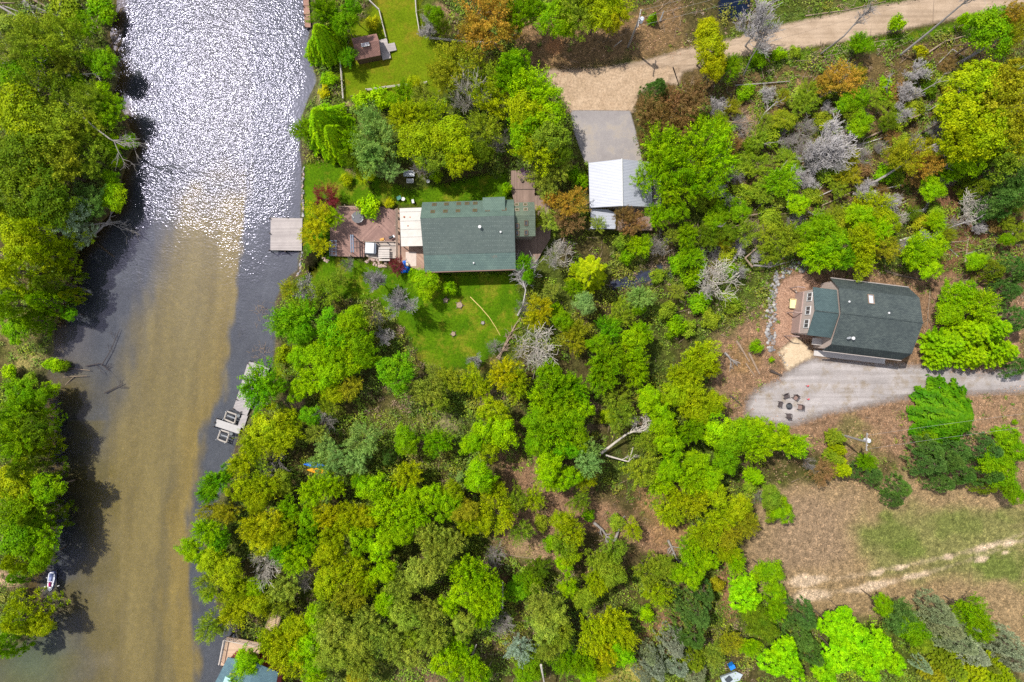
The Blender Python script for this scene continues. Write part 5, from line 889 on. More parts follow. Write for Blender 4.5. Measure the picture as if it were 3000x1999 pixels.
b = MB(); [b.tube((-.38, y, .49), (.38, y, .49), .012, n=4) for y in (-.2, -.1, 0, .1, .2)]; b.build('grate', GREYM, FP, loc=(0, 0, 0))
for x, y, a, m_, lb in [(350, 245, 2.2, WHITE, 'white chair pushed up to the round glass table on the river deck'), (398, 285, 4.0, WHITE, 'white chair at the lower right of the round glass table')]:
    p = pc_(x, y, 1.26); chair('garden_chair', tuple(p), a, m_, lb, group='chairs at the glass table', w=.5)
p = npx(2, 478, 1250); chair('garden_bench', tuple(P(*p)), 3.14, WHITE, 'small white garden bench below the shaded trees above the house', 'bench', w=.85)
p = npx(2, 470, 1208); chair('garden_bench', tuple(P(*p)), 0, GREYM, 'wide grey garden bench in the shade beneath the trees', 'bench', w=1.4)
for zx, zy, r in [(600, 1255, .26)]:
    t = thing('side_table', 'small round white table right of the garden benches', 'table', tuple(T(2, zx, zy)), 0); b = MB(); b.disc((0, 0, .5), r, .05, 18); b.build('tabletop', WHITE, t, loc=(0, 0, 0)); b = MB(); b.tube((0, 0, 0), (0, 0, .5), .05); b.build('leg', WHITE, t, loc=(0, 0, 0))
for zx, zy, rz, lb in [(1262, 1205, .5, 'left dark purple lounge chair on the shaded end of the walkway deck'), (1300, 1220, .7, 'right dark purple lounge chair on the shaded end of the walkway deck')]:
    t = thing('lounge_chair', lb, 'lounge chair', tuple(T(2, zx, zy, 1.1)), rz, 'lounge chairs on the walkway'); b = MB(); b.box((0, -.2, .35), (.6, 1.1, .07)); b.build('seat', plain('dark purple cloth', (.07, .04, .06)), t, loc=(0, 0, 0))
    b = MB(); b.add([(-.3, .35, .36), (.3, .35, .36), (.3, .85, .8), (-.3, .85, .8), (-.3, .38, .3), (.3, .38, .3), (.3, .88, .74), (-.3, .88, .74)], [(3, 2, 1, 0), (4, 5, 6, 7), (0, 1, 5, 4), (1, 2, 6, 5), (2, 3, 7, 6), (3, 0, 4, 7)]); b.build('backrest', plain('dark plum cloth', (.06, .035, .055)), t, loc=(0, 0, 0))
    b = MB(); [b.tube((x, y, 0), (x, y, .34), .025) for x in (-.27, .27) for y in (-.7, .3)]; b.build('frame', BLACK, t, loc=(0, 0, 0))
def planter(x, y, z, r, lb):
    t = thing('planter', lb, 'planter', (x, y, z), 0, 'round planters on the decks'); b = MB(); n = 16
    b.tube((0, 0, 0), (0, 0, .38), r * .8, r, n, cap=False); b.tube((0, 0, .38), (0, 0, .3), r, r * .85, n, cap=False); b.build('pot', plain('tan clay', (.42, .36, .26)), t, loc=(0, 0, 0)); b = MB(); b.tube((0, 0, .27), (0, 0, .31), r * .84, n=n); b.build('soil', DARK_W, t, loc=(0, 0, 0))
p = T(2, 1243, 1245, 1.1); planter(p.x, p.y, 1.1, .25, 'large tan planter below the purple lounge chairs'); p = T(2, 1318, 1281, 1.1); planter(p.x, p.y, 1.1, .18, 'small tan planter at the right edge of the walkway deck')
p = pc_(760, 268, 1.2); planter(p.x, p.y, 1.2, .2, 'round planter on the porch deck beside the white roof, upper one'); p = pc_(762, 410, 1.2); planter(p.x, p.y, 1.2, .22, 'round planter on the porch deck beside the white roof, lower one')
for x, y, rz, c, lb in [(775, 76, .5, (.02, .12, .09), 'dark green storage bin on the grass above the white porch roof'), (912, 110, .2, (.35, .42, .42), 'pale grey box on the grass above the porch roof')]:
    t = thing('storage_bin', lb, 'bin', tuple(pc_(x, y, GZ)), rz); b = MB(); b.box((0, 0, .3), (.6 if c[1] < .2 else .3, .5, .6)); b.build('tub', plain('bin ' + lb[:5], c), t, loc=(0, 0, 0)); b = MB(); b.box((0, 0, .63), (.64 if c[1] < .2 else .33, .54, .05)); b.build('lid', WHITE if c[1] > .2 else plain('bin lid', (.03, .15, .11)), t, loc=(0, 0, 0))
t = thing('round_planter_table', 'round white table beside the dark green bin', 'table', tuple(pc_(816, 86, GZ)), 0); b = MB(); b.disc((0, 0, .5), .27, .05, 18); b.build('tabletop', WHITE, t, loc=(0, 0, 0)); b = MB(); b.tube((0, 0, 0), (0, 0, .5), .06); b.build('leg', WHITE, t, loc=(0, 0, 0)); t.name = 'side_table'
t = thing('picnic_table', 'grey wooden picnic table on the lower patio beside the boulders', 'picnic table', tuple(pc_(630, 625, .95)), 0)
b = MB(); [b.box((0, -.5 + .25 * k, .74), (1.6, .21, .05)) for k in range(5)]; b.build('tabletop', GREYWD, t, loc=(0, 0, 0))
for s in (-1, 1): b = MB(); b.box((0, s * .85, .45), (1.6, .25, .05)); b.build('bench', GREYWD, t, loc=(0, 0, 0))
b = MB(); [b.tube((x, s * .8, 0), (x, s * .25, .72), .05) for x in (-.6, .6) for s in (-1, 1)]; b.build('leg', GREYWD, t, loc=(0, 0, 0))
t = thing('log_seat', 'orange firewood stack on the railing side of the river deck', 'firewood', tuple(pc_(608, 490, 1.25)), .3); t.name = 'firewood_stack'; b = MB(); [b.tube((-.3, y, z), (.3, y, z), .07, n=7) for y, z in ((0, .08), (.15, .08), (.3, .08), (.07, .2), (.22, .2))]; b.build('logs', plain('fresh orange wood', (.62, .32, .08)), t, loc=(0, 0, 0))
t = thing('grill', 'small black grill by the lower right corner of the river deck', 'grill', tuple(pc_(700, 465, 1.25)), .4); b = MB(); b.box((0, 0, .75), (.6, .4, .2)); b.tube((-.3, 0, .88), (.3, 0, .88), .2, n=10); b.build('hood', BLACK, t, loc=(0, 0, 0)); b = MB(); [b.tube((x, y, 0), (x, y, .7), .02) for x in (-.25, .25) for y in (-.15, .15)]; b.build('leg', BLACK, t, loc=(0, 0, 0)); b = MB(); b.box((.42, 0, .8), (.22, .35, .03)); b.build('side_shelf', GREYM, t, loc=(0, 0, 0))
# blue tarp with a box
t = thing('blue_tarp', 'bright blue crumpled tarp beside the maroon bush and porch deck', 'tarp', tuple(pc_(835, 745, GZ)), 0)
XX, YY = np.meshgrid(np.linspace(-.75, .75, 16), np.linspace(-.9, .9, 18)); msk = sdist(XX, YY, [(-.5, .8), (.1, .9), (.45, .5), (.3, .1), (.5, -.3), (.1, -.85), (-.55, -.7), (-.6, -.1), (-.35, .2)])
zz = .35 + .5 * fbm(XX, YY, .5, 7); tm_ = grid_mesh('cloth', XX, YY, np.where(msk > -.02, zz, .05), keep=msk > -.1); tm_.data.materials.append(plain('blue tarp', (.005, .16, .75), .4)); tm_.parent = t
t = thing('cream_sack', 'cream sack lying on the blue tarp', 'sack', tuple(pc_(862, 732, GZ)), .2); b = MB(); b.box((0, 0, 1.1), (.32, .42, .2)); b.build('bag', plain('cream cloth', (.6, .5, .38)), t, loc=(0, 0, 0)); b = MB(); b.tube((0, .21, 1.12), (0, .3, 1.14), .05, .09); b.build('tie', TANW, t, loc=(0, 0, 0))
# yellow cart near the cabin
t = thing('garden_cart', 'pale yellow flatbed tub beside the left wall of the cabin', 'cart', tuple(T(6, 750, 525)), R_(-3)); b = MB(); b.box((0, 0, .38), (.86, 1.35, .06)); [b.box(c, d) for c, d in (((-.41, 0, .5), (.06, 1.35, .24)), ((.41, 0, .5), (.06, 1.35, .24)), ((0, .65, .5), (.76, .06, .24)), ((0, -.65, .5), (.76, .06, .24)))]
b.build('tub', CREAM, t, loc=(0, 0, 0))
for x in (-.4, .4):
    for y in (-.5, .5): b = MB(); b.tube((x - .04, y, .18), (x + .04, y, .18), .18, n=12); b.build('wheel', BLACK, t, loc=(0, 0, 0))
# docks -------------------------------------------------------
def dock(name, label, polys, m, posts, z=.55, extra=None):
    c = polys[0]; cx, cy = sum(p[0] for p in c) / len(c), sum(p[1] for p in c) / len(c); t = thing(name, label, 'dock', tuple(P(cx, cy, 0)), 0)
    for q in polys: b = MB(); b.slab([P(x, y, z) for x, y in q], .16); b.build('deck_section', m, t)
    b = MB(); [b.tube(P(x, y, -1.6), P(x, y, z + .35), .09, n=7) for x, y in posts]; b.build('post', DARK_W, t); return t
dock('wooden_dock', 'square grey board dock reaching into the river from the house lawn', [[(792, 733), (884, 735), (886, 640), (793, 638)]], GREYDK, [(790, 684), (788, 733), (790, 640), (835, 737), (840, 636)])
dock('boat_dock', 'long angled silvery dock with a finger pier between two boat lifts', [[(692, 1172), (700, 1174), (740, 1186), (790, 1079), (732, 1059), (724, 1068)], [(683, 1197), (723, 1219), (737, 1185), (692, 1171)], [(696, 1249), (714, 1256), (726, 1219.5), (709, 1214)]], DOCK2, [(731, 1058), (726, 1066), (692, 1171), (779, 1074), (737, 1186), (683, 1198), (704, 1213), (729, 1218)], .6)
dock('pier_finger', 'white narrow pier standing between the two boat lifts', [[(631, 1249), (700, 1272), (706, 1251), (635, 1228)]], plain('white pier panel', (.35, .335, .33)), [(628, 1238), (625, 1250), (634, 1226), (697, 1272)], .65)
dock('gangway', 'short white gangway from the angled dock to the bank', [[(762, 1180), (785, 1190), (785, 1177), (766, 1174)]], DOCK2, [(784, 1189), (784, 1178)], .66)
dock('top_dock', 'narrow red-brown dock along the bank at the top edge of the river', [[(893, 80), (910, 80), (909, 44), (891, 44)], [(890, 42.5), (908, 42.5), (906, 18), (889, 18)], [(889, 16.5), (905.5, 16.5), (903, -30), (887, -30)]], REDDK, [(892, 78), (890, 43), (888, 18), (911, 78)], .55)
def lift(label, q):
    t = thing('boat_lift', label, 'boat lift', tuple(P(sum(x for x, y in q) / 4, sum(y for x, y in q) / 4, 0)), 0, 'boat lifts beside the angled dock'); c = [P(x, y, .75) for x, y in q]
    b = MB(); [b.tube(c[i], c[(i + 1) % 4], .11, n=4) for i in range(4)]; b.build('frame', RAILW, t)
    for k in (.18, .5, .8): b = MB(); b.tube(c[0].lerp(c[3], k) - Vector((0, 0, .2)), c[1].lerp(c[2], k) - Vector((0, 0, .2)), .1, n=4); b.build('bunk', BLACK if k != .5 else GREYM, t)
    for p in c: b = MB(); b.tube(p - Vector((0, 0, 2)), p + Vector((0, 0, .5)), .05); b.build('corner_post', GREYM, t)
    b = MB(); p = c[1] + Vector((.3, -.1, .2)); b.tube(p, p + Vector((.05, 0, .06)), .22, n=12); b.build('winch_wheel', GREYM, t)
s5 = lambda x, y: (600 + x / 5.6, 1040 + y / 5.6)
lift('upper empty boat lift in the slip above the white pier', [s5(360, 928), s5(525, 985), s5(485, 1125), s5(318, 1055)]); lift('lower empty boat lift on the outer side of the white pier', [s5(262, 1235), s5(405, 1280), s5(352, 1440), s5(208, 1385)])
for x, y, lb in [(450, 895, 'left dark cleat bracket'), (585, 940, 'right dark cleat bracket')]:
    t = thing('mooring_cleat', lb + ' on the widest section of the angled dock', 'cleat', tuple(P(*s5(x, y), .6)), .3, 'cleats on the angled dock'); b = MB(); b.box((0, 0, .1), (.5, .16, .08)); b.box((0, 0, .04), (.15, .12, .1)); b.tube((-.25, 0, .12), (-.32, .05, .2), .04); b.build('horn', BLACK, t, loc=(0, 0, 0))
# jet ski ------------------------------------------------------
p = P(154.5, 1701, 0); J = thing('jet_ski', 'white and silver jet ski with a magenta seat moored beside the left bank', 'jet ski', (p.x, p.y, 0), R_(-8))
def hullring(y, w, z): return [(-w, y, z), (w, y, z)]
st_ = [(-1.55, .10, .38), (-1.25, .30, .36), (-.8, .42, .34), (-.2, .50, .32), (.5, .54, .32), (1.0, .52, .32), (1.35, .42, .32), (1.45, .22, .32)]
def hull(name, m, sc_, z0, zt, inner=0.0):
    b = MB(); n = len(st_); vs = []
    for y, w_, z in st_: vs += [(-w_ * sc_ * .6, y * sc_, z0), (-w_ * sc_, y * sc_, (z0 + zt) * .6), (-w_ * sc_ * .8, y * sc_, zt), (w_ * sc_ * .8, y * sc_, zt), (w_ * sc_, y * sc_, (z0 + zt) * .6), (w_ * sc_ * .6, y * sc_, z0)]
    fs = [tuple(range(5, -1, -1)), tuple(range(6 * (n - 1), 6 * n))]
    for i in range(n - 1): fs += [(6 * i + k, 6 * i + (k + 1) % 6, 6 * i + 6 + (k + 1) % 6, 6 * i + 6 + k) for k in range(6)]
    b.add(vs, fs); return b.build(name, m, J, loc=(0, 0, 0))
hull('hull', plain('navy hull', (.05, .06, .14), .3), 1.0, -.15, .3); hull('deck', plain('white gelcoat', (.72, .72, .78), .25), .93, .28, .46)
b = MB(); b.add([(-.2, .05, .47), (.2, .05, .47), (.26, 1.2, .47), (-.26, 1.2, .47), (-.14, .1, .7), (.14, .1, .7), (.18, 1.15, .62), (-.18, 1.15, .62)], [(3, 2, 1, 0), (4, 5, 6, 7), (0, 1, 5, 4), (1, 2, 6, 5), (2, 3, 7, 6), (3, 0, 4, 7)]); b.build('seat', plain('slate blue vinyl', (.16, .19, .36), .4), J, loc=(0, 0, 0))
b = MB(); b.add([(-.17, -.8, .47), (.17, -.8, .47), (.2, -.05, .47), (-.2, -.05, .47), (-.1, -.7, .66), (.1, -.7, .66), (.13, -.1, .74), (-.13, -.1, .74)], [(3, 2, 1, 0), (4, 5, 6, 7), (0, 1, 5, 4), (1, 2, 6, 5), (2, 3, 7, 6), (3, 0, 4, 7)]); b.build('hood', plain('magenta gelcoat', (.35, .02, .14), .3), J, loc=(0, 0, 0))
b = MB(); b.tube((-.36, -.02, .86), (.36, -.02, .86), .03); b.tube((0, -.1, .6), (0, -.02, .86), .05); b.build('handlebar', BLACK, J, loc=(0, 0, 0))
for s in (-1, 1): b = MB(); b.box((s * .33, .6, .46), (.12, 1.3, .03)); b.build('footwell', plain('grey mat', (.25, .28, .36)), J, loc=(0, 0, 0)); b = MB(); b.box((s * .3, -.15, .72), (.1, .06, .08)); b.build('mirror', BLACK, J, loc=(0, 0, 0))
t = thing('mooring_buoy', 'round white buoy floating beside the jet ski', 'buoy', tuple(P(134, 1720, 0)), 0); b = MB()
import bmesh
def sphere_mb(r, n1=12, n2=8, sz=1): 
    b = MB(); v = [(0, 0, r * sz)]; 
    for i in range(1, n2):
        a = math.pi * i / n2; v += [(r * math.sin(a) * math.cos(6.283 * k / n1), r * math.sin(a) * math.sin(6.283 * k / n1), r * sz * math.cos(a)) for k in range(n1)]
    v.append((0, 0, -r * sz)); f_ = [(0, 1 + k, 1 + (k + 1) % n1) for k in range(n1)]
    for i in range(n2 - 2): f_ += [(1 + i * n1 + k, 1 + (i + 1) * n1 + k, 1 + (i + 1) * n1 + (k + 1) % n1, 1 + i * n1 + (k + 1) % n1) for k in range(n1)]
    l = len(v) - 1; f_ += [(l, l - n1 + (k + 1) % n1, l - n1 + k) for k in range(n1)]; return b.add(v, f_)
sphere_mb(.2).build('float', WHITE, t, smooth=True, loc=(0, 0, .1)); b = MB(); b.tube((0, 0, .3), (0, 0, .42), .04); b.build('eye', GREYM, t, loc=(0, 0, 0))
b = MB(); b.path([P(134, 1722, .12), P(124, 1732, .1), P(107, 1749, .35)], [.03, .03, .03], 5); tag(b.build('mooring_rope', TANW), 'tan rope running from the white buoy to the left bank', 'rope')
for x, y, lb, c in [(171, 1717, 'small white fender on the right side of the jet ski', None), (137, 1693, 'tiny white float left of the jet ski', None)]: b = MB(); b.path([P(x - 3, y + 1, .1), P(x, y, .12), P(x + 3, y - 1.5, .1)] if x > 150 else [P(x - 1, y, .1), P(x + 1, y, .1)], [.05, .08, .04] if x > 150 else [.09, .07], 6); tag(b.build('fender' if x > 150 else 'marker_float', WHITE), lb, 'fender' if x > 150 else 'float')
# kayaks -------------------------------------------------------
def kayak(x, y, rz, c, lb):
    t = thing('kayak', lb, 'kayak', tuple(P(x, y, 1.0)), rz, 'kayaks lying side by side among the trees'); b = MB(); n = 13; vs = []
    for i in range(n):
        u = -1 + 2 * i / (n - 1); w_ = .36 * (1 - abs(u) ** 2.2) + .015; z = .12 * abs(u) ** 3; vs += [(u * 1.55, -w_, .18 + z), (u * 1.55, -w_ * .55, .02 + z), (u * 1.55, w_ * .55, .02 + z), (u * 1.55, w_, .18 + z), (u * 1.55, w_ * .5, .30 + z), (u * 1.55, -w_ * .5, .30 + z)]
    fs = [tuple(range(5, -1, -1)), tuple(range(6 * n - 6, 6 * n))]
    for i in range(n - 1): fs += [(6 * i + k, 6 * i + (k + 1) % 6, 6 * i + 6 + (k + 1) % 6, 6 * i + 6 + k) for k in range(6)]
    b.add(vs, fs); b.build('hull', plain(lb[:14], c, .35), t, loc=(0, 0, 0)); b = MB(); 
    for k in range(14): a, a2 = 6.283 * k / 14, 6.283 * (k + 1) / 14; b.tube((.42 * math.cos(a), .2 * math.sin(a), .33), (.42 * math.cos(a2), .2 * math.sin(a2), .33), .025, n=4)
    b.build('cockpit_rim', BLACK, t, loc=(0, 0, 0)); b = MB(); b.box((-.05, 0, .31), (.6, .26, .02)); b.build('seat', BLACK, t, loc=(0, 0, 0))
kayak(922, 1361, R_(-3), (.01, .14, .70), 'bright blue kayak under the teal tree, above the orange one'); kayak(932, 1379, R_(-6), (.85, .33, .01), 'orange-yellow kayak under the teal tree, below the blue one')
# utility poles and wires ---------------------------------------
def pole(bx, by, tx, ty, h, label, arm=None, rz=0):
    t = thing('utility_pole', label, 'utility pole', tuple(P(bx, by)), 0); b = MB(); p = P(bx, by); b.tube(p, (p.x, p.y, h), .17, .12, 8); b.build('pole', GREY_W, t); top = Vector((p.x, p.y, h))
    b = MB(); b.tube(top + Vector((.42, .1, -1.3)), top + Vector((.42, .1, -.35)), .27, n=14); b.tube(top + Vector((.42, .1, -.36)), top + Vector((.42, .1, -.28)), .29, .22, 14); tr = b.build('transformer', plain('pale grey enamel', (.55, .58, .64), .4), t); b = MB(); [b.tube(top + Vector((.42 + s * .1, .1, -.28)), top + Vector((.42 + s * .1, .1, -.05)), .04) for s in (-1, 1)]; b.build('bushing', WHITE, tr)
    ca, sa_ = math.cos(rz), math.sin(rz)
    b = MB(); b.box(top + Vector((0, 0, -.15)), (2.4, .12, .14), rz); b.build('crossarm', GREY_W, t); b = MB(); [b.tube(top + Vector((s * ca, s * sa_, -.08)), top + Vector((s * ca, s * sa_, .14)), .05, n=6) for s in (-1.05, -.4, .5, 1.05)]; b.build('insulator', WHITE, t); return top
h1 = 9.5
t1 = pole(1840, 138, 1878, 55, h1, 'grey utility pole with a pale transformer above the sandy parking area', rz=R_(80)); t2 = pole(2437, 1266, 2545, 1300, 10.5, 'grey utility pole with crossarm and transformer in the leafy ground below the gravel drive', rz=R_(88))
def wire(a, b_, sag, lb, g, n=18):
    b = MB(); pts = [Vector(a).lerp(Vector(b_), k / n) - Vector((0, 0, sag * 4 * (k / n) * (1 - k / n))) for k in range(n + 1)]; b.path(pts, [.011] * (n + 1), 4); tag(b.build('power_line', plain('wire', (.3, .29, .28))), lb, 'power line', g)
for k, (dy, lb) in enumerate([(1.0, 'uppermost'), (0, 'middle'), (-1.0, 'lowest')]): wire(t1 + Vector((.1, dy, 0)), (62, 55.5 + dy * 1.4, 9), .7, f'{lb} of the three thin wires crossing the dark pond above the dirt road', 'wires over the road')
for dy, lb in [(.9, 'upper'), (-.9, 'lower')]: wire(t2 + Vector((0, dy, .1)), (84, -8.5 + dy, 10), .8, f'{lb} of the two thin wires over the round green tree below the gravel drive', 'wires over the lower drive')
# fences ---------------------------------------------------------
def rail_fence(pts, label, m=RAILW, h=.9, step=2.4):
    t = thing('rail_fence', label, 'fence', tuple(P(*pts[0])), 0); posts = []
    for i in range(len(pts) - 1):
        a, c = P(*pts[i], .6), P(*pts[i + 1], .6); n = max(1, round((c - a).length / step)); posts += [a.lerp(c, k / n) for k in range(n + (i == len(pts) - 2))]
        for z in (.35, .8): b = MB(); b.tube(a + Vector((0, 0, z * h)), c + Vector((0, 0, z * h)), .075, .06, 5); b.build('rail', m, t)
    for p in posts: b = MB(); b.tube(p - Vector((0, 0, .1)), p + Vector((0, 0, h)), .08, .07, 6); b.build('post', m, t)
rail_fence([npx(2, 150, -30), npx(2, 265, 80), npx(2, 312, 270)], 'weathered rail fence running down to the shed ramp'); rail_fence([npx(2, 512, -20), npx(2, 520, 100), npx(2, 543, 240)], 'pale rail fence at the right edge of the shed lawn')
rail_fence([npx(2, 0, 440), npx(2, 18, 690)], 'upright pale rail fence left of the shed lawn near the river'); rail_fence([npx(2, 178, 628), npx(2, 440, 592), npx(2, 592, 578)], 'pale rail fence at the lower edge of the shed lawn'); rail_fence([npx(2, 610, 272), npx(2, 880, 300), npx(2, 1040, 305)], 'low rail fence under the big orange tree')
# loose poles, logs, fallen trees --------------------------------
def log(pts, r, m, label, name='fallen_log', tile=None, stubs=0, group=None, z=None, seed=1, twigs=0, spread=1.2, cat='log'):
    r_ = random.Random(seed + int(pts[0][0] * 7)); q = [npx(tile, *p[:2]) if tile else p[:2] for p in pts]; n = len(q); v = [P(x, y, (pts[i][2] if len(pts[i]) > 2 else GZ + r * .8)) for i, (x, y) in enumerate(q)]; v = [Vector((p.x, p.y, max(p.z, gh(p.x, p.y) * 0 + p.z))) for p in v]
    b = MB(); b.path(v, [r * (1 - .55 * i / (n - 1)) for i in range(n)], 8)
    if not stubs and not twigs: o = b.build(name, m); return tag(o, label, cat, group)
    t = thing(name, label, cat, tuple(v[0]), 0, group); b.build('trunk', m, t); b = MB()
    d0 = (v[-1] - v[0]).normalized()
    def br(p, d, L, rad, lv):
        e = p + d * L * .5 + Vector((r_.gauss(0, .08), r_.gauss(0, .08), r_.gauss(0, .06))) * L; e2 = e + (d + Vector((r_.gauss(0, .3), r_.gauss(0, .3), r_.gauss(0, .15)))).normalized() * L * .5; b.path([p, e, e2], [rad, rad * .75, max(.012, rad * .4)], 4)
        if lv > 0:
            for k in range(4): br(p.lerp(e2, r_.uniform(.35, 1)), (d + Vector((r_.gauss(0, .55), r_.gauss(0, .55), r_.gauss(0, .25)))).normalized(), L * r_.uniform(.4, .7), max(.014, rad * .55), lv - 1)
    for k in range(max(stubs, twigs)):
        tt = r_.uniform(.3, 1) if stubs >= twigs else r_.uniform(.7, 1); i = min(n - 2, int(tt * (n - 1))); p = v[i].lerp(v[i + 1], tt * (n - 1) - i); side = Vector((-d0.y, d0.x, 0)) * r_.choice((-1, 1)) * r_.uniform(.2, 1); br(p, (d0 * 1.1 + side * spread + Vector((0, 0, r_.uniform(.0, .35)))).normalized(), r_.uniform(1.2, 3.2) if twigs else r_.uniform(.5, 1.6), r * .45, 2 if twigs else 1)
    b.build('branches', m, t); return t
gL = 'dead logs tangled on the left bank'
for i, (p, r, lb) in enumerate([([(0, 45), (180, 150)], .17, 'grey log slanting down at the far top left corner'), ([(0, 20), (100, 22)], .1, 'short pale log at the very top left edge'), ([(0, 135), (205, 190)], .16, 'pale log along the lower side of the top left tangle'), ([(235, 0), (320, 48)], .2, 'thick bare log cut off by the top edge left of the river'), ([(165, 140), (262, 25)], .12, 'brown stick rising right beside the top left tangle'), ([(250, 145), (275, 60)], .1, 'thin upright brown stick right of the log tangle'),
    ([(20, 40), (150, 88)], .1, 'thin pale stick crossing the top left logs'), ([(560, 30), (620, 110), (680, 198)], .13, 'pale tan log lying in the green near the upper left riverbank')]): log(p, r, TAN_W if i % 2 else GREY_W, lb, tile=1, group=gL, stubs=2 if i in (0, 2) else 0)
log([(848, 195, .3), (790, 280, .7), (725, 360, 1.3)], .16, DARK_W, 'dark log sticking out from the bank into the glaring water', tile=1)
log([(470, 520, 1.8), (600, 510, 2), (790, 497, 1.6)], .12, WHITE_W, 'white birch log pointing at the water from the left bank', tile=1, stubs=5); log([(500, 535, 1.5), (570, 545, 1.6), (630, 585, 1.2)], .1, WHITE_W, 'short white birch branch below the white birch log', tile=1, stubs=2)
log([(290, 270, 3), (340, 380, 3.2), (400, 500, 2.6)], .09, TAN_W, 'thin bare stem standing among left bank shrubs', tile=1); log([(440, 690, 5), (640, 870, 6), (760, 960, 6), (860, 1010, 5)], .13, GREY_W, 'long pale leaning dead trunk across the left bank greenery', tile=1, twigs=5); log([(560, 1560, 3), (690, 1540, 2), (830, 1522, .6)], .1, GREY_W, 'bare grey stem reaching over the water above the dark bay', tile=1, twigs=3)
log([(600, 85, 1.2), (690, 10, 1.6), (760, -60, 1.4)], .2, GREY_W, 'pale broken trunk hanging over the dark bay of the left bank', tile=4, stubs=6); log([(640, 90, -.3), (720, 150, -.8), (790, 205, -1.1)], .28, BARK, 'brown sunken log below the surface of the dark bay', tile=4)
for a, lb in [([(490, 970), (620, 985)], 'upper'), ([(430, 1030), (600, 1022)], 'middle'), ([(450, 1085), (515, 1020)], 'short slanting')]: log([(x, y, -.75) for x, y in a], .11, TAN_W, f'{lb} sunken pale log under the shallow water at the left bank', tile=4, group='sunken logs in the left shallows')
log([(700, 950, -.8), (760, 850, -.9), (825, 700, -1)], .08, DARK_W, 'long dark sunken branch in midwater right of the left shallows', tile=4, stubs=3); log([(590, 955, -.8), (690, 935, -.9), (745, 985, -1)], .09, DARK_W, 'forked sunken branch above the dark shallows', tile=4, stubs=4); log([(720, 1140, -.9), (850, 1075, -1)], .1, DARK_W, 'short sunken log in the lower left of the middle river', tile=4, stubs=2)
for a, lb in [((1800, 590, 60), 'pale driftwood tangle in the water above the angled dock'), ((1810, 850, 70), 'larger driftwood tangle with weeds beside the bank above the angled dock')]:
    t = thing('driftwood', lb, 'driftwood', tuple(T(4, a[0], a[1], 0)), 0); b = MB(); r_ = random.Random(a[1])
    for k in range(46): x, y = a[0] + r_.gauss(0, a[2] * .5), a[1] + r_.gauss(0, a[2] * .6); an = r_.uniform(0, 3.14); L = r_.uniform(.2, .75); p = T(4, x, y, r_.uniform(-.1, .12)); b.tube(p, p + Vector((math.cos(an) * L, math.sin(an) * L, r_.uniform(-.1, .25))), .03, .015, 4)
    b.build('sticks', TAN_W, t)
YW = plain('yellow stripped wood', (.62, .46, .16))
log([npx(5, 888, 478), npx(5, 960, 550), npx(5, 1020, 620), npx(5, 1065, 690), npx(5, 1095, 745)], .065, YW, 'long bowed yellow pole lying on the main lawn', name='wooden_pole', cat='pole')
log([(1085, 905), (1130, 800), (1200, 670), (1235, 620)], .17, TAN_W, 'fallen split tree trunk along the right edge of the main lawn', tile=5, stubs=5, name='fallen_tree', cat='fallen tree'); log([(1215, 605, .9), (1250, 540, 1.5), (1270, 430, 2.4), (1240, 350, 3)], .14, LILAC_W, 'grey branching crown of the fallen tree on the lawn', tile=5, twigs=26, spread=.9, name='fallen_tree', cat='fallen tree')
log([(1070, 900, .8), (1110, 850, .9), (1160, 760, 1)], .15, TAN_W, 'second brown trunk beside the fallen split tree', tile=5, stubs=8)
log([(1790, 1555, 2), (1900, 1470, 3), (1970, 1420, 4), (2110, 1370, 5)], .2, WHITE_W, 'forked white fallen tree in the shade of the middle woods', tile=5, twigs=9, spread=.8, name='fallen_tree', cat='fallen tree'); log([(1820, 5, 2.5), (1980, 50, 3), (2010, -50, 4)], .13, WHITE_W, 'long white limb bending under the forked fallen tree', tile=8, stubs=2)
log([(1060, 675), (1200, 700), (1360, 722)], .07, TAN_W, 'thin straight pale stick across the brown clearing', tile=8); log([(980, 720), (1060, 665)], .12, TAN_W, 'short tan log at the left edge of the clearing', tile=8)
for p, lb in [([(1880, 600, 1.5), (1915, 510, 1), (1905, 430, .7)], 'upright dark root stub'), ([(1740, 470, 1.4), (1800, 520, 1.2), (1850, 600, .8)], 'grey uprooted trunk')]: log(p, .22, GREY_W, lb + ' at the right side of the brown clearing', tile=8, stubs=6)
log([(2250, 590, .8), (2280, 650, .9), (2315, 730, .7)], .2, GREY_W, 'grey twisted stump with arms near the golden trees', tile=8, stubs=6, name='tree_stump', cat='stump')
log([(890, 1410, 2), (930, 1310, 7)], .16, GREY_W, 'grey standing trunk among the lower sage treetops', tile=8, cat='dead tree', name='dead_tree'); log([(1110, 1060, 6), (1112, 880, 8)], .12, GREY_W, 'tall thin grey trunk between lime and dark green crowns', tile=8, cat='dead tree', name='dead_tree'); log([(1375, 1450, 8), (1400, 1590, 5)], .16, WHITE_W, 'pale trunk cut off by the bottom edge', tile=8, cat='dead tree', name='dead_tree')
for k, (p, lb) in enumerate([([(372, 780), (460, 925)], 'longest of the three bleached logs left of the gravel drive'), ([(455, 860), (530, 1010)], 'widest of the three bleached logs left of the gravel drive'), ([(435, 935), (495, 1020)], 'shortest of the three bleached logs left of the gravel drive')]): log(p, .2 if k < 2 else .12, TAN_W, lb, tile=6, group='bleached logs')
log([(605, 985), (680, 1020)], .24, DARK_W, 'dark charred log at the corner of the gravel drive', tile=6); log([(325, 1160), (370, 1190), (410, 1230)], .16, DARK_W, 'dark curved log left of the fire pit gravel', tile=6); log([(290, 865, .7), (320, 890, 1.2), (330, 915, .9)], .2, GREY_W, 'small grey stump on the slope left of the bleached logs', tile=6, name='tree_stump', cat='stump', stubs=3)
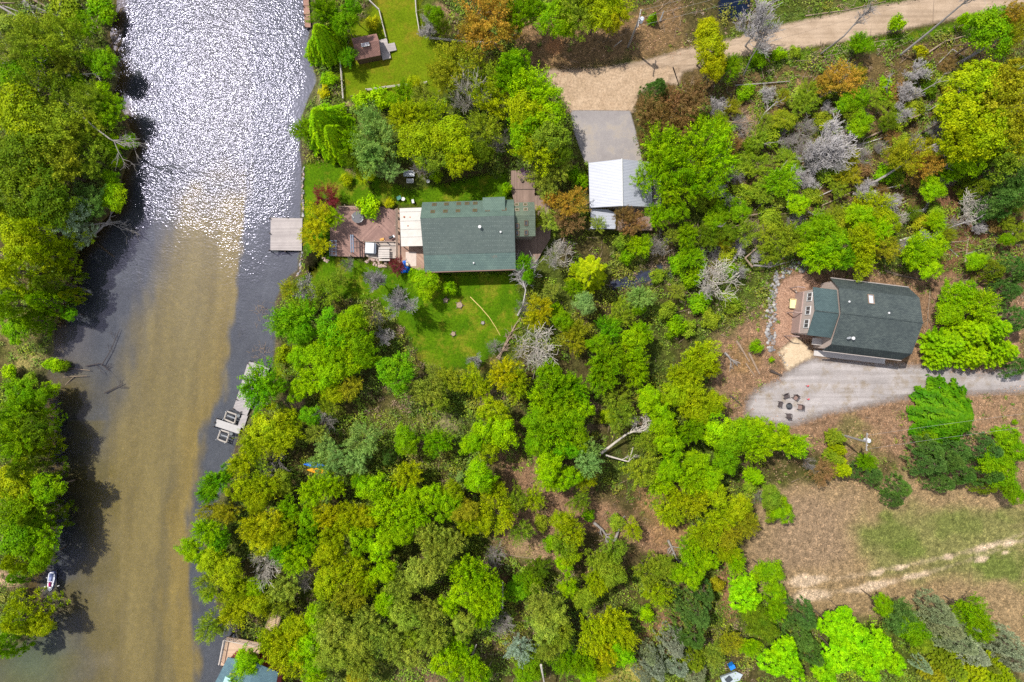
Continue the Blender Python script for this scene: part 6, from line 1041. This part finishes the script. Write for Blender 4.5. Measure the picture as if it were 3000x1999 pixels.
log([(830, 1447), (930, 1450)], .05, YW, 'thin yellow stick on leaf litter near the lower utility pole', tile=6)
log([(1390, 295), (1500, 330), (1650, 360)], .2, BARK, 'brown log lying just above the cabin', tile=6); log([(1495, 90), (1580, 60), (1670, 50)], .16, WHITE_W, 'pale log between lime trees above the cabin', tile=6); log([(1945, 240), (1968, 65)], .16, TAN_W, 'upright pale log in the brown ground above right of the cabin', tile=6); log([(1810, 105), (1960, 92)], .12, TAN_W, 'horizontal log joined to the upright pale log', tile=6); log([(1760, 80), (1900, 200)], .13, GREY_W, 'diagonal grey log left of the upright pale log', tile=6)
log([(1705, 420, .8), (1690, 600, .8), (1680, 760, .8)], .06, TAN_W, 'thin branch lying along the right wall of the cabin', tile=6, stubs=6); log([(1960, 180), (2080, 145)], .12, GREY_W, 'short grey log right of the upright pale log', tile=6); log([(2000, -20), (2200, 80)], .07, GREY_W, 'thin grey stick crossing the dark ground far right', tile=6)
log([(490, 260, 2.5), (600, 270, 1.8), (720, 240, 1)], .15, GREY_W, 'grey fallen branch reaching over the top of the stone border', tile=6, stubs=6, name='fallen_branch', cat='branch'); log([(480, 270, 2), (430, 210, 2.5), (560, 100, 2)], .16, TAN_W, 'broken tan trunk heap above the stone border', tile=6, twigs=10, spread=1.5, name='fallen_branch', cat='branch')
for k, (p, r, lb) in enumerate([([(955, 370, 1), (1110, 250, 7), (1225, 120, 10)], .14, 'dark leaning bare trunk crossing over the dirt road'), ([(1610, 420, .8), (1800, 290, .9), (2000, 230, 1.2)], .15, 'pale log under the leaning trunks below the road end'), ([(1500, 380, 1), (1700, 220, 6), (1900, 50, 11), (1990, -20, 13)], .17, 'long dark trunk leaning across the upper right road'), ([(1885, 445, 1), (2050, 350, 3), (2220, 250, 6)], .23, 'thick pale grey log at the upper right brushland'),
    ([(800, 785, .8), (880, 720, 1.6), (990, 640, 3)], .2, 'smooth tan log pointing up to the orange bush'), ([(1690, 765, .8), (1850, 665, 2.5), (1970, 595, 4)], .09, 'thin pale trunk left of the big yellow-green tree'), ([(640, 1250, .8), (740, 1190, 1), (900, 1095, 3)], .09, 'pale branch running up to the grey brush heap'), ([(1170, 1340, .9), (1400, 1210, 3), (1640, 1050, 5), (1840, 935, 6.5)], .19, 'long silver fallen tree pointing at the golden bush'), ([(1180, 1345, .9), (1330, 1315, 1.4), (1530, 1270, 2)], .12, 'short silver limb below the long silver fallen tree'),
    ([(1860, 1550, .9), (2000, 1480, 1.1), (2130, 1440, 1.3)], .18, 'grey log under the white antler-like tree'), ([(860, 1460, 1), (950, 1500, 1.2), (1040, 1560, 1)], .12, 'pale stick right of the lime bush in the lower brushland'), ([(370, 1500, 1), (520, 1475, 1.4), (700, 1430, 1.6)], .1, 'pale branch left of the lime bush in the lower brushland'), ([(360, 590, .8), (560, 575, .9), (740, 560, 1)], .12, 'brown log right of the bright yellow tree'), ([(1600, 500, 1), (1640, 640, 1.1)], .08, 'thin white stem hanging among brown brush'),
    ([(1270, 950, 1), (1440, 870, 1.5), (1640, 790, 3)], .13, 'tan leaning trunk right of the grey brush heap'), ([(420, 520, 1), (470, 400, 5), (540, 290, 8)], .11, 'slim dark trunk under the leafless grey tree by the road'), ([(845, 110), (1130, 70), (1400, 10)], .1, 'pale pole lying on the verge above the dirt road'), ([(1740, 460, .8), (1860, 340, 1), (1950, 400, 1)], .1, 'bent tan branch below the road end'), ([(1090, 1420, 1), (1200, 1465, 1)], .08, 'thin white twig right of the lower brush')]):
    log(p, r, (GREY_W, TAN_W, GREY_W, GREY_W, TAN_W)[k % 5], lb, tile=3, twigs=9 if k in (0, 2, 7, 6) else 0, stubs=4 if k in (3, 4, 9, 1, 14, 10, 11) else 0, spread=.6, group='logs and leaning trunks of the brushland')
log([(1930, 280, .8), (1878, 322, .8)], .06, WHITE_W, 'thin white stick at the foot of the roadside utility pole', tile=2, name='marker_stick', cat='stick'); log([(2195, 145, .8), (2222, 75, 2)], .11, GREYM, 'short grey post leaning beside the small roadside spruce', tile=2, name='guy_post', cat='post')
log([(1045, 285, 1), (1075, 320, 2.6), (1105, 370, 4)], .22, DARK_W, 'dark broken trunk at the foot of the orange tree', tile=2, name='dead_tree', cat='dead tree'); log([(2285, 465, 4), (2330, 600, 1)], .1, DARK_W, 'dark post leaning at the lower edge of the sandy road', tile=2, name='dead_tree', cat='dead tree')
_r = random.Random(31)
for k in range(64):
    if k < 48:
        while True:
            x, y = _r.uniform(1980, 2980), _r.uniform(170, 780)
            if not (y < 340 - (x - 1960) * .2 or (x > 2200 and y > 700)): break
    else: x, y = (_r.uniform(5, 290), _r.uniform(5, 330))
    L_, an, up_ = _r.uniform(50, 150), _r.gauss(.6, .45) + (0 if k < 48 else 1.6), _r.choice((.3, .6, 2.5, 4.5)); q_ = [(x, y, GZ + .1), (x + L_ * .5 * math.cos(an) + _r.uniform(-6, 6), y - L_ * .5 * math.sin(an) + _r.uniform(-6, 6), GZ + up_ * .5 + .2), (x + L_ * math.cos(an), y - L_ * math.sin(an), GZ + up_)]
    lb = None
    for j in range(8):
        lb = f"thin {'fallen' if up_ < 1 else 'leaning'} bare stem {where(x, y, j)}"
        if lb not in USED: break
    USED[lb] = 1; log(q_, _r.uniform(.055, .11), (TAN_W, GREY_W, LILAC_W)[k % 3], lb, stubs=_r.choice((0, 0, 4, 6)), seed=k, spread=.8, name='fallen_sapling' if up_ < 1 else 'dead_sapling', group='thin bare stems in the brush')
# stumps on the lawn
for k, (zx, zy, r, c, lb) in enumerate([(720, 500, .32, TAN_W, 'dug brown stump beside the lime bush on the lawn'), (815, 535, .42, TAN_W, 'largest pale stump on the main lawn'), (975, 657, .22, GREY_W, 'small grey stump in the middle of the main lawn'), (772, 733, .3, TAN_W, 'round tan stump low on the main lawn')]):
    t = thing('tree_stump', lb, 'stump', tuple(T(5, zx, zy)), k, 'stumps on the main lawn'); b = MB(); b.tube((0, 0, -.1), (0, 0, .3), r * 1.2, r, 10); b.build('wood', c, t, loc=(0, 0, 0)); b = MB(); [b.tube((r * .6 * math.cos(a), r * .6 * math.sin(a), .15), (r * 1.9 * math.cos(a), r * 1.9 * math.sin(a), -.05), .12, .04, 5) for a in (.3, 1.5, 2.9, 4.1, 5.2)]; b.build('roots', BARK, t, loc=(0, 0, 0))
for zx, zy, lb in [(848, 1090, 'upper red stake on the gravel right of the patio chairs'), (852, 1181, 'lower red stake on the gravel right of the patio chairs')]: t = thing('red_stake', lb, 'stake', tuple(T(6, zx, zy)), 0, 'red stakes on the gravel'); b = MB(); b.tube((0, 0, 0), (.05, .02, .5), .04); b.build('rod', plain('red paint', (.5, .05, .05)), t, loc=(0, 0, 0)); b = MB(); b.box((.12, .02, .5), (.28, .14, .05), .5); b.build('flag', plain('red flag', (.55, .07, .08)), t, loc=(0, 0, 0))
# blue gear in the lower woods
t = thing('covered_boat', 'pale covered boat with a blue bag hidden in trees at the bottom edge', 'boat', tuple(T(9, 325, 1525)), R_(20)); t.scale = (.75, .75, .75); b = MB(); n = 7; b.add([(x, y, z) for x, y, z in [(-1.9, -.8, .3), (1.2, -.8, .3), (2.0, 0, .3), (1.2, .8, .3), (-1.9, .8, .3), (-1.9, -.9, 1.0), (1.3, -.9, 1.0), (2.3, 0, 1.1), (1.3, .9, 1.0), (-1.9, .9, 1.0)]], [(4, 3, 2, 1, 0), (5, 6, 7, 8, 9), (0, 1, 6, 5), (1, 2, 7, 6), (2, 3, 8, 7), (3, 4, 9, 8), (4, 0, 5, 9)]); b.build('hull', plain('pale blue grey canvas', (.34, .39, .42)), t, loc=(0, 0, 0)); b = MB(); b.box((-.6, .1, 1.2), (1.2, .9, .4), .4); b.build('windshield', GLASS, t, loc=(0, 0, 0))
t = thing('blue_bag', 'bright blue bag beside the covered boat at the bottom edge', 'bag', tuple(T(9, 328, 1445)), .5); b = MB(); b.box((0, 0, .5), (.8, .6, .9)); b.box((.2, .2, 1.0), (.4, .3, .2), .6); b.build('cloth', plain('blue cloth', (.01, .17, .6), .5), t, loc=(0, 0, 0))
# stones ---------------------------------------------------------
def rock_mesh(seed, m):
    b = sphere_mb(.5, 8, 5); r_ = random.Random(seed); b.v = [(x * r_.uniform(.8, 1.15), y * r_.uniform(.8, 1.15), z * r_.uniform(.6, .85)) for x, y, z in b.v]; me = bpy.data.meshes.new('rock'); me.from_pydata(b.v, [], b.f); me.update(); me.materials.append(m); return me
m, nt, bs = mat('field stone'); oi = nt.nodes.new('ShaderNodeObjectInfo'); nn_ = noise(nt, coords(nt), 3, 5, .7)
nt.links.new(mixc(nt, 1.0, ramp(nt, oi.outputs['Random'], [(0, (.13, .125, .125)), (.45, (.21, .205, .21)), (.8, (.35, .335, .32)), (1, (.22, .165, .14))]), ramp(nt, nn_, [(.3, (.7,) * 3), (.7, (1.15,) * 3)]), 'MULTIPLY'), bs.inputs['Base Color']); bs.inputs['Roughness'].default_value = .9; STONE = m
PINKST = var_mat('pinkish stone', (.42, .31, .26), (.26, .19, .165), 3, .9)
RM = [rock_mesh(s, STONE) for s in range(4)]; RP = [rock_mesh(s + 9, PINKST) for s in range(3)]
def rocks(path, n, wid, size, group, lb, ms, cat='stone', z=GZ, seed=3):
    r_ = random.Random(seed); q = [P(x, y, z) for x, y in path]; ls = [(q[i + 1] - q[i]).length for i in range(len(q) - 1)]; tot = sum(ls)
    for k in range(n):
        s = (k + r_.uniform(0, .8)) / n * tot; i = 0
        while i < len(ls) - 1 and s > ls[i]: s -= ls[i]; i += 1
        d = (q[i + 1] - q[i]).normalized(); p = q[i] + d * s + Vector((-d.y, d.x, 0)) * r_.uniform(-wid, wid); o = bpy.data.objects.new('rock', ms[k % len(ms)]); LINK(o); sz = size * r_.uniform(.65, 1.35)
        o.location = (p.x, p.y, z + sz * .1); o.scale = (sz, sz * r_.uniform(.7, 1), sz * .8); o.rotation_euler = (r_.uniform(-.3, .3), r_.uniform(-.3, .3), r_.uniform(0, 6.28)); tag(o, lb, cat, group)
BP = [crop2(*a) for a in [(640, 120), (520, 100), (400, 130), (300, 190), (230, 290), (205, 420), (190, 560), (170, 720), (170, 860), (165, 1000), (170, 1120), (215, 1210)]]
rocks(BP, 170, .7, .46, 'stones of the curved border left of the cabin', 'grey field stone in the curved border left of the cabin', RM)
rocks([crop2(*a) for a in [(480, 400), (520, 520), (490, 640), (480, 820), (460, 960), (520, 1010), (560, 1000)]], 24, .22, .2, 'small stones along the cabin wall', 'small pale stone in the row along the left wall of the cabin', RM, seed=5)
rocks([crop2(*a) for a in [(260, 1230), (350, 1330), (380, 1440)]], 8, .25, .22, 'small stones edging the sand patch', 'small pale stone edging the sand patch below the cabin corner', RM, seed=6)
rocks([crop(*a) for a in [(450, 670), (520, 690), (590, 715), (650, 725)]], 28, .5, .42, 'pinkish boulders below the patio', 'pinkish boulder in the bank below the lower patio', RP, 'boulder', seed=7)
rocks([(889, 490), (887.5, 560), (887, 635)], 32, .12, .34, 'stones of the shore wall above the dock', 'pale stone in the shoreline wall above the square dock', RM + RP, z=.35, seed=8); rocks([(886, 738), (880, 790), (872, 812)], 20, .15, .34, 'stones of the shore wall below the dock', 'pale stone in the shoreline wall below the square dock', RM + RP, z=.35, seed=9)
rocks([(945, 755), (965, 765)], 8, .3, .35, 'stones at the left deck corner', 'pinkish stone at the river corner of the deck', RP, seed=10); rocks([(684, 1826), (697, 1850)], 14, .35, .45, 'boulders beside the boathouse deck', 'pinkish boulder on the shore just above the boathouse deck', RP, 'boulder', z=.5, seed=11)
# ------------------------------------------------------------------ ground cover
def cover(name, n, pick, size, colors, lsize, seed, per=14, label=None):
    r = np.random.RandomState(seed); xy = np.stack([r.uniform(-76, 76, n * 3), r.uniform(-52, 52, n * 3)], 1); keep = pick(xy, r); xy = xy[keep][:n]; n = len(xy)
    g = ground_h(xy[:, 0], xy[:, 1]); sz = r.uniform(size[0], size[1], n); C = np.repeat(np.concatenate([xy, g[:, None]], 1), per, 0); S = np.repeat(sz, per); u = unit(n * per, r); u[:, 2] = np.abs(u[:, 2]); C = C + u * (S * r.uniform(.3, 1.1, n * per))[:, None] * np.array([1, 1, .9])
    me = leaves(name, C, nz(u + unit(n * per, r) * .8 + np.array([0, 0, .4])), lsize * r.uniform(.6, 1.5, n * per), lsize * .6 * r.uniform(.6, 1.4, n * per), r.uniform(0, 1, n * per), r=r, m=COVER)
    ci = (fbm(xy[:, 0], xy[:, 1], 5, seed) * 1.7 - .35 + r.normal(0, .22, n)); ci = np.clip((ci * len(colors)).astype(int), 0, len(colors) - 1); cl = np.array(colors)[ci] * r.uniform(.7, 1.25, (n, 1)); cl = np.repeat(cl, per * 4, 0)
    at = me.attributes.new('hue', 'FLOAT_COLOR', 'POINT'); at.data.foreach_set('color', np.concatenate([cl, np.ones((len(cl), 1))], 1).astype(np.float32).ravel()); o = bpy.data.objects.new(name, me); LINK(o); o['kind'] = 'stuff'; return o
m, nt, bs = mat('undergrowth leaves'); at = nd(nt, 'Attribute', attribute_name='hue'); ti = nd(nt, 'Attribute', attribute_name='tint'); nt.links.new(mixc(nt, 1, at.outputs['Color'], ramp(nt, ti.outputs['Fac'], [(0, (.6,) * 3), (1, (1.35,) * 3)]), 'MULTIPLY'), bs.inputs['Base Color']); bs.inputs['Roughness'].default_value = .7; COVER = m
CLEAR = [W(q) for q in [[(1596, 200), (2000, 140), (2560, 10), (3010, -60), (3010, 20), (2808, 60), (2425, 135), (2149, 172), (1990, 255), (1850, 330), (1886, 480), (1715, 480), (1668, 330)], [(2187, 1180), (2280, 1100), (2270, 800), (2400, 795), (2720, 850), (2740, 1060), (3010, 1085), (3010, 1155), (2306, 1260), (2187, 1220)],
    [(1180, 800), (1500, 800), (1540, 900), (1510, 980), (1400, 1080), (1250, 1085), (1180, 960), (1100, 880), (900, 850), (885, 480), (1480, 520), (1650, 560), (1650, 800)], [(1075, 60), (1110, -20), (1228, -20), (1238, 100), (1350, 150), (1290, 280), (1120, 300), (1010, 290), (985, 180)], [(2170, 1640), (2230, 1440), (2350, 1400), (2600, 1390), (3010, 1440), (3010, 2010), (2700, 1800), (2300, 1790)], [(1720, 460), (1920, 460), (1920, 690), (1720, 690)]]]
def free(xy, margin=.2):
    ok = sdist(xy[:, 0], xy[:, 1], RIVER) < -.3
    for q in CLEAR: ok &= sdist(xy[:, 0], xy[:, 1], q) < margin
    return ok
LITT = [W(q) for q in [[(2080, 980), (2230, 920), (2300, 790), (2720, 800), (3010, 800), (3010, 1450), (2190, 1400), (2100, 1250)], [(1440, 1330), (1700, 1400), (2010, 1540), (1960, 1660), (1640, 1680), (1420, 1600)], [(1500, 40), (2060, 0), (2000, 150), (1560, 215)]]]
def green_pick(xy, r):
    ok = free(xy) & (fbm(xy[:, 0], xy[:, 1], 4, 3) > r.uniform(.3, .62, len(xy)))
    for q in LITT: ok &= (sdist(xy[:, 0], xy[:, 1], q) < 0) | (r.rand(len(xy)) < .12)
    return ok
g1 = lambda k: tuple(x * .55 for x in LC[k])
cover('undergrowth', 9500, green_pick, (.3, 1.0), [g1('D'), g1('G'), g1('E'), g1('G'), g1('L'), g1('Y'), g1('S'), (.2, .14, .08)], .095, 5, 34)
def brush_pick(xy, r): return free(xy) & (xy[:, 0] > 22) & (xy[:, 1] > 3) & (fbm(xy[:, 0], xy[:, 1], 3, 13) > r.uniform(.35, .6, len(xy)))
cover('dry_brush', 5200, brush_pick, (.2, .7), [(.22, .15, .09), (.12, .08, .045), g1('F'), (.3, .23, .16), g1('E'), (.2, .11, .06), g1('D')], .085, 6, 26)
def litter_pick(xy, r):
    ok = free(xy, 1.5) | (sdist(xy[:, 0], xy[:, 1], CLEAR[4]) > 0); s = np.full(len(xy), -9.); 
    for q in LITT: s = np.maximum(s, sdist(xy[:, 0], xy[:, 1], q))
    return ok & (s > -1) & (sdist(xy[:, 0], xy[:, 1], RIVER) < -.5)
cover('leaf_litter', 9000, litter_pick, (.15, .6), [(.42, .24, .14), (.3, .15, .08), (.5, .32, .2), (.36, .19, .1), (.22, .13, .08)], .07, 7, 5)
def under_pick(xy, r): 
    ok = free(xy, -.8) & (fbm(xy[:, 0], xy[:, 1], 6, 23) > r.uniform(.3, .55, len(xy)))
    for q in LITT: ok &= sdist(xy[:, 0], xy[:, 1], q) < -.5
    ok &= ~((xy[:, 0] > 24) & (xy[:, 1] > 6) & (r.rand(len(xy)) < .6))
    return ok & (sdist(xy[:, 0], xy[:, 1], RIVER) < -1.2)
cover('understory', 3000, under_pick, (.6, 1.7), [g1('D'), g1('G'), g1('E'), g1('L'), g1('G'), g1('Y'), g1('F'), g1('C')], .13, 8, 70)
tw = MB(); r_ = random.Random(77); cnt = 0; cand = np.stack([NR.uniform(-76, 76, 9000), NR.uniform(-52, 52, 9000)], 1); okk = free(cand, .5) & (fbm(cand[:, 0], cand[:, 1], 5, 77) > .45); cand = cand[okk]; pr_r = (cand[:, 0] > 20) & (cand[:, 1] > 2)
for (x, y), hot in zip(cand, pr_r):
    if not hot and r_.random() > .3: continue
    L = r_.uniform(.4, 1.6) * (2.6 if r_.random() < .14 and hot else 1); an = r_.gauss(.7, .8); p = Vector((x, y, GZ + r_.uniform(.03, .5))); tw.tube(p, p + Vector((math.cos(an) * L, math.sin(an) * L, r_.uniform(-.1, .5))), r_.uniform(.02, .05), .012, 4, cap=False); cnt += 1
tag(tw.build('fallen_twigs', TAN_W), kind='stuff')
